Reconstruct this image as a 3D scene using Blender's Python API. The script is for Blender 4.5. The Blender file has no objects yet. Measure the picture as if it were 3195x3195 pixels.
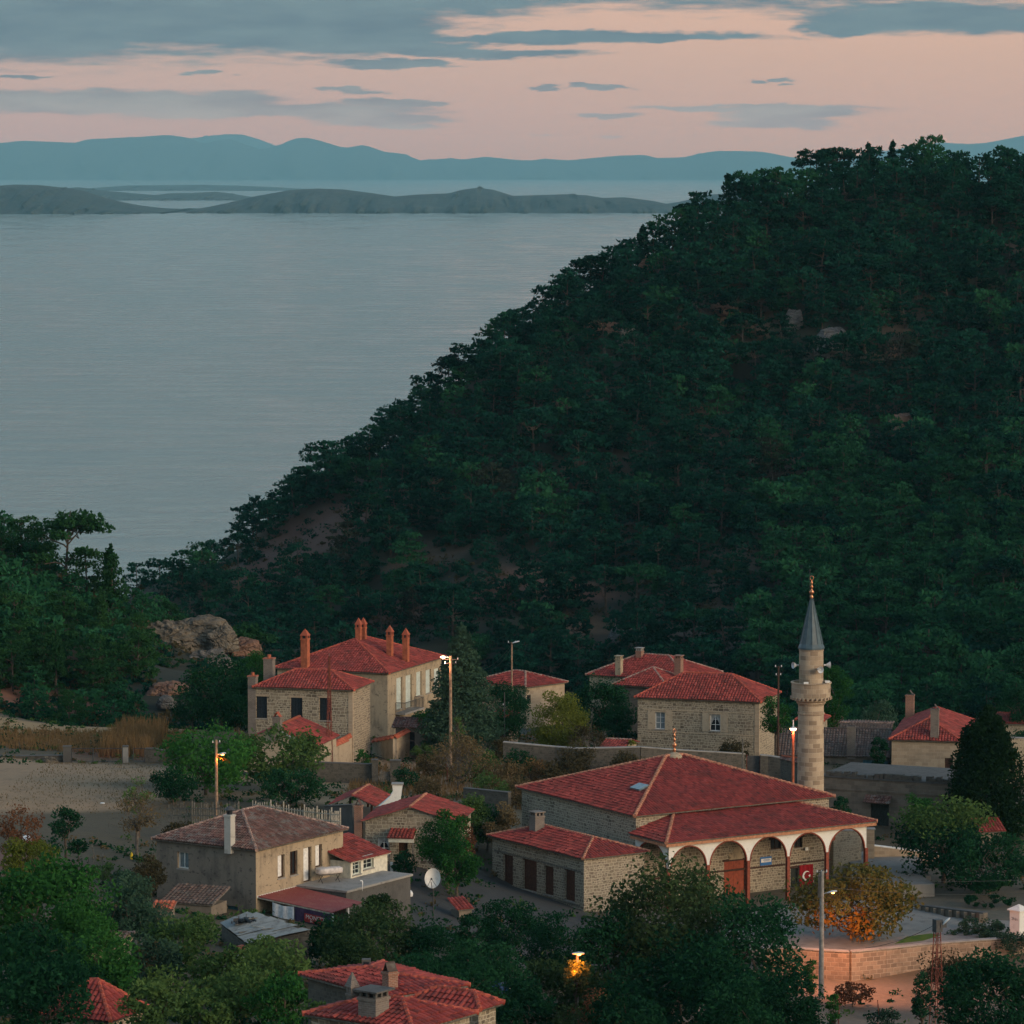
# Hillside stone village with a mosque above the sea at dusk - every object is built in code.
import bpy, math, random
import numpy as np
from mathutils import Vector, Matrix

SC = bpy.context.scene
COL = SC.collection
rad = math.radians

# ------------------------------------------------------------------ camera model (telephoto from the opposite slope)
FPX = 12734.0; CX = CY = 1597.5; HZ = 527.0; EYE = 150.0
TH = math.atan((CY - HZ) / FPX)

def ray(sx, sy):
    u = (sx - CX) / FPX; v = (CY - sy) / FPX
    return np.array([u, math.cos(TH) + v * math.sin(TH), -math.sin(TH) + v * math.cos(TH)])

def P(sx, sy, Y):
    d = ray(sx, sy)
    return np.array([0, 0, EYE]) + d * (Y / d[1])

def onz(sx, sy, z):
    d = ray(sx, sy)
    return np.array([0, 0, EYE]) + d * ((z - EYE) / d[2])

def proj(p):
    x, y, z = p[0], p[1], p[2] - EYE
    dep = y * math.cos(TH) - z * math.sin(TH)
    up = y * math.sin(TH) + z * math.cos(TH)
    return CX + FPX * x / dep, CY - FPX * up / dep

def X(sx, Y):
    return (sx - CX) / FPX * Y * 1.0

# ------------------------------------------------------------------ objects
def link(o, parent=None):
    COL.objects.link(o)
    if parent is not None:
        o.parent = parent
    return o

def tag(o, label=None, cat=None, group=None, kind=None):
    if label: o['label'] = label
    if cat: o['category'] = cat
    if group: o['group'] = group
    if kind: o['kind'] = kind
    return o

def thing(name, label, cat, loc=(0, 0, 0), rz=0.0, group=None):
    o = bpy.data.objects.new(name, None)
    o.empty_display_size = 0.5
    o.location = loc; o.rotation_euler = (0, 0, rz)
    link(o)
    return tag(o, label, cat, group)

class MB:
    """collects polygons and links them as ONE mesh object"""
    def __init__(s):
        s.V = []; s.n = 0; s.F = []      # F: (array of faces k x m, material index)
        s.att = []; s.hasatt = False; s.uvx = {}
    def add(s, v, f, mi=0, tint=None, uv=None):
        v = np.asarray(v, float).reshape(-1, 3)
        f = np.asarray(f, int)
        if f.ndim == 1: f = f.reshape(1, -1)
        if uv is not None: s.uvx[len(s.F)] = np.asarray(uv, float)
        s.F.append((f + s.n, mi)); s.V.append(v); s.n += len(v)
        s.att.append(np.zeros(len(v)) if tint is None else np.broadcast_to(np.asarray(tint, float), (len(v),)))
        if tint is not None: s.hasatt = True
        return s
    def poly(s, pts, mi=0):
        return s.add(pts, np.arange(len(pts)), mi)
    def obox(s, o, ax, ay, az, mi=0):
        o, ax, ay, az = (np.asarray(q, float) for q in (o, ax, ay, az))
        v = [o, o + ax, o + ax + ay, o + ay, o + az, o + ax + az, o + ax + ay + az, o + ay + az]
        f = np.array([[0, 3, 2, 1], [4, 5, 6, 7], [0, 1, 5, 4], [1, 2, 6, 5], [2, 3, 7, 6], [3, 0, 4, 7]])
        if np.dot(np.cross(ax, ay), az) < 0: f = f[:, ::-1]
        return s.add(v, f, mi)
    def box(s, x0, x1, y0, y1, z0, z1, mi=0):
        return s.obox((x0, y0, z0), (x1 - x0, 0, 0), (0, y1 - y0, 0), (0, 0, z1 - z0), mi)
    def cyl(s, p0, p1, r0, r1=None, n=10, mi=0, caps=True):
        r1 = r0 if r1 is None else r1
        p0 = np.asarray(p0, float); p1 = np.asarray(p1, float)
        d = p1 - p0; L = np.linalg.norm(d) or 1; d = d / L
        t = np.cross(d, [0, 0, 1.0] if abs(d[2]) < .9 else [1.0, 0, 0]); t /= np.linalg.norm(t); b = np.cross(d, t)
        a = np.arange(n) * 2 * math.pi / n
        ring = np.cos(a)[:, None] * t + np.sin(a)[:, None] * b
        v = np.vstack([p0 + ring * r0, p1 + ring * r1])
        i = np.arange(n); j = (i + 1) % n
        f = np.stack([i, j, j + n, i + n], 1)[:, ::-1]
        s.add(v, f, mi)
        if caps:
            s.add(p0 + ring * max(r0, 1e-4), np.arange(n), mi); s.add(p1 + ring * max(r1, 1e-4), np.arange(n)[::-1], mi)
        return s
    def tube(s, pts, r, n=6, mi=0, r1=None):
        pts = np.asarray(pts, float); m = len(pts)
        rs = np.linspace(r, r if r1 is None else r1, m)
        d = np.gradient(pts, axis=0); d /= np.maximum(np.linalg.norm(d, axis=1), 1e-9)[:, None]
        ref = np.array([0, 0, 1.0]) if abs(d[:, 2]).mean() < .8 else np.array([1.0, 0, 0])
        t = np.cross(d, ref); t /= np.maximum(np.linalg.norm(t, axis=1), 1e-9)[:, None]; b = np.cross(d, t)
        a = np.arange(n) * 2 * math.pi / n
        v = pts[:, None] + rs[:, None, None] * (np.cos(a)[None, :, None] * t[:, None] + np.sin(a)[None, :, None] * b[:, None])
        i = np.arange(n); j = (i + 1) % n; f = []
        for k in range(m - 1):
            f.append(np.stack([k * n + i, k * n + j, (k + 1) * n + j, (k + 1) * n + i], 1))
        return s.add(v.reshape(-1, 3), np.vstack(f)[:, ::-1], mi)
    def lathe(s, prof, c=(0, 0, 0), n=24, mi=0, closed=True):
        c = np.asarray(c, float); a = np.arange(n) * 2 * math.pi / n
        v = np.array([[[r * math.cos(q), r * math.sin(q), z] for q in a] for r, z in prof]).reshape(-1, 3) + c
        i = np.arange(n); j = (i + 1) % n; f = []; uv = []
        R = max(r for r, z in prof); cum = 0
        for k in range(len(prof) - 1):
            f.append(np.stack([k * n + i, k * n + j, (k + 1) * n + j, (k + 1) * n + i], 1))
            u0 = a * R; u1 = (a + 2 * math.pi / n) * R; z0 = prof[k][1]; z1 = prof[k + 1][1]
            if abs(z1 - z0) < 1e-4: z1 = z0 + abs(prof[k + 1][0] - prof[k][0])
            uv.append(np.stack([np.stack([u0, u0 * 0 + z0], 1), np.stack([u1, u0 * 0 + z0], 1), np.stack([u1, u0 * 0 + z1], 1), np.stack([u0, u0 * 0 + z1], 1)], 1))
        s.add(v, np.vstack(f), mi, uv=np.vstack(uv).reshape(-1, 2))
        if closed:
            if prof[0][0] > 1e-3: s.add(v[:n], np.arange(n)[::-1], mi)
            if prof[-1][0] > 1e-3: s.add(v[-n:], np.arange(n), mi)
        return s
    def mesh(s, name, mats, smooth=False):
        me = bpy.data.meshes.new(name)
        if not s.V: return me
        V = np.vstack(s.V)
        lv = []; lt = []; mi = []; uvs = []
        for k, (f, m) in enumerate(s.F):
            lv.append(f.ravel()); lt.append(np.full(len(f), f.shape[1])); mi.append(np.full(len(f), m))
            if k in s.uvx: uvs.append(s.uvx[k]); continue
            q = V[f]                                     # k,m,3
            if f.shape[1] == 3: nn = np.cross(q[:, 1] - q[:, 0], q[:, 2] - q[:, 0])
            else: nn = np.cross(q[:, 2] - q[:, 0], q[:, 3] - q[:, 1])
            nn /= np.maximum(np.linalg.norm(nn, axis=1), 1e-12)[:, None]
            t = np.stack([-nn[:, 1], nn[:, 0], nn[:, 0] * 0], 1)
            flat = np.abs(nn[:, 2]) > .985
            t[flat] = [1, 0, 0]
            t /= np.maximum(np.linalg.norm(t, axis=1), 1e-12)[:, None]
            b = np.cross(nn, t)
            uvs.append(np.stack([(q * t[:, None]).sum(2), (q * b[:, None]).sum(2)], 2).reshape(-1, 2))
        lv = np.concatenate(lv); lt = np.concatenate(lt); mi = np.concatenate(mi)
        me.vertices.add(len(V)); me.vertices.foreach_set('co', V.astype(np.float32).ravel())
        me.loops.add(len(lv)); me.loops.foreach_set('vertex_index', lv.astype(np.int32))
        me.polygons.add(len(lt))
        ls = np.concatenate([[0], np.cumsum(lt)[:-1]])
        me.polygons.foreach_set('loop_start', ls.astype(np.int32)); me.polygons.foreach_set('loop_total', lt.astype(np.int32))
        me.polygons.foreach_set('material_index', mi.astype(np.int32))
        me.polygons.foreach_set('use_smooth', np.full(len(lt), bool(smooth)))
        uvl = me.uv_layers.new(name='UVMap')
        uvl.data.foreach_set('uv', np.vstack(uvs).astype(np.float32).ravel())
        if s.hasatt:
            at = me.attributes.new('tint', 'FLOAT', 'POINT'); at.data.foreach_set('value', np.concatenate(s.att).astype(np.float32))
        for m in (mats if isinstance(mats, (list, tuple)) else [mats]): me.materials.append(m)
        me.update(calc_edges=True); me.validate()
        return me
    def build(s, name, mats, parent=None, smooth=False):
        return link(bpy.data.objects.new(name, s.mesh(name, mats, smooth)), parent)

# ------------------------------------------------------------------ node helpers
def newmat(name):
    m = bpy.data.materials.new(name); m.use_nodes = True
    nt = m.node_tree; nt.nodes.clear()
    return m, nt
class NT:
    def __init__(s, nt): s.nt = nt
    def n(s, t, **k):
        nd = s.nt.nodes.new(t)
        ins = k.pop('ins', {})
        for a, b in k.items(): setattr(nd, a, b)
        for a, b in ins.items():
            sock = nd.inputs[a]
            if isinstance(b, bpy.types.NodeSocket): s.nt.links.new(b, sock)
            else: sock.default_value = b
        return nd
    def math(s, op, a, b=None, c=None, clamp=False):
        ins = {0: a}
        if b is not None: ins[1] = b
        if c is not None: ins[2] = c
        return s.n('ShaderNodeMath', operation=op, use_clamp=clamp, ins=ins).outputs[0]
    def vm(s, op, a, b=None):
        ins = {0: a}
        if b is not None: ins[1] = b
        nd = s.n('ShaderNodeVectorMath', operation=op, ins=ins)
        return nd.outputs[1] if op in ('LENGTH', 'DISTANCE', 'DOT_PRODUCT') else nd.outputs[0]
    def mix(s, f, a, b):
        nd = s.n('ShaderNodeMix', data_type='RGBA')
        for i, v in ((0, f), (6, a), (7, b)):
            if isinstance(v, bpy.types.NodeSocket): s.nt.links.new(v, nd.inputs[i])
            else: nd.inputs[i].default_value = v if i == 0 else (tuple(v) + (1,))[:4]
        return nd.outputs[2]
    def smooth(s, v, a, b):
        nd = s.n('ShaderNodeMapRange', interpolation_type='SMOOTHSTEP', ins={0: v, 1: a, 2: b, 3: 0.0, 4: 1.0})
        return nd.outputs[0]
    def noise(s, vec, scale, detail=4, rough=.55, out=0):
        return s.n('ShaderNodeTexNoise', ins={'Vector': vec, 'Scale': scale, 'Detail': detail, 'Roughness': rough}).outputs[out]
    def mapping(s, vec, scale=(1, 1, 1), loc=(0, 0, 0)):
        return s.n('ShaderNodeMapping', ins={'Vector': vec, 'Scale': scale, 'Location': loc}).outputs[0]
def c3(c): return tuple(c) + (1,) if len(c) == 3 else tuple(c)
def finish(N, color, rough=.85, bump=None, bstr=.4, bdist=.05, metal=0.0, spec=.3):
    b = N.n('ShaderNodeBsdfPrincipled', ins={'Roughness': rough, 'Metallic': metal, 'Specular IOR Level': spec})
    if isinstance(color, bpy.types.NodeSocket): N.nt.links.new(color, b.inputs['Base Color'])
    else: b.inputs['Base Color'].default_value = c3(color)
    if bump is not None:
        bp = N.n('ShaderNodeBump', ins={'Height': bump, 'Strength': bstr, 'Distance': bdist})
        N.nt.links.new(bp.outputs[0], b.inputs['Normal'])
    o = N.n('ShaderNodeOutputMaterial', ins={0: b.outputs[0]})
    return b
# ------------------------------------------------------------------ materials
M = {}
def simple(name, col, rough=.7, var=.12, scale=3.0, metal=0.0, spec=.3):
    m, nt = newmat(name); N = NT(nt)
    oc = N.n('ShaderNodeTexCoord').outputs['Object']
    nz = N.noise(oc, scale, 5, .6)
    f = N.smooth(nz, .3, .7)
    lo = tuple(x * (1 - var * 1.6) for x in col); hi = tuple(min(1, x * (1 + var)) for x in col)
    finish(N, N.mix(f, lo, hi), rough, nz, .15, .03, metal, spec)
    M[name] = m; return m

def rubble(name, stones, mortar, bw=.46, mw=.03, grime=.3, warp=.2):
    """irregular coursed stonework: two warped courses of blocks blended patch by patch"""
    m, nt = newmat(name); N = NT(nt)
    uv = N.n('ShaderNodeTexCoord').outputs['UV']; oc = N.n('ShaderNodeTexCoord').outputs['Object']
    w1 = N.n('ShaderNodeTexNoise', ins={'Vector': uv, 'Scale': 1.1, 'Detail': 3.0}).outputs[1]
    w2 = N.n('ShaderNodeTexNoise', ins={'Vector': uv, 'Scale': 4.5, 'Detail': 2.0}).outputs[1]
    uvw = N.vm('ADD', uv, N.vm('MULTIPLY', N.vm('SUBTRACT', w1, (.5, .5, .5)), (warp * 1.6, warp, 0)))
    uvw = N.vm('ADD', uvw, N.vm('MULTIPLY', N.vm('SUBTRACT', w2, (.5, .5, .5)), (.1, .09, 0)))
    def course(w, h, off):
        br = N.n('ShaderNodeTexBrick', ins={'Vector': N.vm('ADD', uvw, (off, off * .7, 0)), 'Color1': (0, 0, 0, 1), 'Color2': (1, 1, 1, 1), 'Mortar': (.5, .5, .5, 1), 'Scale': 1.0, 'Mortar Size': mw, 'Mortar Smooth': .3, 'Brick Width': w, 'Row Height': h})
        br.offset = .43; br.squash = .72; br.squash_frequency = 3
        return br.outputs[0], br.outputs[1]
    c1, f1 = course(bw, bw * .56, 0); c2, f2 = course(bw * .62, bw * .38, 3.1)
    sel = N.smooth(N.noise(uv, .9, 3, .5), .47, .53)
    cc = N.mix(sel, c1, c2); ff = N.math('ADD', N.math('MULTIPLY', f1, N.math('SUBTRACT', 1.0, sel)), N.math('MULTIPLY', f2, sel))
    rmp = N.n('ShaderNodeValToRGB', ins={0: cc}); cr = rmp.color_ramp
    while len(cr.elements) < len(stones): cr.elements.new(.5)
    for i, c in enumerate(stones): cr.elements[i].position = i / (len(stones) - 1); cr.elements[i].color = c3(c)
    fine = N.noise(oc, 9, 5, .65)
    stone = N.mix(N.math('MULTIPLY', N.smooth(fine, .35, .75), .45), rmp.outputs[0], (.1, .085, .065))
    col = N.mix(N.smooth(ff, .25, .8), stone, mortar)
    big = N.noise(N.mapping(oc, (1, 1, .6)), .55, 5, .6)
    col = N.mix(N.math('MULTIPLY', N.smooth(big, .5, .75), grime), col, (.075, .068, .055))
    finish(N, col, .92, N.math('ADD', N.math('MULTIPLY', ff, -1.0), N.math('MULTIPLY', fine, .35)), .55, .05)
    M[name] = m; return m

def ashlar(name, c1, c2, mortar, bw=.55, bh=.3, grime=.35, msize=.012):
    m, nt = newmat(name); N = NT(nt)
    uv = N.n('ShaderNodeTexCoord').outputs['UV']; oc = N.n('ShaderNodeTexCoord').outputs['Object']
    wob = N.n('ShaderNodeTexNoise', ins={'Vector': uv, 'Scale': 1.5, 'Detail': 3.0}).outputs[1]
    uvw = N.vm('ADD', uv, N.vm('MULTIPLY', N.vm('SUBTRACT', wob, (.5, .5, .5)), (.07, .05, 0)))
    br = N.n('ShaderNodeTexBrick', ins={'Vector': uvw, 'Color1': c3(c1), 'Color2': c3(c2), 'Mortar': c3(mortar), 'Scale': 1.0,
             'Mortar Size': msize, 'Mortar Smooth': .35, 'Bias': -.1, 'Brick Width': bw, 'Row Height': bh})
    br.offset = .5; br.squash = 1.0
    fine = N.noise(oc, 8, 5, .65); big = N.noise(oc, .8, 5, .6)
    col = N.mix(N.math('MULTIPLY', N.smooth(fine, .35, .8), .35), br.outputs[0], tuple(x * .55 for x in c1))
    col = N.mix(N.math('MULTIPLY', N.smooth(big, .48, .72), grime), col, tuple(x * .35 for x in c1))
    h = N.math('ADD', N.math('MULTIPLY', br.outputs[1], -1.0), N.math('MULTIPLY', fine, .3))
    finish(N, col, .9, h, .5, .03)
    M[name] = m; return m

def plaster(name, c, stain, amt=.5, sc=.9):
    m, nt = newmat(name); N = NT(nt)
    oc = N.n('ShaderNodeTexCoord').outputs['Object']
    a = N.noise(N.mapping(oc, (1, 1, .55)), sc, 7, .68); b = N.noise(oc, 11, 5, .6); k = N.noise(N.mapping(oc, (1, 1, 1.4), (7, 3, 1)), sc * 2.4, 4, .6)
    col = N.mix(N.math('MULTIPLY', N.smooth(a, .45, .68), amt), c, stain)
    col = N.mix(N.math('MULTIPLY', N.smooth(k, .58, .66), amt * .8), col, tuple(x * .45 for x in stain))
    col = N.mix(N.math('MULTIPLY', N.smooth(b, .4, .7), .3), col, tuple(x * .7 for x in c))
    finish(N, col, .93, b, .35, .03)
    M[name] = m; return m

def tiles(name, lo, mid, hi, lichen=None, lamt=0.0, cu=.30, rv=.38):
    m, nt = newmat(name); N = NT(nt)
    uv = N.n('ShaderNodeTexCoord').outputs['UV']; oc = N.n('ShaderNodeTexCoord').outputs['Object']
    at = N.n('ShaderNodeAttribute', attribute_name='tint').outputs['Fac']
    rmp = N.n('ShaderNodeValToRGB', ins={0: at}); cr = rmp.color_ramp
    cr.elements.new(.5)
    for e, c, p in zip(cr.elements, (lo, mid, hi), (0.0, .5, 1.0)): e.position = p; e.color = c3(c)
    nz = N.noise(oc, .7, 6, .65); fi = N.noise(oc, 12, 4, .6)
    col = N.mix(N.math('MULTIPLY', N.smooth(nz, .44, .7), .6), rmp.outputs[0], (lo[0] * .6, lo[1] * .85 + .008, lo[2] * .85 + .006))
    if lichen:
        n2 = N.noise(N.mapping(oc, (1, 1, 1), (4, 9, 2)), 1.6, 6, .7)
        col = N.mix(N.math('MULTIPLY', N.smooth(n2, .5, .62), lamt), col, lichen)
    finish(N, col, .8, fi, .2, .02)
    M[name] = m; return m

def corrugated(name, c, rust, per=.18, amt=.4):
    m, nt = newmat(name); N = NT(nt)
    oc = N.n('ShaderNodeTexCoord').outputs['Object']
    a = N.noise(N.mapping(oc, (1, 1, 1)), 1.3, 6, .7); b = N.noise(oc, 7, 4, .6)
    col = N.mix(N.math('MULTIPLY', N.smooth(a, .45, .7), amt), c, rust)
    col = N.mix(N.math('MULTIPLY', N.smooth(b, .45, .75), .3), col, tuple(x * .6 for x in c))
    finish(N, col, .55, b, .1, .02, 0.0, .4)
    M[name] = m; return m

def foliage(name, dark, light, trans=.2, hue=.5):
    m, nt = newmat(name); N = NT(nt)
    at = N.n('ShaderNodeAttribute', attribute_name='tint').outputs['Fac']
    oi = N.n('ShaderNodeObjectInfo').outputs['Random']
    f = N.math('ADD', N.math('MULTIPLY', at, .6), N.math('MULTIPLY', oi, .4))
    col = N.mix(f, dark, light)
    d = N.n('ShaderNodeBsdfDiffuse', ins={'Color': col, 'Roughness': .9})
    t = N.n('ShaderNodeBsdfTranslucent', ins={'Color': col})
    mx = N.n('ShaderNodeMixShader', ins={0: trans, 1: d.outputs[0], 2: t.outputs[0]})
    N.n('ShaderNodeOutputMaterial', ins={0: mx.outputs[0]})
    M[name] = m; return m

def emit(name, col, s):
    m, nt = newmat(name); N = NT(nt)
    e = N.n('ShaderNodeEmission', ins={0: c3(col), 1: s})
    N.n('ShaderNodeOutputMaterial', ins={0: e.outputs[0]})
    M[name] = m; return m

rubble('rubble_mosque', [(.12, .095, .07), (.22, .18, .13), (.31, .26, .185), (.17, .13, .1), (.36, .3, .21)], (.4, .35, .265), .5, .034, .3)
rubble('rubble_house', [(.11, .085, .06), (.24, .195, .135), (.33, .275, .19), (.17, .13, .095), (.4, .33, .23)], (.42, .365, .27), .56, .03, .2)
rubble('rubble_dark', [(.05, .048, .042), (.085, .078, .066), (.12, .108, .088)], (.1, .092, .076), .5, .028, .5)
rubble('rubble_pale', [(.2, .16, .11), (.34, .27, .185), (.44, .36, .25), (.28, .215, .15)], (.42, .35, .25), .5, .03, .3)
ashlar('ashlar_minaret', (.46, .36, .25), (.23, .165, .11), (.46, .38, .29), .75, .4, .3, .016)
ashlar('ashlar_tan', (.42, .33, .23), (.3, .23, .16), (.42, .36, .27), .62, .34, .3, .016)
ashlar('ashlar_grey', (.2, .165, .125), (.125, .105, .08), (.19, .16, .125), .7, .36, .55, .014)
ashlar('ashlar_lot', (.3, .215, .15), (.15, .11, .08), (.33, .26, .19), .62, .34, .5, .03)
ashlar('brick', (.3, .13, .08), (.2, .09, .06), (.33, .27, .21), .24, .085, .3, .014)
ashlar('brick_grey', (.2, .165, .135), (.14, .115, .1), (.24, .21, .18), .26, .1, .4, .014)
plaster('plaster_tan', (.42, .34, .24), (.23, .18, .125), .6)
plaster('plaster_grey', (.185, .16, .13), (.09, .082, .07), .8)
plaster('plaster_old', (.38, .3, .2), (.19, .15, .105), .85, 1.1)
plaster('plaster_white', (.72, .7, .64), (.5, .47, .41), .25)
plaster('concrete', (.3, .28, .25), (.17, .16, .145), .6)
plaster('concrete_dark', (.1, .095, .087), (.055, .052, .048), .6)
plaster('plaster_pale', (.46, .44, .39), (.3, .28, .24), .4)
plaster('paving', (.22, .205, .18), (.14, .13, .115), .55, .5)
plaster('mud_wall', (.2, .165, .125), (.12, .1, .08), .6)
tiles('tile_red', (.15, .033, .025), (.29, .048, .037), (.4, .085, .062))
tiles('tile_red2', (.15, .03, .024), (.29, .045, .036), (.38, .072, .053))
tiles('tile_orange', (.33, .08, .04), (.45, .115, .06), (.55, .17, .09))
tiles('tile_old', (.1, .05, .04), (.17, .085, .066), (.25, .13, .1), (.2, .19, .165), .7)
tiles('tile_brown', (.08, .055, .045), (.13, .085, .068), (.19, .125, .1), (.16, .15, .13), .5)
simple('ridge_mortar', (.45, .2, .12), .9, .35, 5)
simple('ridge_grey', (.34, .22, .17), .9, .4, 4)
simple('ridge_red', (.42, .09, .055), .9, .3, 4)
simple('red_brick_smooth', (.37, .105, .05), .8, .2, 3)
corrugated('metal_red', (.27, .06, .05), (.36, .17, .12))
corrugated('metal_red_new', (.42, .07, .05), (.32, .06, .045), amt=.3)
corrugated('metal_grey', (.27, .29, .28), (.12, .115, .11), amt=.75)
simple('wood_dark', (.055, .026, .016), .7, .3, 6)
simple('wood_red', (.23, .05, .026), .6, .2, 5)
simple('wood_door', (.27, .05, .02), .5, .15, 4)
simple('wood_shutter', (.085, .035, .021), .7, .25, 6)
simple('wood_grey', (.16, .145, .12), .85, .3, 6)
simple('wood_pale', (.4, .36, .29), .8, .25, 6)
simple('wood_fascia', (.42, .19, .1), .7, .2, 4)
simple('dark_void', (.008, .012, .016), .6, .2, 4)
simple('dark_shutter', (.012, .019, .026), .5, .3, 5)
simple('dark_green_door', (.02, .03, .027), .5, .3, 5)
simple('blue_paint', (.06, .17, .22), .6, .2, 4)
simple('blue_tarp', (.025, .08, .2), .5, .2, 3)
simple('white_paint', (.75, .74, .7), .6, .1, 3)
simple('cream_paint', (.62, .58, .46), .6, .12, 3)
simple('blind', (.5, .55, .5), .6, .1, 3)
simple('glass_dim', (.16, .2, .21), .15, .15, 2, 0.0, .5)
simple('window_grey', (.2, .235, .25), .35, .1, 3)
simple('curtain', (.7, .69, .65), .9, .1, 5)
simple('lead', (.055, .09, .105), .5, .15, 2, 0.0, .5)
simple('copper', (.6, .26, .13), .3, .15, 6, .85, .5)
simple('steel', (.5, .52, .52), .4, .15, 5, .6, .5)
simple('horn_grey', (.55, .56, .56), .5, .1, 6)
simple('steel_dark', (.06, .06, .06), .6, .2, 5)
simple('rust', (.2, .055, .035), .8, .3, 7)
simple('pole_concrete', (.24, .23, .21), .9, .2, 3)
simple('pole_wood', (.3, .2, .13), .9, .25, 4)
simple('lamp_grey', (.6, .61, .6), .5, .1, 5)
simple('cable', (.05, .055, .055), .6, .1, 2)
simple('plastic_tank', (.03, .045, .06), .4, .2, 3)
simple('cloth_pale', (.58, .52, .47), .95, .15, 4)
simple('cloth_white', (.62, .62, .62), .95, .15, 4)
simple('banner_purple', (.045, .025, .06), .8, .2, 4)
simple('banner_red', (.3, .03, .025), .8, .2, 4)
simple('flag_red', (.28, .008, .014), .85, .12, 4)
simple('sign_blue', (.035, .16, .42), .5, .05, 3)
simple('yellow_tag', (.75, .5, .02), .6, .1, 3)
simple('bark', (.1, .075, .055), .95, .3, 5)
simple('bark_grey', (.12, .105, .09), .95, .3, 5)
simple('bark_pine', (.11, .07, .05), .95, .3, 4)
simple('bark_far', (.06, .05, .042), .95, .3, 3)
simple('rubbish_white', (.7, .7, .68), .7, .1, 4)
emit('lamp_warm', (1.0, .42, .2), 9.0)
emit('lamp_orange', (1.0, .3, .06), 9.0)

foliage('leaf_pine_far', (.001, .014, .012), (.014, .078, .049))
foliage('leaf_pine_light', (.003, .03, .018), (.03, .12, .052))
foliage('leaf_pine_left', (.007, .036, .017), (.034, .1, .032))
foliage('leaf_brownish', (.035, .035, .02), (.09, .075, .04))
foliage('leaf_greyish', (.012, .022, .016), (.045, .055, .04))
foliage('leaf_green', (0.0078, 0.0494, 0.0156), (0.06, 0.1875, 0.039))
foliage('leaf_deep', (0.00345, 0.0253, 0.0138), (0.0243, 0.0918, 0.0378))
foliage('leaf_teal', (0.0144, 0.0408, 0.0288), (0.072, 0.136, 0.0832))
foliage('leaf_olive', (0.026, 0.065, 0.0208), (0.1232, 0.203, 0.0609))
foliage('leaf_yellow', (.05, .08, .014), (.17, .19, .035))
foliage('leaf_walnut', (0.012, 0.036, 0.0156), (0.07425, 0.1148, 0.0432))
foliage('leaf_lamp_glow', (.15, .07, .014), (.36, .16, .025))  # leaf colour that already holds the street lamps' orange light
foliage('leaf_plane', (.05, .06, .017), (.16, .145, .045))
foliage('leaf_cypress', (.005, .016, .008), (.015, .042, .016))
foliage('leaf_dry', (.09, .068, .035), (.22, .16, .08))
foliage('leaf_rust', (.09, .04, .022), (.2, .09, .045))
foliage('leaf_straw', (.15, .09, .04), (.28, .18, .085))
foliage('flower_pink', (.4, .1, .1), (.6, .25, .22))

# rock
def rockmat(name, a, b, c):
    m, nt = newmat(name); N = NT(nt)
    oc = N.n('ShaderNodeTexCoord').outputs['Object']
    n1 = N.noise(N.mapping(oc, (1, 1, 2.6)), .45, 9, .72); n2 = N.noise(oc, 3.0, 7, .7)
    wp = N.n('ShaderNodeTexNoise', ins={'Vector': oc, 'Scale': .7, 'Detail': 5.0}).outputs[1]
    q = N.vm('ADD', N.mapping(oc, (.28, .28, 1.1)), N.vm('MULTIPLY', N.vm('SUBTRACT', wp, (.5, .5, .5)), (.9, .9, .6)))
    vo = N.n('ShaderNodeTexVoronoi', feature='DISTANCE_TO_EDGE', ins={'Vector': q, 'Scale': 1.0}).outputs[0]
    col = N.mix(N.smooth(n1, .35, .65), a, b)
    col = N.mix(N.math('MULTIPLY', N.smooth(n2, .48, .72), .7), col, c)
    col = N.mix(N.math('MULTIPLY', N.smooth(vo, .035, 0.0), .7), col, tuple(x * .35 for x in a))
    finish(N, col, .95, N.math('ADD', N.math('MULTIPLY', n2, 1.4), N.smooth(vo, 0, .08)), .8, .4)
    M[name] = m
rockmat('rock', (.12, .1, .075), (.22, .185, .135), (.06, .055, .045))
rockmat('rock_grey', (.1, .095, .088), (.17, .16, .145), (.06, .06, .055))
rockmat('rock_red', (.19, .1, .07), (.26, .16, .11), (.11, .07, .05))

# ground: painted zones (soil, dry grass, forest floor) in the mesh colour, broken up by noise
m, nt = newmat('ground_soil'); N = NT(nt)
ca = N.n('ShaderNodeAttribute', attribute_name='soil').outputs['Color']
oc = N.n('ShaderNodeTexCoord').outputs['Object']
n1 = N.noise(oc, .12, 8, .65); n2 = N.noise(oc, 1.3, 6, .65); n3 = N.noise(N.mapping(oc, (1, .35, 1), (3, 3, 3)), .5, 6, .7)
col = N.mix(N.math('MULTIPLY', N.smooth(n1, .4, .7), .5), ca, N.vm('MULTIPLY', ca, (.55, .62, .6)))
col = N.mix(N.math('MULTIPLY', N.smooth(n2, .48, .7), .4), col, N.vm('MULTIPLY', ca, (1.35, 1.25, 1.15)))
col = N.mix(N.math('MULTIPLY', N.smooth(n3, .52, .66), .35), col, N.vm('MULTIPLY', ca, (.5, .5, .5)))
finish(N, col, .97, n2, .5, .15)
M['ground_soil'] = m

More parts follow.
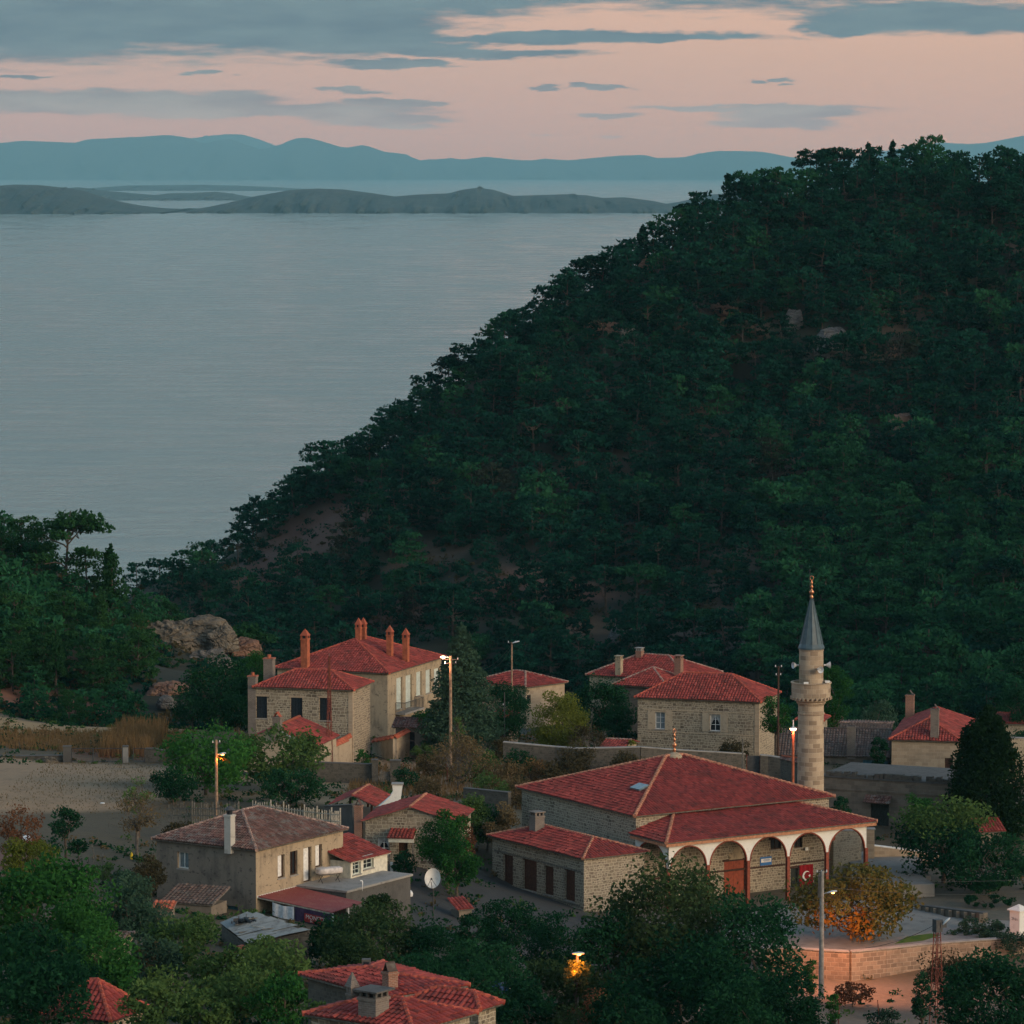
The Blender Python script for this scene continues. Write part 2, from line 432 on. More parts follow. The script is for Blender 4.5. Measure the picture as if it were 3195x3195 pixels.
# sea
m, nt = newmat('sea_water'); N = NT(nt)
oc = N.n('ShaderNodeTexCoord').outputs['Object']
w1 = N.noise(N.mapping(oc, (.11, .055, 1)), 1.0, 5, .62); w2 = N.noise(N.mapping(oc, (.006, .0022, 1), (9, 2, 0)), 1.0, 5, .6)
w3 = N.noise(N.mapping(oc, (.011, .03, 1), (5, 7, 0)), 1.0, 4, .6)
h = N.math('ADD', N.math('MULTIPLY', w1, 1.6), N.math('MULTIPLY', w3, 1.4))
deep = N.mix(N.smooth(w2, .35, .65), (.03, .05, .05), (.046, .066, .064))
deep = N.mix(N.smooth(w1, .5, .68), deep, (.06, .08, .078))
b = finish(N, deep, .22, h, .3, 1.4, 0, .4)
nt.links.new(N.math('ADD', N.math('MULTIPLY', N.smooth(w2, .3, .7), .1), N.math('MULTIPLY', N.smooth(w3, .35, .65), .16)), b.inputs['Roughness'])
b.inputs['IOR'].default_value = 1.33
M['sea_water'] = m

def landmat(name, a, b):
    m, nt = newmat(name); N = NT(nt)
    oc = N.n('ShaderNodeTexCoord').outputs['Object']
    n1 = N.noise(oc, .004, 8, .65); n2 = N.noise(oc, .022, 6, .7)
    col = N.mix(N.smooth(n1, .35, .65), a, b); col = N.mix(N.math('MULTIPLY', N.smooth(n2, .5, .6), .75), col, tuple(x * .4 for x in a)); col = N.mix(N.math('MULTIPLY', N.smooth(n2, .4, .32), .4), col, tuple(x * 1.7 for x in b))
    finish(N, col, .97, N.math('ADD', n1, N.math('MULTIPLY', n2, .15)), .5, 60)
    M[name] = m
landmat('isle_land', (.02, .032, .028), (.05, .052, .042))
landmat('far_land', (.03, .045, .045), (.05, .06, .055))
# ------------------------------------------------------------------ sky, sun, camera, haze
SUN_EL, SUN_AZ = rad(13), rad(126)       # azimuth clockwise from +Y (the view direction): from the right
EXPO = 1.2; GAIN = 2 ** EXPO
w = bpy.data.worlds.new('World'); SC.world = w; w.use_nodes = True
wt = w.node_tree; wt.nodes.clear(); N = NT(wt)
gen = N.n('ShaderNodeTexCoord').outputs['Generated']
sx = N.n('ShaderNodeSeparateXYZ', ins={0: gen})
az = N.math('ARCTAN2', sx.outputs[0], sx.outputs[1]); el = N.math('ARCSINE', sx.outputs[2])
pos = N.n('ShaderNodeCombineXYZ', ins={0: az, 1: el, 2: 0.0}).outputs[0]
def SKY(px, py): return ((px - CX) / FPX, (HZ - py) / FPX)
CLOUDS = [(150, 20, 900, 190), (820, 20, 700, 165), (1290, -50, 800, 112), (1100, 120, 330, 62), (2150, -85, 1600, 118), (2900, 62, 430, 55),
          (2620, 95, 150, 22), (1240, 205, 210, 15), (1520, 172, 330, 17), (1180, 150, 300, 30), (1950, 118, 470, 17), (1600, 125, 330, 20),
          (330, 322, 620, 36), (820, 345, 560, 26), (1180, 372, 240, 20), (1200, 318, 150, 9), (1290, 322, 120, 9), (1270, 395, 130, 9), (1100, 285, 90, 9),
          (1690, 274, 62, 7), (1870, 277, 85, 6), (2320, 256, 42, 8), (2440, 252, 75, 7), (2450, 278 - 12, 40, 4), (2470, 352, 270, 24), (2380, 386, 230, 20), (2260, 335, 260, 9),
          (1890, 360, 110, 8), (640, 232, 70, 9), (50, 245, 90, 7), (1680, 420, 60, 4), (1900, 423, 50, 4)]
wn = N.n('ShaderNodeTexNoise', ins={'Vector': N.mapping(pos, (55, 260, 1)), 'Scale': 1.0, 'Detail': 6.0, 'Roughness': .6}).outputs[1]
wpos = N.vm('ADD', pos, N.vm('MULTIPLY', N.vm('SUBTRACT', wn, (.5, .5, .5)), (.03, .005, 0)))
dmin = None
for (px, py, rx, ry) in CLOUDS:
    cx_, cy_ = SKY(px, py)
    d = N.vm('LENGTH', N.vm('MULTIPLY', N.vm('SUBTRACT', wpos, (cx_, cy_, 0)), (FPX / rx, FPX / ry, 0)))
    dmin = d if dmin is None else N.math('MINIMUM', dmin, d)
fb = N.noise(N.mapping(pos, (50, 420, 1), (3, 1, 0)), 1.0, 9, .68)
dd = N.math('ADD', dmin, N.math('MULTIPLY', N.math('SUBTRACT', fb, .5), 1.15))
cm = N.smooth(dd, 1.2, .74)
# clear band colour by height, slightly warmer to the right
g = N.n('ShaderNodeValToRGB', ins={0: N.math('MULTIPLY', el, 1 / rad(2.6))}); cr = g.color_ramp
cr.elements[0].position = 0; cr.elements[0].color = (.42, .345, .325, 1)
cr.elements[1].position = 1; cr.elements[1].color = (.69, .47, .375, 1)
for p_, c_ in ((.3, (.50, .38, .345)), (.6, (.57, .415, .355))):
    e = cr.elements.new(p_); e.color = c3(c_)
warm = N.smooth(az, -.13, .13)
clear = N.mix(warm, N.vm('MULTIPLY', g.outputs[0], (.93, .97, 1.0)), N.vm('MULTIPLY', g.outputs[0], (1.04, 1.0, .95)))
vn = N.noise(N.mapping(pos, (30, 160, 1), (8, 3, 0)), 1.0, 5, .6)
ccol = N.mix(N.smooth(el, rad(.4), rad(1.9)), (.34, .345, .345), (.165, .25, .285))
ccol = N.mix(N.smooth(vn, .3, .7), N.vm('MULTIPLY', ccol, (.9, .92, .95)), N.vm('MULTIPLY', ccol, (1.15, 1.12, 1.08)))
band = N.mix(cm, clear, ccol)
# overcast grey-blue deck above the band, with an added warm fill glow behind camera
deck = N.mix(N.smooth(el, rad(2.5), rad(4.0)), band, N.mix(N.smooth(sx.outputs[1], .2, -.5), N.mix(N.noise(N.mapping(gen, (3, 3, 9)), 2.0, 6, .6), (.16, .24, .275), (.27, .31, .32)), (.6, .5, .42)))
# the band lies behind some 15 to 70 km of air: it is as much brighter as that air dims it
SIG, TOP = 2.6e-5, 720.0
tr = N.math('POWER', 2.71828, N.math('MULTIPLY', N.math('MINIMUM', N.math('DIVIDE', TOP - EYE, N.math('MAXIMUM', el, .001)), 74000.0), -SIG))
A_ = (.06, .125, .14)
airl = N.n('ShaderNodeVectorMath', operation='SCALE', ins={0: A_, 3: N.math('SUBTRACT', 1.0, tr)}).outputs[0]
deck = N.vm('SUBTRACT', N.vm('MULTIPLY', deck, (1 / GAIN,) * 3), airl)
deck = N.vm('MAXIMUM', N.n('ShaderNodeVectorMath', operation='SCALE', ins={0: deck, 3: N.math('DIVIDE', 1.0, tr)}).outputs[0], (0, 0, 0))
nis = N.n('ShaderNodeTexSky', sky_type='NISHITA', sun_disc=False, sun_elevation=rad(9), sun_rotation=SUN_AZ, altitude=150, air_density=1.2, dust_density=1.5, ozone_density=2.0)
b1 = N.n('ShaderNodeBackground', ins={0: deck, 1: 1.0})
b2 = N.n('ShaderNodeBackground', ins={0: N.vm('MULTIPLY', nis.outputs[0], (1.06, .98, .9)), 1: 0.15})
mx = N.n('ShaderNodeMixShader', ins={0: N.smooth(el, rad(4), rad(16)), 1: b1.outputs[0], 2: b2.outputs[0]})
N.n('ShaderNodeOutputWorld', ins={0: mx.outputs[0]})

sl = bpy.data.lights.new('sun', 'SUN'); sl.energy = .78; sl.angle = rad(26); sl.color = (1.0, .76, .55)
so = bpy.data.objects.new('sun', sl); link(so)
sd = Vector((math.sin(SUN_AZ) * math.cos(SUN_EL), math.cos(SUN_AZ) * math.cos(SUN_EL), math.sin(SUN_EL)))
so.rotation_euler = (-sd).to_track_quat('-Z', 'Y').to_euler()

cd = bpy.data.cameras.new('camera'); cd.sensor_width = 36; cd.lens = 36 * FPX / 3195; cd.clip_start = 1; cd.clip_end = 200000
co = bpy.data.objects.new('camera', cd); link(co); co.location = (0, 0, EYE); co.rotation_euler = (math.pi / 2 - TH, 0, 0)
SC.camera = co
SC.render.engine = 'CYCLES'
cy = SC.cycles
cy.max_bounces = 5; cy.diffuse_bounces = 3; cy.glossy_bounces = 2; cy.transmission_bounces = 2; cy.volume_bounces = 0; cy.transparent_max_bounces = 4
cy.sample_clamp_indirect = 3.0; cy.use_denoising = True
cy.caustics_reflective = False; cy.caustics_refractive = False
SC.view_settings.view_transform = 'Standard'; SC.view_settings.look = 'None'; SC.view_settings.exposure = EXPO; SC.view_settings.gamma = 1
SC.view_settings.use_curve_mapping = False

HAZE = True
if HAZE:
    m, nt = newmat('haze_air'); N = NT(nt)
    v = N.n('ShaderNodeVolumePrincipled', ins={'Color': (.36, .74, .86, 1), 'Density': SIG, 'Anisotropy': 0.0})
    o = N.n('ShaderNodeOutputMaterial'); nt.links.new(v.outputs[0], o.inputs['Volume'])
    mb = MB(); mb.box(-16000, 16000, -120, 74000, -40, TOP)
    hz = mb.build('haze', m); tag(hz, kind='stuff')
# ------------------------------------------------------------------ ground: one sheet through surveyed points
def Pc(sx, sy, Y): return tuple(P(sx, sy, Y))
def Pz(sx, Y, z): return (X(sx, Y), Y, z)
CP = []
for x_ in (-300, -100, 0, 100, 300): CP += [(x_, -80, 141), (x_, 0, 133), (x_, 60, 127), (x_, 110, 121)]
CP += [(-60, 150, 115), (0, 150, 115), (40, 150, 111), (-140, 200, 112), (140, 200, 100)]
CP += [Pz(0, 215, 104.5), Pz(450, 222, 103), Pz(900, 222, 103), Pz(1300, 205, 105), Pz(1500, 195, 105), Pz(2000, 245, 95), Pz(2300, 265, 90.5), Pz(2700, 255, 89), Pz(3195, 255, 91),
       Pz(0, 250, 101), Pz(450, 250, 100.2), Pz(900, 262, 97.8), Pz(1400, 262, 95), Pz(700, 272, 97.6), Pz(800, 288, 96.6), Pz(490, 297, 96.6), Pz(1060, 298, 96.0), Pz(1100, 285, 96), Pz(1400, 300, 93.6),
       Pz(1290, 330, 93.4), Pz(1450, 325, 92.5), Pz(1560, 338, 90.2), Pz(1818, 328, 89.6), Pz(1600, 305, 90.6), Pz(1800, 300, 89.6), Pz(2100, 290, 88.6),
       Pz(1980, 335, 89.1), Pz(2450, 330, 89.1), Pz(2750, 345, 89.1), Pz(2600, 360, 89.2), Pz(2300, 365, 89.6), Pz(2100, 350, 89.2),
       Pz(2300, 322, 89.1), Pz(2900, 325, 89.1), Pz(3195, 330, 89.3), Pz(3195, 350, 90), Pz(2450, 306, 87.3), Pz(2700, 308, 87.2), Pz(2900, 307, 87.3), Pz(3195, 308, 87.6), Pz(2600, 295, 87.2), Pz(2800, 285, 87.2), Pz(3195, 285, 88)]
CP += [Pz(1106, 395, 92.2), Pz(790, 402, 92.2), Pz(1080, 378, 92.9), Pz(1250, 378, 92.6), Pz(1100, 350, 94.6), Pz(1300, 355, 94), Pz(1500, 360, 93), Pz(1450, 385, 92.2), Pz(1700, 380, 91.4),
       Pz(150, 345, 95.2), Pz(150, 395, 92.2), Pz(450, 350, 94.9), Pz(450, 395, 92.2), Pz(300, 320, 96.2), Pz(100, 300, 97.5), Pz(150, 430, 91.0), Pz(150, 408, 91.9), Pz(450, 430, 91.0), Pz(600, 415, 91.6), Pz(0, 420, 91.4),
       Pz(2387, 400, 90.2), Pz(1980, 405, 90.6), Pz(2150, 440, 88.5), Pz(2800, 405, 89.6), Pz(3195, 420, 88.5), Pz(2740, 372, 89.4), Pz(3000, 372, 89.8), Pz(1215, 420, 91.2), Pz(1500, 420, 90.5), Pz(1800, 420, 90),
       Pz(800, 470, 88), Pz(1600, 470, 85), Pz(2400, 470, 84), Pz(3195, 455, 87)]
# left hill
CP += [Pc(40, 1700, 540), Pc(150, 1720, 538), Pc(300, 1860, 520), Pc(430, 1960, 510), Pc(100, 2250, 455), Pc(300, 2270, 455), Pc(500, 2280, 452), Pc(60, 1980, 497), Pc(250, 2080, 485), Pc(520, 2060, 500), Pc(640, 2140, 470),
       Pz(-600, 520, 110), Pz(-600, 450, 98), Pz(0, 640, 60), Pz(400, 620, 58), Pz(-700, 700, 60), Pz(700, 560, 68)]
# ravine behind the village
CP += [Pz(1000, 590, 60), Pz(1500, 590, 58), Pz(2000, 580, 60), Pz(2500, 570, 66), Pz(3195, 530, 78), Pz(3700, 520, 82)]
# wooded hill: face and crest
CP += [Pc(3195, 2120, 600), Pc(3195, 1800, 680), Pc(3195, 1400, 770), Pc(3195, 1000, 850), Pc(3195, 590, 930), Pc(2980, 562, 930), Pc(2650, 575, 925), Pc(2480, 622, 915), Pc(2315, 684, 910), Pc(2150, 755, 905), Pc(1984, 850, 895), Pc(1794, 930, 885),
       Pc(2500, 2080, 640), Pc(2500, 1700, 725), Pc(2500, 1200, 815), Pc(1654, 1035, 870), Pc(1488, 1165, 850), Pc(1389, 1222, 840), Pc(1306, 1335, 825), Pc(1207, 1480, 815), Pc(992, 1575, 810), Pc(910, 1645, 805), Pc(728, 1745, 795), Pc(562, 1800, 785), Pc(446, 1855, 780),
       Pc(1794, 2030, 690), Pc(1794, 1600, 765), Pc(1794, 1200, 825), Pc(1389, 1980, 710), Pc(1389, 1600, 770), Pc(992, 1980, 725), Pc(992, 1760, 770), Pc(728, 1950, 740), Pc(446, 1980, 740), Pc(200, 1990, 760)]
for (sx_, Y_, z_) in ((3195, 930, 145), (2650, 925, 145), (2150, 905, 132), (1794, 885, 121), (1389, 840, 103), (1207, 815, 88), (992, 810, 83), (728, 795, 75.5), (446, 780, 69)):
    CP += [Pz(sx_, Y_ + 70, z_ - 18), Pz(sx_, Y_ + 200, max(z_ - 75, 18)), Pz(sx_, Y_ + 420, -6), Pz(sx_, Y_ + 900, -25)]
CP += [Pz(4200, 930, 152), Pz(4200, 700, 100), Pz(5200, 900, 150), Pz(5200, 500, 95), Pz(4300, 380, 92), Pz(4200, 300, 92), Pz(-200, 900, 20), Pz(-800, 900, 5), Pz(-200, 1200, -20), Pz(-900, 1300, -25),
       (-500, 500, 120), (-500, 200, 118), (-500, 900, 20), (600, 900, 150), (600, 400, 110), (600, 100, 120), (-700, 1700, -25), (0, 1900, -25), (700, 1900, -25), (700, 1300, -10), (-800, 0, 140), (800, 0, 140)]
CP = np.array(CP, float)
_d = np.linalg.norm(CP[:, None, :2] - CP[None, :, :2], axis=2)
_n = len(CP)
_A = np.zeros((_n + 3, _n + 3)); _A[:_n, :_n] = _d - np.eye(_n) * .8
_A[:_n, _n] = 1; _A[:_n, _n + 1:] = CP[:, :2] / 500; _A[_n:, :_n] = _A[:_n, _n:].T
_W = np.linalg.solve(_A, np.concatenate([CP[:, 2], [0, 0, 0]]))

def vnoise(x, y, s, seed=0):
    x = np.asarray(x, float) / s; y = np.asarray(y, float) / s
    i = np.floor(x).astype(np.int64); j = np.floor(y).astype(np.int64); fx = x - i; fy = y - j
    fx = fx * fx * (3 - 2 * fx); fy = fy * fy * (3 - 2 * fy)
    def hsh(a, b):
        h = (a * 374761393 + b * 668265263 + seed * 974711) & 0x7fffffff
        h = ((h ^ (h >> 13)) * 1274126177) & 0x7fffffff
        return ((h ^ (h >> 16)) & 0xffff) / 65535.0
    return (hsh(i, j) * (1 - fx) + hsh(i + 1, j) * fx) * (1 - fy) + (hsh(i, j + 1) * (1 - fx) + hsh(i + 1, j + 1) * fx) * fy

def zt(x, y):
    x = np.asarray(x, float); y = np.asarray(y, float); sh = x.shape
    q = np.stack([x.ravel(), y.ravel()], 1); out = np.zeros(len(q))
    for k in range(0, len(q), 20000):
        c = q[k:k + 20000]
        r = np.sqrt(((c[:, None, :] - CP[None, :, :2]) ** 2).sum(2))
        out[k:k + 20000] = r @ _W[:_n] + _W[_n] + (c / 500) @ _W[_n + 1:]
    wild = np.clip((q[:, 1] - 440) / 100, 0, 1)
    out = out + (vnoise(q[:, 0], q[:, 1], 22, 1) - .5) * 4.5 * wild + (vnoise(q[:, 0], q[:, 1], 7, 2) - .5) * (1.6 * wild + .12)
    return out.reshape(sh) if sh else float(out[0])

def gl(a, b, step, far, k=1.3):
    mid = list(np.arange(a, b + .1, step)); lo = [a]; st = step
    while lo[-1] > -far: st *= k; lo.append(lo[-1] - st)
    hi = [b]; st = step
    while hi[-1] < far: st *= k; hi.append(hi[-1] + st)
    return np.array(lo[::-1][:-1] + mid + hi[1:])
gx = gl(-130, 160, 2.0, 1500)
gy = np.concatenate([np.array([-100, -60, -20, 20, 60, 100, 130, 155]), np.arange(170, 480, 1.6), np.arange(480, 1000, 3.2), np.array([1005, 1012, 1022, 1036, 1055, 1080, 1110, 1150, 1200, 1260, 1340, 1440, 1560, 1700, 1850])])
GX, GY = np.meshgrid(gx, gy)
GZ = np.clip(zt(GX, GY), -39, 420)
nx, ny = len(gx), len(gy)
i, j = np.meshgrid(np.arange(nx - 1), np.arange(ny - 1)); b_ = (j * nx + i).ravel()
mb = MB(); mb.add(np.stack([GX.ravel(), GY.ravel(), GZ.ravel()], 1), np.stack([b_, b_ + 1, b_ + nx + 1, b_ + nx], 1))
gm = mb.mesh('ground', M['ground_soil'], True)
# soil zones as surface colour
sxg, syg = CX + FPX * GX / np.maximum(GY, 1), 0
col = np.zeros((ny, nx, 3)); col[:] = (.085, .066, .038)
def zone(mask, c, f=1.0):
    mk = np.clip(mask * 1.6, 0, 1)[..., None] * f
    col[:] = col * (1 - mk) + np.array(c) * mk
nz = vnoise(GX, GY, 9, 5)
zone((GY - 445) / 25, (.026, .029, .019))
zone(np.where(GY > 600, 1, 0) * np.clip((vnoise(GX, GY, 16, 8) - .62) * 8, 0, 1), (.07, .052, .036))
# reddish bare spur and scrub slope
def ell(cx, cy, rx, ry, rot=0):
    c, s = math.cos(rot), math.sin(rot); u = (GX - cx) * c + (GY - cy) * s; v = -(GX - cx) * s + (GY - cy) * c
    return np.clip(2.2 * (1 - np.sqrt((u / rx) ** 2 + (v / ry) ** 2)) + (nz - .5) * 1.2, 0, 1)
SPUR = [(-38, 788, 20, 22, .3), (-46, 770, 12, 16, .4), (-8, 725, 30, 14, 0)]
for q in SPUR: zone(ell(*q), (.085, .046, .033))
zone(ell(-70, 368, 46, 34), (.3, .2, .118)); zone(ell(-52, 366, 22, 32), (.29, .19, .11)); zone(ell(-95, 340, 30, 22), (.19, .15, .11))
zone(ell(-80, 428, 40, 18), (.34, .22, .11)); zone(ell(-48, 424, 14, 14), (.33, .21, .1))
zone(ell(-64, 318, 16, 14), (.16, .1, .07)); zone(ell(-40, 305, 9, 8), (.17, .085, .06))
zone(ell(-4, 384, 20, 16), (.27, .19, .115)); zone(ell(-8, 360, 14, 12), (.2, .15, .09))
zone(ell(26, 300, 24, 16), (.2, .145, .105)); zone(ell(32, 330, 40, 24), (.13, .11, .08)); zone(ell(-1, 318, 15, 24), (.045, .045, .043))
zone(ell(-70, 480, 20, 14), (.19, .1, .065)); zone(ell(-62, 492, 9, 7), (.22, .13, .09)); zone(ell(-55, 460, 10, 8), (.2, .1, .07))
zone(ell(-52, 236, 10, 8), (.3, .22, .15))
ca = gm.color_attributes.new('soil', 'FLOAT_COLOR', 'POINT')
ca.data.foreach_set('color', np.concatenate([col, np.ones((ny, nx, 1))], 2).astype(np.float32).ravel())
tag(link(bpy.data.objects.new('ground', gm)), kind='structure')

# ------------------------------------------------------------------ sea, islands, far coast
mb = MB()
ys = [700, 1500, 3000, 6000, 12000, 24000, 48000, 72000]; xs = [-15500, -4000, -800, 0, 800, 4000, 15500]
v = [(x, y, 0) for y in ys for x in xs]; f = [(a * 7 + b, a * 7 + b + 1, a * 7 + b + 8, a * 7 + b + 7) for a in range(7) for b in range(6)]
mb.add(v, f); tag(mb.build('sea', M['sea_water']), kind='structure')

def land(name, prof, base, mat, back=.05, seed=0, depth=None):
    Y0 = EYE / ((base - HZ) / FPX); Yr = Y0 * (1 + back)
    prof = np.array(prof, float); xs = np.linspace(prof[0, 0], prof[-1, 0], 220); py = np.interp(xs, prof[:, 0], prof[:, 1])
    rows = []
    for t, hh in ((0, -.02), (.1, .16), (.3, .42), (.55, .7), (.8, .92), (1, 1.0), (1.5, .6), (2.2, -.05)):
        Y = Y0 + (Yr - Y0) * t; r = []
        for k, (sx_, sy_) in enumerate(zip(xs, py)):
            zr = max(P(sx_, sy_, Yr)[2], 0); n = (vnoise(sx_, t * 60, 23, seed) - .5) + .5 * (vnoise(sx_, t * 60, 9, seed + 3) - .5)
            Yk = Y + (Yr - Y0) * .5 * n * (0 < t < 1)
            z = zr * max(hh + (.22 * n if 0 < t < 1 else 0), -.02) - (3 if t in (0, 2.2) else 0)
            r.append((X(sx_, Yr), Yk, z))
        rows.append(r)
    v = np.array(rows); a, b = v.shape[:2]
    i, j = np.meshgrid(np.arange(b - 1), np.arange(a - 1)); q = (j * b + i).ravel()
    mb = MB(); mb.add(v.reshape(-1, 3), np.stack([q, q + 1, q + b + 1, q + b], 1))
    tag(mb.build(name, M[mat], smooth=True), kind='structure')
Z1 = lambda L: [(a / 1.2075, b / 1.2075) for a, b in L]
Z2 = lambda L: [(1600 + a / 1.2113, b / 1.2113) for a, b in L]
land('distant_hills', [(-900, 470)] + Z1([(0, 540), (90, 530), (300, 538), (330, 525), (540, 515), (640, 508), (720, 520), (770, 543), (800, 535), (860, 520), (920, 540), (990, 565), (1060, 545), (1110, 522), (1160, 518), (1210, 530), (1300, 558), (1375, 545), (1450, 572), (1530, 580), (1580, 605), (1650, 600), (1700, 595), (1740, 602), (1830, 590)])
     + Z2([(0, 603), (60, 607), (120, 600), (210, 606), (300, 597), (400, 588), (500, 585), (540, 597), (640, 595), (740, 573), (830, 570), (940, 573), (1050, 595), (1200, 610), (1400, 570), (1470, 560), (1550, 545), (1620, 538), (1700, 545), (1780, 540), (1860, 525), (1932, 510)]) + [(3500, 400), (4100, 430)], 560, 'far_land', .05, 1)
land('distant_hills', Z1([(560, 560), (720, 521), (800, 512), (860, 505), (920, 507), (980, 525), (1040, 548), (1150, 575)]), 556, 'far_land', .12, 9)
land('island_hills', [(-600, 560)] + Z1([(0, 700), (60, 695), (150, 697), (260, 708), (330, 722), (400, 745), (480, 765), (560, 782), (640, 793), (700, 803)]), 667, 'isle_land', .07, 2)
land('island_hills', Z1([(230, 712), (300, 705), (400, 718), (470, 725), (590, 735), (640, 728), (720, 727), (820, 722), (880, 730), (930, 745), (960, 756)]), 625, 'isle_land', .06, 3)
land('island_hills', Z1([(250, 716), (480, 699), (760, 696), (900, 699), (1060, 706), (1150, 716)]), 595, 'far_land', .06, 4)
land('island_hills', Z1([(660, 804), (760, 785), (860, 765), (960, 740), (1100, 715), (1200, 710), (1300, 714), (1400, 727), (1490, 740), (1570, 733), (1690, 728), (1740, 715), (1800, 707), (1860, 715)]) + Z2([(0, 740), (100, 737), (200, 734), (280, 738), (340, 748), (420, 745), (520, 758), (600, 774), (660, 790)]), 664, 'isle_land', .08, 5)
land('island_hills', Z2([(540, 790), (590, 772), (680, 750), (740, 735), (820, 730), (950, 735), (1300, 745)]), 655, 'isle_land', .08, 6)
# ------------------------------------------------------------------ building kit
class Bld:
    """F: front eave corner (nearest), R: right eave corner, L: left eave corner as surveyed; local x runs F->R, y runs F->L"""
    def __init__(s, name, label, cat, F, R, L, Y, base, ov=.35, rz=None, A=None, B=None, group=None, eave_z=None):
        p = P(F[0], F[1], Y); z = p[2]
        r = onz(R[0], R[1], z); l = onz(L[0], L[1], z)
        a = (r - p)[:2]; b = (l - p)[:2]
        ta = math.atan2(a[1], a[0]); tb = math.atan2(b[1], b[0]) - math.pi / 2
        wa, wb = abs(R[0] - F[0]), abs(L[0] - F[0])
        s.rz = rz if rz is not None else (ta * wa + tb * wb) / (wa + wb)
        s.A = A or abs(np.hypot(*a) * math.cos(ta - s.rz)); s.B = B or abs(np.hypot(*b) * math.cos(tb - s.rz))
        s.ov = ov; s.ux = np.array([math.cos(s.rz), math.sin(s.rz), 0]); s.uy = np.array([-math.sin(s.rz), math.cos(s.rz), 0])
        zb = P(F[0], base, Y)[2]
        o = p + ov * (s.ux + s.uy); s.o = np.array([o[0], o[1], zb]); s.ze = z - zb
        s.A -= 2 * ov; s.B -= 2 * ov
        s.root = thing(name, label, cat, s.o, s.rz, group)
        s.rise = 0; s.ridge = None
    def W(s, q): q = np.asarray(q, float); return s.o + q[0] * s.ux + q[1] * s.uy + np.array([0, 0, q[2]])
    def Lc(s, p): d = np.asarray(p, float) - s.o; return np.array([d @ s.ux, d @ s.uy, d[2]])
    def side(s, k, sx, sy, off=0.0):
        """pixel on a wall: k='R' (y=off) -> (x,z); k='L' (x=off) -> (y,z)"""
        n, i = (s.uy, 1) if k == 'R' else (s.ux, 0)
        c = np.array([0, 0, EYE]); d = ray(sx, sy)
        t = (off - (c - s.o) @ n) / (d @ n)
        q = s.Lc(c + d * t)
        return (q[0], q[2]) if k == 'R' else (q[1], q[2])
    def rect(s, k, x0, y0, x1, y1, off=0.0):
        xm, ym = (x0 + x1) / 2, (y0 + y1) / 2
        a = s.side(k, x0, ym, off)[0]; b = s.side(k, x1, ym, off)[0]
        z1 = s.side(k, xm, y0, off)[1]; z0 = s.side(k, xm, y1, off)[1]
        return (min(a, b), max(a, b), z0, z1)
    def zpix(s, q, sy):
        """height at local (x,y) that shows at picture row sy"""
        w = s.W((q[0], q[1], 0)); lo, hi = -60, 60
        for _ in range(40):
            m_ = (lo + hi) / 2
            if proj(w + [0, 0, m_])[1] > sy: lo = m_
            else: hi = m_
        return lo
    def roof_h(s, x, y):
        A, B, o = s.A, s.B, s.ov
        if s.rt == 'hip':
            e = min(A, B) / 2 + o; m_ = min(x + o, A + o - x, y + o, B + o - y)
        elif s.rt == 'gx': e = B / 2 + o; m_ = min(y + o, B + o - y)
        elif s.rt == 'gy': e = A / 2 + o; m_ = min(x + o, A + o - x)
        else: return s.ze
        return s.ze + s.rise * max(min(m_ / e, 1), -.2)
    def roof_hit(s, sx, sy):
        c = np.array([0, 0, EYE]); d = ray(sx, sy)
        t0 = (s.W((s.A / 2, s.B / 2, 0))[1] - 25) / d[1]
        for k in range(2500):
            t = t0 + k * .02
            q = s.Lc(c + d * t)
            if -s.ov <= q[0] <= s.A + s.ov and -s.ov <= q[1] <= s.B + s.ov and q[2] <= s.roof_h(q[0], q[1]): return q
        return None

def panel(mb, o, du, dn, L, z0, z1, holes, depth=.28, mi=0, top=None):
    """wall face from o along du (unit) L long; outward normal dn; holes (s0,s1,z0,z1) get reveals"""
    o = np.asarray(o, float); du = np.asarray(du, float); dn = np.asarray(dn, float)
    pt = lambda a, z, n=0.0: o + du * a + dn * n + np.array([0, 0, z])
    us = sorted({0, L} | {min(max(v, 0), L) for h in holes for v in h[:2]}); zs = sorted({z0, z1} | {min(max(v, z0), z1) for h in holes for v in h[2:4]})
    fl = np.dot(np.cross(du, [0, 0, 1]), dn) < 0
    def quad(a, b, c, d):
        mb.add([a, d, c, b] if fl else [a, b, c, d], [[0, 1, 2, 3]], mi)
    for a, b in zip(us, us[1:]):
        for c, d in zip(zs, zs[1:]):
            if any(h[0] < (a + b) / 2 < h[1] and h[2] < (c + d) / 2 < h[3] for h in holes): continue
            quad(pt(a, c), pt(b, c), pt(b, d), pt(a, d))
    for h in holes:
        a, b, c, d = h[:4]
        quad(pt(a, c, -depth), pt(a, c), pt(a, d), pt(a, d, -depth)); quad(pt(b, c), pt(b, c, -depth), pt(b, d, -depth), pt(b, d))
        quad(pt(a, c), pt(a, c, -depth), pt(b, c, -depth), pt(b, c)); quad(pt(a, d, -depth), pt(a, d), pt(b, d), pt(b, d, -depth))

def inpoly(u, v, poly):
    c = np.zeros(len(u), bool); n = len(poly)
    for i in range(n):
        (x0, y0), (x1, y1) = poly[i], poly[(i + 1) % n]
        if y0 == y1: continue
        k = ((y0 > v) != (y1 > v)) & (u < (x1 - x0) * (v - y0) / (y1 - y0) + x0)
        c ^= k
    return c

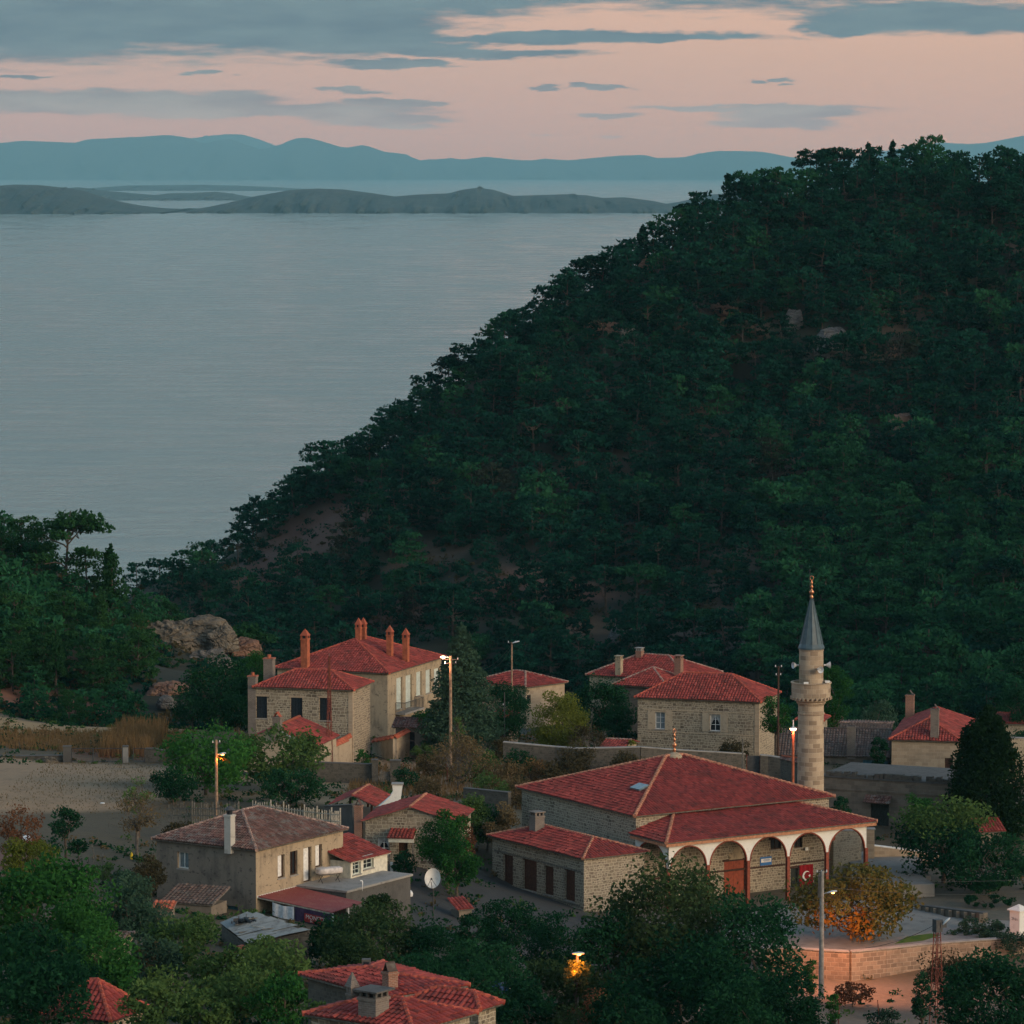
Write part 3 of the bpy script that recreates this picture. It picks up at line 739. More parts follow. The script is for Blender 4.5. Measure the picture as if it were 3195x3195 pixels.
def tile_plane(mb, poly, mi=0, cu=.3, rv=.38, seed=0, slab=.09, slab_mi=1):
    """a roof slope: closed slab plus rows of overlapping barrel tiles"""
    poly = np.asarray(poly, float)
    n = np.cross(poly[1] - poly[0], poly[2] - poly[0]); n /= np.linalg.norm(n)
    if n[2] < 0: poly = poly[::-1]; n = -n
    t = np.array([-n[1], n[0], 0]); t /= np.linalg.norm(t); b = np.cross(n, t)
    if b[2] < 0: t = -t; b = -b
    o = poly[np.argmin(poly @ b)]
    pu = (poly - o) @ t; pv = (poly - o) @ b
    m_ = len(poly); mb.add(poly, np.arange(m_), mi, tint=.2)
    low = poly - n * slab; mb.add(low, np.arange(m_)[::-1], slab_mi, tint=.5)
    k = np.arange(m_); mb.add(np.vstack([poly, low]), np.stack([k, k + m_, (k + 1) % m_ + m_, (k + 1) % m_], 1), slab_mi, tint=.5)
    us = np.arange(math.floor(pu.min() / cu), math.ceil(pu.max() / cu) + 1) * cu; vs = np.arange(0, pv.max() + rv, rv)
    U, Vv = np.meshgrid(us, vs); U = U.ravel(); Vv = Vv.ravel()
    ok = inpoly(U, Vv + rv * .5, list(zip(pu, pv)))
    U, Vv = U[ok], Vv[ok]; K = len(U)
    if K == 0: return
    rs = np.random.RandomState(seed + 11)
    prof = [(-.5, .0), (-.28, .075), (0, .1), (.28, .075), (.5, .0)]
    V = np.zeros((K, 10, 3)); jit = rs.uniform(-.012, .012, (K, 1))
    for q, (a, h) in enumerate(prof):
        V[:, q] = o + (U[:, None] + a * cu * .98 + jit) * t + (Vv[:, None] - .03) * b + (h + .035) * n
        V[:, q + 5] = o + (U[:, None] + a * cu * .9 + jit) * t + (Vv[:, None] + rv) * b + (h * .9 + .0) * n
    V += (n * .09)[None, None] * (vnoise(U + seed * 7.7, Vv, 2.2, 3) - .5)[:, None, None] + (n * .05)[None, None] * (rs.rand(K) ** 6)[:, None, None]
    base = np.arange(K) * 10; f = []
    for q in range(4): f.append(np.stack([base + q, base + q + 1, base + q + 6, base + q + 5], 1))
    fq = np.vstack(f)
    tint = np.clip(rs.normal(.5, .24, K), 0, 1)
    mb.add(V.reshape(-1, 3), fq, mi, tint=np.repeat(tint, 10))
    mb.add(V.reshape(-1, 3), np.vstack([np.stack([base, base + 1, base + 2, base + 2], 1), np.stack([base, base + 2, base + 4, base + 4], 1), np.stack([base + 2, base + 3, base + 4, base + 4], 1)])[:, [2, 1, 0]], mi, tint=np.repeat(tint * .6, 10))

def cap_row(mb, a, b, r=.13, seg=.36, mi=0):
    a = np.asarray(a, float); b = np.asarray(b, float); L = np.linalg.norm(b - a); k = max(1, int(L / seg))
    for i in range(k):
        p = a + (b - a) * (i / k); q = a + (b - a) * ((i + 1.12) / k)
        mb.cyl(p + [0, 0, .03], q + [0, 0, .0], r * 1.05, r * .9, 8, mi)

def hip_roof(B_, mat='tile_red', ridge='ridge_mortar', rise=None, ridge_py=None, cu=.3, rv=.38, slab='wood_grey', seed=0, capr=.13):
    A, Bn, o, z = B_.A, B_.B, B_.ov, B_.ze
    half = min(A, Bn) / 2 + o
    if A >= Bn: r0, r1 = (half - o, Bn / 2), (A + o - half, Bn / 2)
    else: r0, r1 = (A / 2, half - o), (A / 2, Bn + o - half)
    if rise is None: rise = B_.zpix(((r0[0] + r1[0]) / 2, (r0[1] + r1[1]) / 2), ridge_py) - z
    B_.rise = rise; B_.rt = 'hip'
    c = [np.array(q, float) for q in ((-o, -o, z), (A + o, -o, z), (A + o, Bn + o, z), (-o, Bn + o, z))]
    R0 = np.array([r0[0], r0[1], z + rise]); R1 = np.array([r1[0], r1[1], z + rise])
    if np.linalg.norm(R0 - R1) < .15: R1 = R0
    mb = MB()
    if A >= Bn: faces = [[c[0], c[1], R1, R0], [c[1], c[2], R1], [c[2], c[3], R0, R1], [c[3], c[0], R0]]
    else: faces = [[c[0], c[1], R0], [c[1], c[2], R1, R0], [c[2], c[3], R1], [c[3], c[0], R0, R1]]
    for i, f in enumerate(faces):
        g = [f[0]]
        for q in f[1:]:
            if np.linalg.norm(q - g[-1]) > .05: g.append(q)
        if len(g) > 2: tile_plane(mb, g, 0, cu, rv, seed + i)
    mb.add([c[0] - [0, 0, .1], c[1] - [0, 0, .1], c[2] - [0, 0, .1], c[3] - [0, 0, .1]], [[3, 2, 1, 0]], 1, tint=.5)
    roof = mb.build('roof', [M[mat], M[slab]], B_.root)
    mc = MB()
    if R0 is not R1: cap_row(mc, R0, R1, capr)
    hips = [(c[0], R0), (c[1], R1 if A >= Bn else R0), (c[2], R1), (c[3], R0 if A >= Bn else R1)]
    for a, b in hips: cap_row(mc, a, b, capr)
    mc.build('ridge_cap', M[ridge], roof)
    B_.roof = roof
    return roof

def gable_roof(B_, axis='x', mat='tile_red', ridge='ridge_mortar', rise=None, ridge_py=None, wall=None, cu=.3, rv=.38, slab='wood_grey', seed=0):
    A, Bn, o, z = B_.A, B_.B, B_.ov, B_.ze
    if axis == 'x': r0, r1 = (-o, Bn / 2), (A + o, Bn / 2)
    else: r0, r1 = (A / 2, -o), (A / 2, Bn + o)
    if rise is None: rise = B_.zpix(((r0[0] + r1[0]) / 2, (r0[1] + r1[1]) / 2), ridge_py) - z
    B_.rise = rise; B_.rt = 'g' + axis
    R0 = np.array([*r0, z + rise]); R1 = np.array([*r1, z + rise])
    c = [np.array(q, float) for q in ((-o, -o, z), (A + o, -o, z), (A + o, Bn + o, z), (-o, Bn + o, z))]
    mb = MB()
    if axis == 'x': fs = [[c[0], c[1], R1, R0], [c[2], c[3], R0, R1]]
    else: fs = [[c[1], c[2], R1, R0], [c[3], c[0], R0, R1]]
    for i, f in enumerate(fs): tile_plane(mb, f, 0, cu, rv, seed + i)
    roof = mb.build('roof', [M[mat], M[slab]], B_.root)
    mc = MB(); cap_row(mc, R0, R1, .14); mc.build('ridge_cap', M[ridge], roof)
    B_.roof = roof
    return roof

WIN = {'dark': ('dark_shutter', None, 'plaster_grey'), 'wood': ('wood_shutter', None, None), 'void': ('dark_void', None, None)}
def opening(B_, k, r, kind, parent=None, depth=.2):
    """fills a wall opening r=(s0,s1,z0,z1) on side k with a window or door part"""
    s0, s1, z0, z1 = r; w_ = s1 - s0; h_ = z1 - z0
    def bx(mb, a, b, c, d, n0, n1, mi=0):      # n: depth behind the wall face
        if k == 'R': mb.box(a, b, n0, n1, c, d, mi)
        else: mb.box(n0, n1, a, b, c, d, mi)
    par = parent or B_.root
    if kind in ('dark', 'wood', 'void', 'door_dark', 'door_wood', 'door_red', 'door_green', 'blind', 'blue'):
        mt = {'dark': 'dark_shutter', 'wood': 'wood_shutter', 'void': 'dark_void', 'door_dark': 'dark_shutter', 'door_wood': 'wood_dark', 'door_red': 'wood_door', 'door_green': 'dark_green_door', 'blind': 'blind', 'blue': 'blue_paint'}[kind]
        mb = MB(); nb = 4 if kind != 'blind' else 7
        if kind == 'blind':
            for i in range(nb):
                c = z0 + h_ * i / nb; bx(mb, s0 + .03, s1 - .03, c, c + h_ / nb * .86, depth - .03, depth + .02)
            bx(mb, s0, s1, z0, z1, depth + .02, depth + .05)
        else:
            for i in range(nb):
                a = s0 + w_ * i / nb; bx(mb, a + .008, a + w_ / nb - .008, z0, z1, depth, depth + .04)
            bx(mb, s0, s1, z0, z1, depth + .04, depth + .07)
        o = mb.build('door' if kind.startswith('door') else 'window', M[mt], par)
    else:
        gl_, fr = {'glass': ('glass_dim', 'white_paint'), 'brown': ('curtain', 'wood_dark'), 'curtain': ('dark_void', 'white_paint'), 'grey': ('window_grey', 'lamp_grey'), 'brown_dark': ('dark_void', 'wood_dark'), 'green': ('dark_void', 'blind')}[kind]
        mb = MB(); bx(mb, s0, s1, z0, z1, depth + .05, depth + .08)
        o = mb.build('window', M[gl_], par)
        if kind == 'curtain':
            mc = MB()
            mid = (s0 + s1) / 2
            for sg in (-1, 1):
                e = s0 if sg < 0 else s1
                pts = [(mid - sg * -.02 * 0, z1), (e, z1), (e, z0), (e - sg * -.0, z0), (e + -sg * w_ * .12, z0 + h_ * .42), (mid, z1 - h_ * .12)]
                pl = [((a, depth + .03, z) if k == 'R' else (depth + .03, a, z)) for a, z in pts]
                mc.poly(pl); mc.poly(pl[::-1])
            mc.build('curtain', M['curtain'], o)
        fm = MB(); t = .07
        for a, b, c, d in ((s0, s0 + t, z0, z1), (s1 - t, s1, z0, z1), (s0 + t, s1 - t, z0, z0 + t), (s0 + t, s1 - t, z1 - t, z1)):
            bx(fm, a, b, c, d, depth - .03, depth + .04)
        if w_ > .6 and kind != 'brown': bx(fm, (s0 + s1) / 2 - .025, (s0 + s1) / 2 + .025, z0 + t, z1 - t, depth - .025, depth + .04)
        if kind in ('grey', 'curtain', 'green'):
            for q in (.36, .68): bx(fm, s0 + t, s1 - t, z0 + h_ * q, z0 + h_ * q + .04, depth - .02, depth + .035)
        fm.build('frame', M[fr], o)
    if kind not in ('void',) and not kind.startswith('door'):
        sm = MB(); bx(sm, s0 - .06, s1 + .06, z0 - .09, z0 - .003, -.07, depth - .04); sm.build('sill', M['concrete'], o)
    return o

def walls(B_, mat, opens=(), lintel=None, z0=-1.2, corner=None):
    """four outer walls, with openings [(side, rect, kind)]"""
    A, Bn, z = B_.A, B_.B, B_.ze
    hR = [r for k, r, _ in opens if k == 'R']; hL = [r for k, r, _ in opens if k == 'L']
    mb = MB()
    panel(mb, (0, 0, 0), (1, 0, 0), (0, -1, 0), A, z0, z, hR)
    panel(mb, (0, 0, 0), (0, 1, 0), (-1, 0, 0), Bn, z0, z, hL)
    panel(mb, (A, 0, 0), (0, 1, 0), (1, 0, 0), Bn, z0, z, [])
    panel(mb, (0, Bn, 0), (1, 0, 0), (0, 1, 0), A, z0, z, [])
    if getattr(B_, 'rt', '') == 'gx':
        for x in (0, A): mb.poly([(x, 0, z), (x, Bn, z), (x, Bn / 2, z + B_.rise)] if x else [(x, Bn, z), (x, 0, z), (x, Bn / 2, z + B_.rise)])
    if getattr(B_, 'rt', '') == 'gy':
        for y in (0, Bn): mb.poly([(0, y, z), (A, y, z), (A / 2, y, z + B_.rise)] if not y else [(A, y, z), (0, y, z), (A / 2, y, z + B_.rise)])
    wl = mb.build('wall', M[mat] if isinstance(mat, str) else mat, B_.root)
    if lintel:
        for k, r, kd in opens:
            s0, s1, c, d = r; lm = MB()
            if k == 'R': lm.box(s0 - .18, s1 + .18, -.03, .1, d + .004, d + .2)
            else: lm.box(-.03, .1, s0 - .18, s1 + .18, d + .004, d + .2)
            lm.build('lintel', M[lintel], wl)
    for k, r, kd in opens:
        if kd: opening(B_, k, r, kd)
    return wl

def chimney(B_, q, w_, h, mat='brick', cap='flat', capmat=None, d_=None, z0=None, parent=None):
    """q local (x,y) centre; rises h above z0"""
    x, y = q; d_ = d_ or w_; z0 = B_.roof_h(x, y) - .6 if z0 is None else z0
    zt_ = z0 + h
    mb = MB(); mb.box(x - w_ / 2, x + w_ / 2, y - d_ / 2, y + d_ / 2, z0, zt_)
    mb.box(x - w_ / 2 - .05, x + w_ / 2 + .05, y - d_ / 2 - .05, y + d_ / 2 + .05, zt_ - .16, zt_ - .04)
    o = mb.build('chimney', M[mat], parent or B_.root)
    cm = MB(); e = .08
    if cap == 'flat' or cap == 'slab':
        for a in (-1, 0, 1):
            for b in (-1, 0, 1):
                if a or b: cm.box(x + a * (w_ / 2 - .09) - .07, x + a * (w_ / 2 - .09) + .07, y + b * (d_ / 2 - .09) - .07, y + b * (d_ / 2 - .09) + .07, zt_, zt_ + .26)
        cm.box(x - w_ / 2 + .16, x + w_ / 2 - .16, y - d_ / 2 + .16, y + d_ / 2 - .16, zt_, zt_ + .2, 1)
        ex = e if cap == 'flat' else .2
        cm.box(x - w_ / 2 - ex, x + w_ / 2 + ex, y - d_ / 2 - ex, y + d_ / 2 + ex, zt_ + .26, zt_ + .34)
    elif cap == 'pyramid':
        cm.box(x - w_ / 2 + .05, x + w_ / 2 - .05, y - d_ / 2 + .05, y + d_ / 2 - .05, zt_, zt_ + .3, 1)
        for a in (-1, 1):
            for b in (-1, 1): cm.box(x + a * (w_ / 2 - .08) - .09, x + a * (w_ / 2 - .08) + .09, y + b * (d_ / 2 - .08) - .09, y + b * (d_ / 2 - .08) + .09, zt_, zt_ + .3)
        q0 = [(x - w_ / 2 - e, y - d_ / 2 - e), (x + w_ / 2 + e, y - d_ / 2 - e), (x + w_ / 2 + e, y + d_ / 2 + e), (x - w_ / 2 - e, y + d_ / 2 + e)]
        zz = zt_ + .3; top = [(x + (a - x) * .28, y + (b - y) * .28, zz + .55) for a, b in q0]
        v = [(a, b, zz) for a, b in q0] + top
        cm.add(v, [[0, 1, 5, 4], [1, 2, 6, 5], [2, 3, 7, 6], [3, 0, 4, 7], [4, 5, 6, 7], [3, 2, 1, 0]])
        cm.cyl((x, y, zz + .55), (x, y, zz + .7), .1, .04, 6)
    elif cap == 'tiles':
        zz = zt_
        for sg in (-1, 1):
            cm.obox((x - w_ / 2, y + sg * d_ * .42, zz), (w_, 0, 0), (0, -sg * .05, .04), (0, -sg * d_ * .38, .42))
        cm.box(x - w_ / 2, x + w_ / 2, y - d_ / 2, y - d_ / 2 + .1, zz, zz + .06)
    elif cap == 'cowl':
        cm.cyl((x, y, zt_), (x, y, zt_ + .38), w_ * .34, w_ * .34, 12, 1)
        cm.cyl((x, y, zt_ + .34), (x, y, zt_ + .62), w_ * .72, .06, 14); cm.cyl((x, y, zt_ + .62), (x, y, zt_ + .95), .045, .03, 6)
    elif cap == 'pot':
        cm.cyl((x, y, zt_ - .04), (x, y, zt_ + .34), w_ * .22, w_ * .2, 10); cm.box(x - w_ / 2 - .06, x + w_ / 2 + .06, y - d_ / 2 - .06, y + d_ / 2 + .06, zt_ - .04, zt_ + .03)
    if cm.V: cm.build('chimney_cap', [M[capmat or mat], M['dark_void']], o)
    return o

def chimney_px(B_, sxc, sy_base, sy_top, wpx, **kw):
    """chimney that meets the roof at picture (sxc, sy_base) and ends at row sy_top"""
    q = B_.roof_hit(sxc, sy_base)
    if q is None: q = np.array([B_.A / 2, B_.B / 2, B_.ze + B_.rise])
    w_ = wpx / FPX * B_.W(q)[1] / (abs(math.cos(B_.rz)) + abs(math.sin(B_.rz)))
    kc = {'flat': .34, 'slab': .34, 'pyramid': .95, 'tiles': .42, 'cowl': .62, 'pot': .3}[kw.get('cap', 'flat')]
    top = B_.zpix((q[0], q[1]), sy_top) - kc
    return chimney(B_, (q[0], q[1]), w_, top - (q[2] - .5), z0=q[2] - .5, **kw)

def wallrun(name, label, pts, thick=.4, mat='rubble_dark', cap='concrete', cat='stone wall', z_under=1.0, caph=.09, group=None, tiled=False):
    """free-standing wall through world points (x,y,ztop,zbottom)"""
    o0 = np.array([pts[0][0], pts[0][1], pts[0][3]])
    root = thing(name, label, cat, o0, 0, group)
    body, cp = MB(), MB()
    for k in range(len(pts) - 1):
        a, b = np.array(pts[k], float), np.array(pts[k + 1], float)
        d = (b - a)[:2]; L = np.hypot(*d); t = np.array([d[0] / L, d[1] / L, 0]); n = np.array([-t[1], t[0], 0])
        pa = np.array([a[0], a[1], 0]) - o0; pb = np.array([b[0], b[1], 0]) - o0
        h = thick / 2
        v = [pa - n * h + [0, 0, a[3] - z_under], pb - n * h + [0, 0, b[3] - z_under], pb + n * h + [0, 0, b[3] - z_under], pa + n * h + [0, 0, a[3] - z_under],
             pa - n * h + [0, 0, a[2]], pb - n * h + [0, 0, b[2]], pb + n * h + [0, 0, b[2]], pa + n * h + [0, 0, a[2]]]
        F6 = [[0, 3, 2, 1], [4, 5, 6, 7], [0, 1, 5, 4], [1, 2, 6, 5], [2, 3, 7, 6], [3, 0, 4, 7]]
        body.add(v, F6)
        h2 = h + .06
        u = [pa - n * h2 + [0, 0, a[2] + .003], pb - n * h2 + [0, 0, b[2] + .003], pb + n * h2 + [0, 0, b[2] + .003], pa + n * h2 + [0, 0, a[2] + .003]]
        if tiled:
            m0 = (u[0] + u[3]) / 2 + [0, 0, .28]; m1 = (u[1] + u[2]) / 2 + [0, 0, .28]
            tile_plane(cp, [u[0], u[1], m1, m0], 0, .26, .3, k, .05, 0); tile_plane(cp, [u[2], u[3], m0, m1], 0, .26, .3, k + 5, .05, 0); cap_row(cp, m0, m1, .1, .34, 1)
        else:
            w8 = u + [q + [0, 0, caph] for q in u]
            cp.add(w8, F6)
    body.build('wall_body', M[mat], root)
    if cap: cp.build('coping', [M[cap], M['tile_orange']] if tiled else M[cap], root)
    return root
def wpt(sx, sy_top, sy_bot, Y):
    a = P(sx, sy_top, Y); return (a[0], a[1], a[2], P(sx, sy_bot, Y)[2])

def lettering(txt, size, mat, parent, loc, rot, name='lettering', ext=.004):
    tc = bpy.data.curves.new(name, 'FONT'); tc.body = txt; tc.size = size; tc.extrude = ext
    to = bpy.data.objects.new('tmp_text', tc); COL.objects.link(to); bpy.context.view_layer.update()
    me = bpy.data.meshes.new_from_object(to.evaluated_get(bpy.context.evaluated_depsgraph_get()))
    bpy.data.objects.remove(to); bpy.data.curves.remove(tc); me.materials.clear(); me.materials.append(M[mat])
    o = link(bpy.data.objects.new(name, me), parent); o.location = loc; o.rotation_euler = rot
    return o
# ------------------------------------------------------------------ mosque
Hm = Bld('mosque', 'large stone mosque with a broad red pyramid roof and a white arcaded porch', 'mosque', (1980, 2547), (2621.5, 2488), (1578, 2459), 335, 2818, .4)
hip_roof(Hm, 'tile_red2', 'ridge_mortar', ridge_py=2357, cu=.28, rv=.4, seed=1, capr=.17)
D_ = P(2071, 2629, 330.8); f_ = Hm.Lc(D_); r_ = Hm.Lc(onz(2746, 2564.5, D_[2]))
px0, px1, yf, zp = f_[0], max(r_[0], Hm.A + .8), (f_[1] + r_[1]) / 2, f_[2]
ya = yf + .65
posts = [Hm.side('R', q, 2690, ya)[0] for q in (2085, 2208, 2333.6, 2458, 2579, 2701)]
fl_z = Hm.side('R', 2452, 2826, ya)[1]
op = [('R', Hm.rect('R', 2259, 2686, 2327, 2795), 'door_red'), ('R', Hm.rect('R', 2404, 2619, 2438, 2650), 'brown_dark'), ('R', Hm.rect('R', 2478, 2613, 2504, 2645), 'brown_dark'), ('R', Hm.rect('R', 2467, 2709, 2490, 2790), 'door_green')]
walls(Hm, 'rubble_mosque', op, 'wood_dark')
# plastered lower face of the porch wall is the hall wall itself; trim, panel and notices on it
tb = MB(); q = Hm.rect('R', 2330, 2699, 2455, 2704); tb.box(posts[0], posts[-1], -.035, .05, q[2] - .05, q[2] + .1); tb.build('timber_band', M['wood_dark'], Hm.root)
mb = MB(); q = Hm.rect('R', 2274, 2660, 2316, 2681)
mb.box(q[0], q[1], -.05, .02, q[2], q[3])
n_ = 14; cxp = (q[0] + q[1]) / 2 + .25; rr = (q[1] - q[0]) / 2 * .72
mb.add([(cxp + rr * math.cos(a), -.05, q[3] + .03 + rr * math.sin(a)) for a in np.linspace(0, math.pi, n_)], [list(range(n_))[::-1]])
mb.build('inscription_panel', M['plaster_old'], Hm.root)
# porch roof
pr = MB(); d_ = -yf; zt0 = Hm.ze - .22
F0, F1, T1, T0 = (px0, yf, zp), (px1, yf, zp), (px1 - d_ * .8, .0, zt0), (px0 + d_ * .8, .0, zt0)
tile_plane(pr, [F0, F1, T1, T0], 0, .28, .4, 31); tile_plane(pr, [(px0, 0, zp), F0, T0], 0, .28, .4, 32); tile_plane(pr, [F1, (px1, 0, zp), T1], 0, .28, .4, 33)
pr.add([F0, F1, (px1, 0, zp), (px0, 0, zp)] - np.array([0, 0, .1]), [[3, 2, 1, 0]], 1, tint=.5)
po = pr.build('porch_roof', [M['tile_red2'], M['wood_grey']], Hm.root)
for a, b in ((F0, T0), (F1, T1)):
    mc = MB(); cap_row(mc, a, b, .16); mc.build('ridge_cap', M['ridge_mortar'], po)
fa = MB(); fa.box(px0 + .05, px1 - .05, yf + .05, yf + .12, zp - .36, zp - .11); fa.box(px0 + .05, px0 + .12, yf + .12, -.05, zp - .36, zp - .11); fa.box(px1 - .12, px1 - .05, yf + .12, -.05, zp - .36, zp - .11)
fa.build('fascia', M['wood_fascia'], po)
zs = Hm.side('R', 2458, 2672, ya)[1]; ztop = zp - .12

def arcade(pts, name='arcade'):
    """white spandrel wall over round arches from post to post (local points), with a wooden arch band"""
    sp, band = MB(), MB(); th = .16
    for (x0, y0), (x1, y1) in zip(pts, pts[1:]):
        L = math.hypot(x1 - x0, y1 - y0); t = np.array([(x1 - x0) / L, (y1 - y0) / L, 0]); n = np.array([t[1], -t[0], 0])
        o = np.array([x0, y0, 0]); g = .13; R = L / 2 - g; rz_ = min(R, ztop - zs - .22)
        K = 22; ang = np.linspace(math.pi, 0, K)
        arc = [(L / 2 + R * math.cos(a), zs + rz_ * math.sin(a)) for a in ang]
        xs_ = [0] + [a for a, _ in arc] + [L]; zz = [zs] + [z for _, z in arc] + [zs]
        for k in range(len(xs_) - 1):
            a, b = xs_[k], xs_[k + 1]; z0_, z1_ = zz[k], zz[k + 1]
            q = lambda u, z, w_: o + t * u + n * w_ + np.array([0, 0, z])
            if b - a > 1e-5:
                sp.add([q(a, z0_, th / 2), q(b, z1_, th / 2), q(b, ztop, th / 2), q(a, ztop, th / 2)], [[0, 1, 2, 3]])
                sp.add([q(a, z0_, -th / 2), q(b, z1_, -th / 2), q(b, ztop, -th / 2), q(a, ztop, -th / 2)], [[3, 2, 1, 0]])
        for k in range(K - 1):
            (a, z0_), (b, z1_) = arc[k], arc[k + 1]
            c_ = np.array([L / 2, zs]); s_ = 1 - .1 / R
            ia, ib = c_ + (np.array([a, z0_]) - c_) * s_, c_ + (np.array([b, z1_]) - c_) * s_
            q = lambda u, w_: o + t * u[0] + n * w_ + np.array([0, 0, u[1]])
            w2 = th / 2 + .04
            oa, ob_ = np.array([a, z0_]), np.array([b, z1_])
            band.add([q(ia, w2), q(ib, w2), q(ob_, w2), q(oa, w2), q(ia, -w2), q(ib, -w2), q(ob_, -w2), q(oa, -w2)], [[0, 1, 2, 3], [7, 6, 5, 4], [0, 4, 5, 1], [3, 2, 6, 7]])
    a_ = sp.build(name, M['plaster_white'], Hm.root); band.build('arch_band', M['wood_red'], a_)
arcade([(p_, ya) for p_ in posts]); arcade([(posts[0], -.1), (posts[0], ya)]); arcade([(posts[-1], ya), (posts[-1], -.1)])
for p_ in posts:
    mb = MB(); mb.box(p_ - .14, p_ + .14, ya - .14, ya + .14, fl_z + .1, zs + .02); mb.box(p_ - .2, p_ + .2, ya - .2, ya + .2, fl_z - .05, fl_z + .3)
    mb.build('porch_post', M['wood_red'], Hm.root)
mb = MB(); mb.box(posts[0] - .6, posts[-1] + .6, yf + .2, -.003, -.9, fl_z); mb.build('porch_floor', M['paving'], Hm.root)
# skylight
q = Hm.roof_hit(1997, 2461)
mb = MB(); tt = np.array([0, 1.0, 0]); bb = np.array([1, 0, Hm.rise / (min(Hm.A, Hm.B) / 2 + Hm.ov)]); bb /= np.linalg.norm(bb); nn = np.cross(bb, tt)
mb.obox(q - tt * .75 - bb * .5 + nn * .1, tt * 1.5, bb * 1.0, nn * .16); mb.build('skylight', M['glass_dim'], Hm.roof)
# roof finial
apx = np.array([Hm.A / 2, Hm.B / 2, Hm.ze + Hm.rise])
mb = MB(); mb.lathe([(.75, -.22), (.62, .02), (.4, .2), (.12, .3), (.0, .32)], apx, 16); mb.build('finial_base', M['plaster_old'], Hm.roof)
def finial(base, h, parent, tip=True):
    mb = MB(); s_ = h
    mb.lathe([(.05 * s_, 0), (.05 * s_, .04 * s_), (.085 * s_, .1 * s_), (.04 * s_, .16 * s_), (.03 * s_, .2 * s_), (.1 * s_, .27 * s_), (.105 * s_, .33 * s_), (.035 * s_, .41 * s_), (.028 * s_, .46 * s_), (.075 * s_, .52 * s_), (.03 * s_, .59 * s_), (.024 * s_, .64 * s_), (.06 * s_, .7 * s_), (.02 * s_, .76 * s_), (.015 * s_, .82 * s_)], base, 14)
    a = np.linspace(-math.pi * .36, math.pi * 1.36, 22)
    mb.tube([base + np.array([.075 * s_ * math.cos(t), 0, .9 * s_ + .085 * s_ * math.sin(t)]) for t in a], .018 * s_, 6)
    return mb.build('finial', M['copper'], parent, True)
finial(apx + [0, 0, .28], 2.05, Hm.roof)

# notices and flag on the porch wall
q = Hm.rect('R', 2371, 2673, 2406, 2699)
sg = thing('wall_sign', 'blue and white notice board on the porch wall right of the red door', 'sign', Hm.W((q[0], -.06, q[2])), Hm.rz)
w_, h_ = q[1] - q[0], q[3] - q[2]
mb = MB(); mb.box(0, w_, -.03, .03, 0, h_); mb.build('board', M['sign_blue'], sg)
mb = MB(); mb.box(.06, w_ - .06, -.036, -.031, h_ * .36, h_ * .8); mb.build('white_panel', M['white_paint'], sg)
mb = MB()
for z_, a, b in ((.68, .28, .8), (.58, .22, .86), (.48, .3, .72)): mb.box(w_ * a, w_ * b, -.041, -.037, h_ * z_, h_ * (z_ + .04))
for k in range(9): mb.box(w_ * (.1 + k * .09), w_ * (.16 + k * .09), -.036, -.031, h_ * .14, h_ * .22)
mb.build('lettering', M['sign_blue'], sg)
q = Hm.rect('R', 2491, 2697, 2533, 2766)
fg = thing('flag', 'red flag with white crescent and star hung on the porch wall', 'flag', Hm.W((q[0], -.16, q[2])), Hm.rz)
w_, h_ = q[1] - q[0], q[3] - q[2]
mb = MB(); n_ = 16
vv = [(w_ * i / n_, -.03 * math.sin(i * 1.3), z_) for z_ in (0, h_ * .5, h_) for i in range(n_ + 1)]
mb.add(vv, [(r * (n_ + 1) + i, r * (n_ + 1) + i + 1, (r + 1) * (n_ + 1) + i + 1, (r + 1) * (n_ + 1) + i) for r in (0, 1) for i in range(n_)]); mb.build('cloth', M['flag_red'], fg)
mb = MB(); R = w_ * .3; cxx, czz = w_ * .5, h_ * .5
o_ = [(cxx + R * math.cos(a), -.05, czz + R * math.sin(a)) for a in np.linspace(.5, 2 * math.pi - .5, 24)]
i_ = [(cxx + R * .25 + R * .8 * math.cos(a), -.05, czz + R * .8 * math.sin(a)) for a in np.linspace(.62, 2 * math.pi - .62, 24)]
mb.add(o_ + i_, [(k, k + 1, 25 + k, 24 + k) for k in range(23)])
st = [(cxx + R * .75 + (R * .36 if k % 2 == 0 else R * .14) * math.cos(math.pi + k * math.pi / 5), -.052, czz + (R * .36 if k % 2 == 0 else R * .14) * math.sin(math.pi + k * math.pi / 5)) for k in range(10)]
mb.add(st + [(cxx + R * .75, -.052, czz)], [(k, (k + 1) % 10, 10) for k in range(10)]); mb.build('crescent_and_star', M['white_paint'], fg)
q = Hm.rect('R', 2508, 2640, 2520, 2652)
fl = thing('floodlight', 'small white floodlight fixed on the porch wall under the upper window', 'lamp', Hm.W((q[0], -.25, q[2])), Hm.rz)
mb = MB(); mb.box(0, .3, 0, .12, 0, .26); mb.build('housing', M['white_paint'], fl); mb = MB(); mb.box(.1, .2, .12, .26, .08, .2); mb.build('bracket', M['steel_dark'], fl)

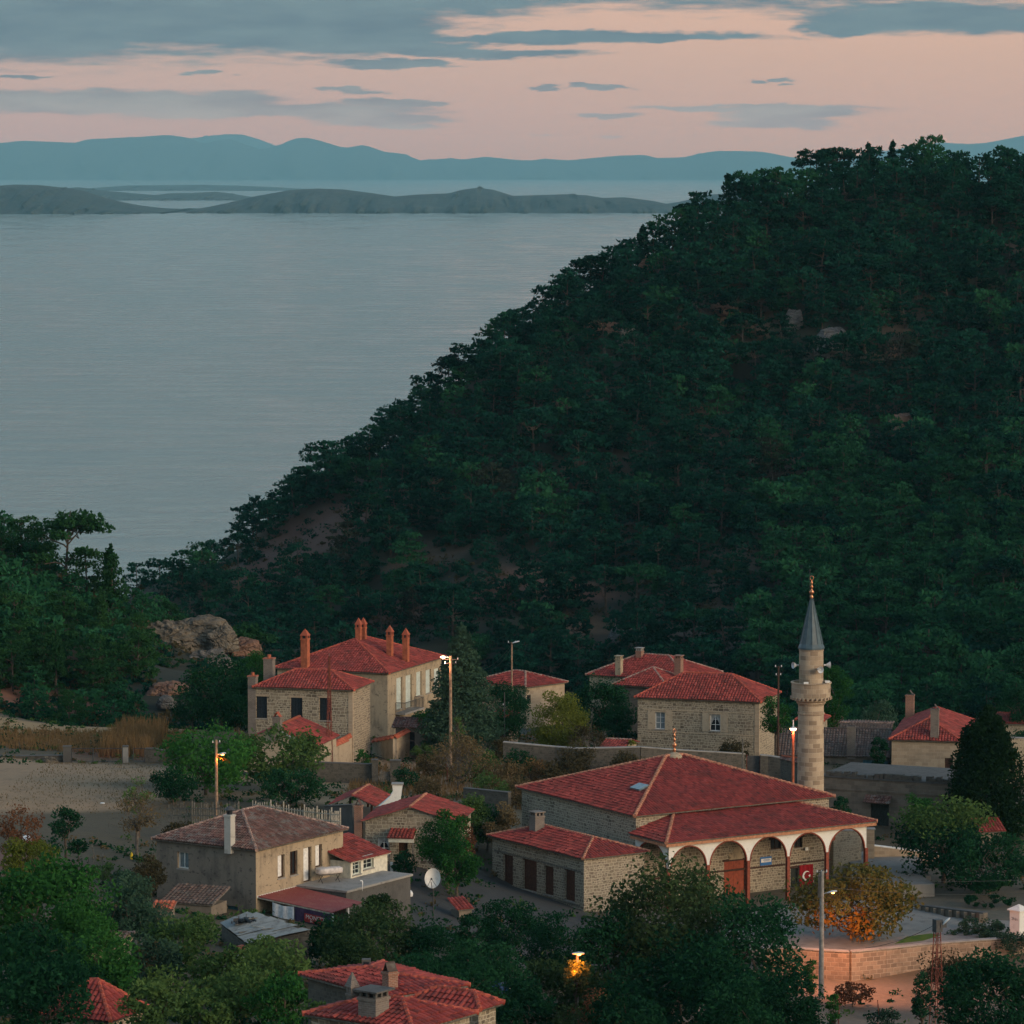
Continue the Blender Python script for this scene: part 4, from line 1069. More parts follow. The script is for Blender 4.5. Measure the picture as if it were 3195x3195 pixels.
# ------------------------------------------------------------------ annex beside the mosque
An = Bld('side_building', 'low stone building with four brown shuttered windows against the mosque wall', 'building', (1818.5, 2680.5), (2013, 2653), (1520.4, 2606), 328.5, 2853, .35, rz=(Hm.rz + rad(35.5)) / 2)
hip_roof(An, 'tile_red2', 'ridge_mortar', ridge_py=2593, cu=.28, rv=.4, seed=3)
Q7 = lambda a, b, c, d: (1450 + a / 2.1467, 2350 + b / 2.1467, 1450 + c / 2.1467, 2350 + d / 2.1467)
op = [('L', An.rect('L', *Q7(*q)), k) for q, k in (((257, 682, 323, 882), 'wood'), ((388, 715, 482, 920), 'wood'), ((530, 757, 594, 950), 'wood'), ((668, 782, 738, 990), 'wood'))]
walls(An, 'rubble_mosque', op, None)
tb = MB(); zl = max(o[1][3] for o in op); zs_ = min(o[1][2] for o in op)
tb.box(-.03, .04, .4, An.B - .3, zl + .006, zl + .15); tb.box(-.03, .04, .5, An.B - .3, zs_ - .26, zs_ - .12); tb.build('timber_band', M['wood_grey'], An.root)
chimney_px(An, 1675, 2590, 2531, 48, mat='brick_grey', cap='flat', capmat='brick_grey')

# ------------------------------------------------------------------ minaret
mY = 350.0; pm = P(2528, 2600, mY); zb_ = 89.0
mn = thing('minaret', 'tall round stone minaret with a balcony and pointed lead cone', 'minaret', (pm[0], mY, zb_))
Zm = lambda sy: P(2528, sy, mY)[2] - zb_
pxm = mY / FPX; r0 = 41 * pxm; r1 = 38 * pxm
mb = MB(); mb.lathe([(r0 * 1.04, -.5), (r0 * 1.03, Zm(2464)), (r0 * .985, Zm(2228))], (0, 0, 0), 40, closed=False)
mb.lathe([(r0 * .985, Zm(2228)), (r0 * 1.04, Zm(2227)), (r0 * 1.04, Zm(2222)), (r0 * .985, Zm(2221)), (r0 * .98, Zm(2200)), (r0 * 1.02, Zm(2197)), (r0 * 1.12, Zm(2192))], (0, 0, 0), 40, closed=False)
mb.build('shaft', M['ashlar_minaret'], mn, False)
mb = MB(); rb = 62.5 * pxm
mb.lathe([(r0 * 1.12, Zm(2192)), (r0 * 1.12, Zm(2188)), (rb * .86, Zm(2184)), (rb * .86, Zm(2180)), (rb * .97, Zm(2176)), (rb * .985, Zm(2173)), (rb * .985, Zm(2131)), (rb * 1.03, Zm(2130)), (rb * 1.03, Zm(2127)), (rb * .9, Zm(2127)), (rb * .9, Zm(2150)), (r1 * .9, Zm(2150))], (0, 0, 0), 40, closed=False)
for k in range(28):
    a = k * 2 * math.pi / 28; c_ = np.array([math.cos(a), math.sin(a), 0])
    mb.obox(c_ * rb * .96 - np.array([-c_[1], c_[0], 0]) * .08 + [0, 0, Zm(2180)], c_ * .16, np.array([-c_[1], c_[0], 0]) * .16, (0, 0, .22))
bal = mb.build('balcony', M['ashlar_minaret'], mn)
mb = MB(); mb.lathe([(r1, Zm(2152)), (r1, Zm(2030)), (r1 * 1.03, Zm(2029)), (r1 * 1.03, Zm(2021))], (0, 0, 0), 36, closed=False); mb.build('upper_shaft', M['ashlar_minaret'], mn)
mb = MB(); mb.lathe([(r1 * .9, Zm(2022)), (41.5 * pxm, Zm(2024)), (41.5 * pxm, Zm(2019)), (36.5 * pxm, Zm(2008)), (4.5 * pxm, Zm(1868)), (.0, Zm(1867))], (0, 0, 0), 12, closed=False); sp_ = mb.build('spire', M['lead'], mn)
mb = MB()
for k in range(12):
    a = k * math.pi / 6; mb.tube([(36.8 * pxm * math.cos(a), 36.8 * pxm * math.sin(a), Zm(2007)), (4.6 * pxm * math.cos(a), 4.6 * pxm * math.sin(a), Zm(1868))], .028, 5)
mb.build('seam', M['lead'], sp_)
finial(np.array([0, 0, Zm(1870)]), Zm(1796) - Zm(1870), sp_)
mb = MB(); mb.tube([(-.17, 0, Zm(1868)), (-.17, 0, Zm(1780))], .02, 5); mb.lathe([(.0, -.08), (.08, 0), (.0, .08)], (-.17, 0, Zm(1779)), 8, closed=False); mb.build('lightning_rod', M['steel_dark'], mn)
def horn(name, p, d, r, L, mat, parent):
    d = np.asarray(d, float); d /= np.linalg.norm(d)
    mb = MB(); mb.cyl(p, p + d * L * .3, r * .28, r * .2, 12); mb.cyl(p + d * L * .3, p + d * L, r * .22, r, 20, caps=False); mb.cyl(p + d * L, p + d * L * .45, r * .96, r * .16, 20, caps=False); mb.cyl(p + d * L * .4, p + d * L * .8, r * .2, r * .22, 10)
    return mb.build(name, M[mat], parent, False)
for a, sy in ((math.pi, 2075), (-math.pi / 2 + .42, 2083), (0.0, 2075)):
    c_ = np.array([math.cos(a), math.sin(a), 0]); zc = Zm(sy)
    if a == 0.0: dirn = np.array([.9, .45, 0])
    elif a > 3: dirn = np.array([-.45, -.9, .05])
    else: dirn = c_
    o = horn('loudspeaker', c_ * (r1 + (.12 if abs(a + 1.15) < .3 else .05)) + [0, 0, zc], dirn if abs(a + 1.15) < .3 else c_ * .8 + dirn * .5, .3, .55, 'horn_grey', mn)
for x_ in (-.55, 1.35):
    mb = MB(); mb.box(x_ - .2, x_ + .2, -rb * .98 if x_ < 0 else -.7, (-rb * .98 if x_ < 0 else -.7) + .2, Zm(2127) + .004, Zm(2127) + .16); mb.build('balcony_lamp', M['white_paint'], mn)

# ------------------------------------------------------------------ upper houses
Z2_ = lambda a, b, c, d: (700 + a / 2.415, 1800 + b / 2.415, 700 + c / 2.415, 1800 + d / 2.415)
Ha = Bld('stone_house', 'two storey stone house with red tiled roof and three dark shuttered windows', 'house', (1106, 2154), (1168, 2123), (787, 2143.7), 395, 2380, .3, A=7.0)
hip_roof(Ha, 'tile_red', 'ridge_red', ridge_py=2089, seed=5)
op = [('L', Ha.rect('L', *Z2_(*q)), 'dark') for q in ((235, 900, 322, 1065), (498, 910, 588, 1075), (715, 912, 803, 1082))]
walls(Ha, 'rubble_house', op, 'ashlar_tan')
co_ = MB(); co_.box(-.035, .3, -.035, .42, -1, Ha.ze - .12); co_.build('corner_stones', M['ashlar_tan'], Ha.root)
y1 = Ha.side('L', 772, 2200)[0]; zt1 = Ha.zpix((.3, y1), 2108)
chimney(Ha, (.35, Ha.B + .42), .8, zt1 + .5, 'brick_grey', 'pot', 'red_brick_smooth', z0=-.5)
q = (Ha.A * .8, Ha.B + .2); zt1 = Ha.zpix(q, 2053); chimney(Ha, q, .95, zt1 - 3, 'brick_grey', 'pot', 'red_brick_smooth', z0=3.0)

Hb = Bld('stone_house', 'large pale house with red roof, tall brick chimneys and a balcony', 'house', (1215.5, 2101.4), (1383, 2048), (851, 2083.6), 420, 2300, .4)
hip_roof(Hb, 'tile_red', 'ridge_red', ridge_py=1990, seed=6)
Q6 = lambda a, b, c, d: (1200 + a / 4.83, 2030 + b / 4.83, 1200 + c / 4.83, 2030 + d / 4.83)
op = [('R', Hb.rect('R', *Q6(*q)), 'blind') for q in ((178, 405, 268, 880), (318, 365, 412, 860), (478, 315, 560, 680), (620, 285, 702, 640), (745, 265, 830, 590))]
walls(Hb, 'plaster_old', op, None)
lm = MB(); lm.box(-.01, .0, 0, 0, 0, 0)
rl = Hb.rect('R', *Q6(178, 700, 440, 890)); zf = rl[2]
mb = MB(); mb.box(rl[0] - .3, rl[1] + .2, -1.1, -.003, zf - .2, zf); bal2 = mb.build('balcony', M['concrete'], Hb.root)
mb = MB(); x0_, x1_ = rl[0] - .28, rl[1] + .18
for x_ in np.linspace(x0_, x1_, 22): mb.box(x_ - .014, x_ + .014, -1.08, -1.05, zf, zf + 1.05)
for y_ in np.linspace(-1.05, -.05, 8):
    for x_ in (x0_, x1_): mb.box(x_ - .014, x_ + .014, y_ - .014, y_ + .014, zf, zf + 1.05)
mb.box(x0_, x1_, -1.09, -1.04, zf + 1.05, zf + 1.1)
for x_ in (x0_, x1_): mb.box(x_ - .025, x_ + .025, -1.05, -.05, zf + 1.05, zf + 1.1)
mb.build('railing', M['steel_dark'], bal2)
for sx_, sb, st_, wp in ((952.6, 2084, 1963, 28), (1119, 1997, 1929, 20), (1134, 1995, 1928, 20), (1216.5, 2046, 1952, 22), (1266.5, 2065, 1961, 22)):
    chimney_px(Hb, sx_, sb, st_, wp, mat='red_brick_smooth', cap='pyramid', capmat='tile_orange')

Z4 = lambda a, b, c, d: (1700 + a / 2.576, 2050 + b / 2.576, 1700 + c / 2.576, 2050 + d / 2.576)
Hc = Bld('stone_house', 'rubble stone house with red roof and two small pale framed windows', 'house', (2375.5, 2191.7), (2440, 2163), (1977.6, 2176), 400, 2422, .3, A=8.2)
hip_roof(Hc, 'tile_red', 'ridge_red', ridge_py=2101, seed=8)
op = [('L', Hc.rect('L', *Z4(885, 443, 965, 580)), 'grey'), ('L', Hc.rect('L', *Z4(1325, 460, 1410, 595)), 'curtain')]
wl_ = walls(Hc, 'rubble_house', op, None)
sm = MB()
for k, r, kd in op:
    s0, s1, c, d = r
    for a, b in ((s0 - .75, s0 - .004), (s1 + .004, s1 + .75)): sm.box(-.03, .05, a, b, c - .08, d + .14)
    sm.box(-.032, .05, s0 - .004, s1 + .004, d + .003, d + .14)
sm.box(-.04, .05, .5, Hc.B - .5, op[0][1][3] + .2, op[0][1][3] + .3); sm.box(-.04, .05, .5, Hc.B - .9, op[0][1][2] - .3, op[0][1][2] - .2)
sm.build('stone_surround', M['plaster_tan'], wl_)
co_ = MB(); co_.box(-.03, .3, -.03, .45, -1, Hc.ze - .12); co_.build('corner_stones', M['ashlar_tan'], Hc.root)

Hd = Bld('stone_house', 'house with a wide red hipped roof just behind the two windowed stone house', 'house', (2150, 2125), (2260, 2097), (1825, 2105), 440, 2260, .35)
hip_roof(Hd, 'tile_red2', 'ridge_grey', ridge_py=2043, seed=10)
walls(Hd, 'plaster_tan', [('L', Hd.rect('L', 1880, 2135, 1900, 2165), 'glass')], None)
chimney_px(Hd, 1931.5, 2104, 2045, 25, mat='plaster_old', cap='flat'); chimney_px(Hd, 1996, 2050, 2020, 26, mat='brick', cap='flat', capmat='concrete')
Hw = Bld('house_wing', 'low hipped wing with red roof joined in front of the wide house', 'house', (2085, 2148), (2150, 2125), (1926, 2132), 434, 2260, .3, rz=Hd.rz, A=6.8)
hip_roof(Hw, 'tile_red2', 'ridge_grey', ridge_py=2082, seed=11)
walls(Hw, 'rubble_dark', [], None)
chimney_px(Hw, 2118, 2122, 2044, 29, mat='brick', cap='flat')

Z7 = lambda a, b, c, d: (2350 + a / 2.2864, 2150 + b / 2.2864, 2350 + c / 2.2864, 2150 + d / 2.2864)
He = Bld('stone_house', 'small pale stone house with red hipped roof behind the dark cypress', 'house', (3001.7, 2314), (3030, 2248), (2772, 2307.5), 405, 2425, .3)
hip_roof(He, 'tile_red', 'ridge_red', ridge_py=2224, seed=12)
op = [('L', He.rect('L', *Z7(1366, 492, 1425, 632)), 'door_wood')]
walls(He, 'ashlar_tan', op, None)
y_ = He.side('L', 2916, 2300, .3)[0]; zt1 = He.zpix((.45, y_), 2202) - .3; chimney(He, (.45, y_), .8, zt1 - He.ze + .8, 'brick_grey', 'tiles', 'tile_brown', z0=He.ze - .8)
q = (He.A - 1.6, He.B - .4); zt1 = He.zpix(q, 2158) - .3; chimney(He, q, .85, zt1 - He.ze + 1, 'brick', 'tiles', 'tile_brown', z0=He.ze - 1)

Hx = Bld('old_house', 'old house with a dark weathered tile roof behind the minaret', 'house', (2776, 2364), (2788, 2330), (2420, 2356), 412, 2412, .3, A=8.0)
gable_roof(Hx, 'y', 'tile_brown', 'tile_brown', ridge_py=2274, seed=14)
op = [('L', Hx.rect('L', 2572, 2384, 2630, 2412), 'void'), ('L', Hx.rect('L', 2692, 2372, 2770, 2408), 'blue')]
walls(Hx, 'plaster_grey', op, None)
chimney_px(Hx, 2656, 2352, 2252, 29, mat='brick_grey', cap='tiles', capmat='tile_brown')
Hy = Bld('old_house', 'long low house showing only a strip of brown tiles behind the old roof', 'house', (2780, 2275), (2795, 2250), (2560, 2271), 432, 2330, .3, A=6)
gable_roof(Hy, 'y', 'tile_brown', 'ridge_grey', ridge_py=2256, seed=15); walls(Hy, 'plaster_grey', [], None)
Hz = Bld('stone_house', 'small house with orange red eave peeping out right of the minaret', 'house', (2572, 2249), (2600, 2236), (2480, 2246), 425, 2330, .3)
hip_roof(Hz, 'tile_red', 'ridge_red', ridge_py=2222, seed=16); walls(Hz, 'plaster_tan', [], None)
Hr = Bld('stone_house', 'low house with a long flat red roof at the far right edge', 'house', (3320, 2264), (3345, 2235), (3100, 2257), 445, 2330, .3, A=7)
gable_roof(Hr, 'y', 'tile_red', 'ridge_red', ridge_py=2228, seed=17); walls(Hr, 'rubble_pale', [], None)
Hp = Bld('partial_house', 'small stone house with red roof half hidden behind the dark conifer', 'house', (1640, 2145), (1672, 2133), (1490, 2122), 428, 2240, .3, A=6.5)
hip_roof(Hp, 'tile_red2', 'ridge_grey', ridge_py=2094, seed=18)
walls(Hp, 'ashlar_tan', [('R', Hp.rect('R', 1644, 2168, 1656, 2196), 'void'), ('L', Hp.rect('L', 1560, 2165, 1585, 2195), 'dark')], None)
Hq = Bld('garden_shed', 'tiny shed with a bright red sheet roof in front of the half hidden house', 'shed', (1582, 2240), (1588, 2228), (1532, 2236), 412, 2300, .2, A=3)
gable_roof(Hq, 'y', 'metal_red_new', 'metal_red_new', ridge_py=2217, seed=19); walls(Hq, 'mud_wall', [], None)
Hs = Bld('garden_shed', 'low shed with a slanting red tile roof below the two windowed stone house', 'shed', (1948, 2337), (1968, 2320), (1870, 2333), 396, 2370, .2, A=5)
gable_roof(Hs, 'y', 'tile_red', 'ridge_grey', rise=.55, seed=20); walls(Hs, 'plaster_tan', [], None)

# stone building with a door under a small tiled canopy
Hl = Bld('stone_building', 'flat topped grey stone building with a dark door under a tiny tile canopy', 'building', (3030, 2452), (3060, 2425), (2590, 2424), 370, 2606, 0, A=9, B=14.5)
op = [('L', Hl.rect('L', *Z7(838, 805, 968, 1018)), 'door_green')]
Hl.rt = 'flat'
walls(Hl, 'ashlar_grey', op, 'ashlar_grey')
mb = MB(); mb.box(-.12, Hl.A + .1, -.12, Hl.B + .12, Hl.ze + .003, Hl.ze + .12); mb.build('roof', M['concrete_dark'], Hl.root)
mb = MB(); rs = np.random.RandomState(4)
for i in range(46):
    y_ = rs.uniform(.1, Hl.B - .5); mb.box(.0 + rs.uniform(-.1, .1), .5 + rs.uniform(0, .2), y_, y_ + rs.uniform(.3, .6), Hl.ze + .125, Hl.ze + rs.uniform(.3, .62))
mb.build('parapet', M['rubble_dark'], Hl.root)
mb = MB(); zc = Hl.side('L', 2700, 2466)[1]; mb.box(-.09, .02, 0, Hl.B, zc - .1, zc + .06); mb.build('cornice', M['ashlar_grey'], Hl.root)
mb = MB(); r = Hl.rect('L', 2704, 2480, 2783, 2503)
tile_plane(mb, [(-.75, r[0], r[2]), (-.75, r[1], r[2]), (.0, r[1], r[3] - .05), (.0, r[0], r[3] - .05)], 0, .26, .32, 7); mb.build('door_canopy', [M['tile_old'], M['wood_grey']], Hl.root)

# ------------------------------------------------------------------ court in front of the two storey house
fx = np.array([Ha.W((0, 0, 0)), Ha.ux, Ha.uy])
Ob = Bld('outbuilding', 'low red tiled outbuilding with a white verge in front of the stone house', 'shed', (985, 2332), (1012, 2296), (740, 2320), 378, 2378, .25, A=8.0, rz=Ha.rz)
gable_roof(Ob, 'x', 'tile_red', 'tile_orange', rise=1.75, seed=21)
walls(Ob, 'plaster_tan', [('L', Ob.rect('L', 930, 2342, 972, 2376), 'void')], None)
mb = MB(); hz_ = Ob.B / 2
mb.obox((-.27, hz_ - .1, Ob.ze + Ob.rise - .22), (0, -hz_ * .75, -Ob.rise * .75), (.06, 0, 0), (0, 0, .2)); mb.build('verge_board', M['white_paint'], Ob.roof)
chimney_px(Ob, 866, 2292, 2222, 30, mat='brick_grey', cap='tiles', capmat='tile_orange')
def HW(x, y, zt_, zb2=0): w = Ha.W((x, y, 0)); return (w[0], w[1], Ha.o[2] + zt_, Ha.o[2] + zb2)
z_a = Ha.side('R', 1100, 2300)[1]
wallrun('courtyard_wall', 'sunlit tan courtyard wall capped with orange tiles below the stone house', [HW(-.05, .25, z_a), HW(-6.5, .25, z_a - .15), HW(-6.5, 3.0, z_a - .2)], .4, 'plaster_tan', 'tile_orange', tiled=True)
a = wpt(1166, 2322, 2388, 402); b = wpt(1232, 2304, 2392, 398); b = (b[0], b[1] , b[2], b[3])
wallrun('courtyard_wall', 'short tan wall with orange tile coping at the right of the stone house', [(a[0], a[1] + 1.5, a[2], a[3]), b, (b[0] + 1.2, b[1] + 5, b[2], b[3])], .4, 'plaster_tan', 'tile_orange', tiled=True)
Hg = Bld('gatehouse', 'small gatehouse with a dark plank door under a brown tile eave', 'gatehouse', (1328, 2273), (1345, 2262), (1225, 2270), 402, 2392, .25, A=3.2)
gable_roof(Hg, 'y', 'tile_old', 'tile_old', rise=.75, seed=22)
walls(Hg, 'plaster_grey', [('L', Hg.rect('L', 1255, 2284, 1294, 2347), 'door_dark')], None)
wallrun('garden_wall', 'low earth coloured wall with tile coping beside the gatehouse', [wpt(1320, 2300, 2350, 402), wpt(1404, 2296, 2350, 404), wpt(1500, 2290, 2345, 407)], .4, 'mud_wall', 'tile_brown', tiled=True)
wallrun('garden_wall', 'dark stone garden wall in front of the tan courtyard', [wpt(940, 2378, 2455, 377), wpt(1166, 2386, 2462, 377)], .45, 'rubble_dark', 'concrete_dark')
for sx_, t_, l_ in ((1170, 2372, 'stone gate pier at the end of the dark garden wall'), (1234, 2374, 'stone gate pier at the right of the plank gate')):
    a = P(sx_, 2455, 376.5); pr_ = thing('gate_pier', l_, 'pier', a); h_ = P(sx_, t_, 376.5)[2] - a[2]; e_ = .28 if sx_ < 1200 else .48
    mb = MB(); mb.box(-e_, e_, -.3, .3, -.6, h_); mb.build('pier_body', M['rubble_dark'], pr_); mb = MB(); mb.box(-e_ - .05, e_ + .05, -.35, .35, h_ + .003, h_ + .1); mb.build('coping', M['concrete_dark'], pr_)
a = P(1184, 2458, 376.6); gt = thing('plank_gate', 'weathered grey plank gate between two stone piers', 'gate', a)
mb = MB()
for k in range(7): mb.box(k * .14, k * .14 + .12, -.03, .0, .05, 1.55 - .04 * (k % 3))
mb.build('planks', M['wood_grey'], gt); mb = MB(); mb.box(0, 1.0, .004, .05, .4, .5); mb.box(0, 1.0, .004, .05, 1.15, 1.25); mb.build('rails', M['wood_grey'], gt)

# long grey garden wall
wallrun('garden_wall', 'long grey stone wall running behind the mosque roof', [wpt(1571, 2316, 2400, 388), wpt(1733, 2331, 2410, 387), wpt(1800, 2336, 2420, 386), wpt(1997, 2332, 2430, 386), wpt(2100, 2340, 2440, 387), wpt(2322, 2353, 2440, 390)], .45, 'rubble_dark', 'concrete')
wallrun('garden_wall', 'short grey wall stub beside the dark gateway under the rubble house', [wpt(2372, 2357, 2440, 390), wpt(2398, 2359, 2440, 390), wpt(2480, 2372, 2450, 389)], .45, 'rubble_dark', 'concrete')
a = P(2331, 2425, 390.3); gt = thing('iron_gate', 'dark sheet iron gate in the grey wall below the rubble house', 'gate', a)
mb = MB(); mb.box(0, 1.2, -.04, 0, 0, 2.1); mb.build('gate_leaf', M['steel_dark'], gt)
for a in (-.06, 1.203):
    mb = MB(); mb.box(a, a + .057, -.06, .02, 0, 2.2); mb.build('gate_post', M['rust'], gt)
wallrun('garden_wall', 'low dark wall at the left corner of the mosque roof', [wpt(1450, 2460, 2510, 352), wpt(1590, 2474, 2530, 349)], .4, 'rubble_dark', 'concrete_dark')
wallrun('garden_wall', 'pale stone wall at the right edge beside the cypress', [wpt(3130, 2302, 2440, 398), wpt(3260, 2306, 2445, 398)], .5, 'rubble_pale', 'concrete')
wallrun('stone_wall', 'grey wall between the lit lamp post and the minaret', [wpt(2440, 2368, 2440, 385), wpt(2560, 2385, 2450, 380)], .4, 'rubble_dark', 'tile_old', tiled=True)
# ------------------------------------------------------------------ lower village
Z5 = lambda a, b, c, d: (a / 2.1467, 2300 + b / 2.1467, c / 2.1467, 2300 + d / 2.1467)
Z6 = lambda a, b, c, d: (700 + a / 2.1467, 2350 + b / 2.1467, 700 + c / 2.1467, 2350 + d / 2.1467)
Ho = Bld('old_house', 'old plastered house with lichen covered roof and a white chimney', 'house', (801, 2654), (1061, 2583), (484.5, 2614.4), 290, 2866, .3)
hip_roof(Ho, 'tile_old', 'ridge_grey', ridge_py=2523, seed=40, cu=.24, rv=.34)
op = [('R', Ho.rect('R', *Z6(358, 680, 404, 835)), 'brown'), ('R', Ho.rect('R', *Z6(440, 655, 490, 815)), 'brown_dark'), ('R', Ho.rect('R', *Z6(530, 630, 584, 862)), 'brown'), ('R', Ho.rect('R', *Z6(610, 612, 656, 762)), 'brown'),
      ('L', Ho.rect('L', *Z5(1190, 770, 1264, 880)), 'glass'), ('L', Ho.rect('L', *Z5(1515, 1130, 1595, 1225)), 'blue')]
wl_ = walls(Ho, 'plaster_old', op, None, z0=-2)
# separate grey coat on the long left wall
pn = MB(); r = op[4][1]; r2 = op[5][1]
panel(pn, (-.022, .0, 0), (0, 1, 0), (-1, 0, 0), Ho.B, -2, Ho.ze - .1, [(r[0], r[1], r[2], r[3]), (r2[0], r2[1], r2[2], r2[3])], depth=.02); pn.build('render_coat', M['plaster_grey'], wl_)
mb = MB(); zc = Ho.side('R', 850, 2790)[1]; mb.box(.1, 6.3, -.06, .02, zc, zc + .16); mb.build('ledge', M['plaster_white'], wl_)
chimney_px(Ho, 717, 2640, 2514, 34, mat='plaster_pale', cap='cowl', capmat='steel_dark')

# lean-to with sheet roof (right of the old house)
Su = Bld('sunroom', 'cream lean-to room with a red sheet roof right of the old house', 'sunroom', (1096, 2691), (1187, 2637), (1040, 2684), 297, 2745, .2, rz=Ho.rz, A=5.2, B=4.2)
z = Su.ze; mb = MB(); tile_plane(mb, [(-.2, -.2, z), (Su.A + .2, -.2, z), (Su.A + .2, Su.B, z + 1.15), (-.2, Su.B, z + 1.15)], 0, .36, .5, 3)
mb.build('roof', [M['tile_red'], M['wood_pale']], Su.root); Su.rt = 'flat'
op = [('R', Su.rect('R', 1101, 2688, 1126, 2728), 'green'), ('R', Su.rect('R', 1134, 2668, 1166, 2710), 'green')]
walls(Su, 'cream_paint', op, None)

# red sheet canopy on the right wall of the old house
zA = Ho.side('R', 803, 2797); zB = Ho.side('R', 923.6, 2767)
zw = (zA[1] + zB[1]) / 2; a0 = Ho.W((zA[0], -.02, zw)); a1 = Ho.W((zB[0], -.02, zw)); zo = Ho.o[2] + zw - .5
b0 = onz(1037.7, 2847.5, zo); b1 = onz(1135.6, 2816, zo)
cn = thing('sheet_canopy', 'ribbed red metal canopy leaning on the old plastered house', 'canopy', (b0[0], b0[1], zo - 2.4))
L0 = np.array(b0) - [b0[0], b0[1], zo - 2.4]
tr_ = lambda q: np.asarray(q, float) - np.array([b0[0], b0[1], zo - 2.4])
mb = MB(); K = 64; rows = []
for i in range(K + 1):
    s_ = i / K; e = tr_(a0) * (1 - s_) + tr_(a1) * s_; g = tr_(b0) * (1 - s_) + tr_(b1) * s_; h_ = .05 * (1 if i % 4 in (1, 2) else 0)
    rows.append([e + [0, 0, h_], g + [0, 0, h_]])
rows = np.array(rows); k = np.arange(K) * 2
mb.add(rows.reshape(-1, 3), np.stack([k, k + 1, k + 3, k + 2], 1)); mb.add(rows.reshape(-1, 3) - [0, 0, .03], np.stack([k + 2, k + 3, k + 1, k], 1)); mb.build('sheet', M['metal_red'], cn)
mb = MB()
for q in (tr_(b0), (tr_(b0) + tr_(b1)) / 2, tr_(b1)): mb.box(q[0] - .05, q[0] + .05, q[1] + .1, q[1] + .2, -.5, q[2] - .06)
mb.build('post', M['white_paint'], cn)
mb = MB(); mb.obox(tr_(a0) - [0, 0, .14], tr_(b0) - tr_(a0), (0, .06, 0), (0, 0, .09)); mb.build('edge_beam', M['wood_pale'], cn)
# cloth and banner hung from the canopy edge
def hang(name, lab, cat, t0, t1, d0, d1, mat, sag=.0):
    e0 = np.array(a0) + (np.array(b0) - np.array(a0)) * t0; e1 = np.array(a0) + (np.array(b0) - np.array(a0)) * t1
    e0 = e0 - [0, .02, .16]; e1 = e1 - [0, .02, .16]
    r = thing(name, lab, cat, e0)
    mb = MB(); n_ = 14; v = []
    for j_ in range(7):
        for i in range(n_ + 1):
            s_ = i / n_; p = (e1 - e0) * s_; dd_ = d0 + (d1 - d0) * s_
            v.append(p + [0, -.05 * math.sin(i * 1.1) - .03 * j_ / 6, -dd_ * j_ / 6 - sag * math.sin(math.pi * s_) * (1 - j_ / 6)])
    k = np.array([(j_ * (n_ + 1) + i) for j_ in range(6) for i in range(n_)])
    mb.add(v, np.stack([k, k + 1, k + n_ + 2, k + n_ + 1], 1)); mb.build('cloth', M[mat], r)
    return r, e0, e1
hang('hanging_cloth', 'pale cloth sheet hung under the edge of the red canopy', 'cloth', .2, .49, .95, 1.2, 'cloth_white', .1)
bn, e0, e1 = hang('banner', 'dark banner with red lettering hung below the red canopy', 'banner', .5, .98, 1.2, 1.0, 'banner_purple')
ang = math.atan2(e1[1] - e0[1], e1[0] - e0[0])
dirv = (e1 - e0) / np.linalg.norm(e1 - e0)
mb = MB(); mb.obox(dirv * .85 + [0, -.2, -.88], dirv * 1.65, (0, .02, 0), (0, 0, .62)); mb.build('red_field', M['banner_red'], bn)
for txt, s_, off, zz in (('MONETTI', .42, .95, -.62), ('M', .26, 1.35, -.86)):
    lettering(txt, s_, 'cloth_pale', bn, dirv * off + np.array([0, -.23, zz]), (math.pi / 2, -math.asin(dirv[2]), ang))

# concrete terrace with mattress, table, vent pipe
zd = op and Ho.side('R', 960, 2752)[1]
xa, xb = Ho.side('R', 925, 2755)[0], Ho.A + 2.4
tc_ = thing('concrete_terrace', 'grey concrete terrace behind the red sheet canopy', 'terrace', Ho.W((xa, 0, 0)), Ho.rz)
mb = MB(); mb.box(0, xb - xa, -4.4, -.05, -2.5, zd - .16); mb.build('terrace_wall', M['concrete_dark'], tc_)
mb = MB(); mb.box(-.1, xb - xa + .12, -4.55, -.05, zd - .157, zd); mb.build('terrace_slab', M['concrete'], tc_)
mt = thing('mattress', 'thick white rolled mattress lying on a stand by the old house', 'mattress', onz(1027, 2726, Ho.o[2] + zd + .62), Ho.rz - .5)
mb = MB(); n_ = 16
pr_ = [(.46 * math.copysign(abs(math.cos(a)) ** .5, math.cos(a)), .24 * math.copysign(abs(math.sin(a)) ** .6, math.sin(a)) + .24) for a in np.linspace(0, 2 * math.pi, n_, endpoint=False)]
v = []
for s_, k_ in ((-1, .55), (-.93, .92), (-.6, 1), (0, 1.03), (.6, 1), (.93, .92), (1, .55)):
    for (y_, z_) in pr_: v.append((s_ * .98, y_ * k_, .24 + (z_ - .24) * k_))
f = [(r * n_ + i, r * n_ + (i + 1) % n_, (r + 1) * n_ + (i + 1) % n_, (r + 1) * n_ + i) for r in range(6) for i in range(n_)]
mb.add(v, np.array(f)); mb.add(v[:n_], [list(range(n_))]); mb.add(v[-n_:], [list(range(n_))[::-1]]); mb.build('padding', M['cloth_pale'], mt, True)
st_ = thing('folding_stand', 'dark crossed leg stand under the rolled white mattress', 'stand', onz(1027, 2726, Ho.o[2] + zd + .62) - [0, 0, .62], Ho.rz - .5)
mb = MB()
for x_ in (-.7, .7): mb.tube([(x_, -.35, 0), (x_, .35, .58)], .025); mb.tube([(x_, .35, 0), (x_, -.35, .58)], .025)
mb.build('legs', M['steel_dark'], st_); mb = MB(); mb.box(-.85, .85, -.4, .4, .58, .61); mb.build('top', M['wood_grey'], st_)
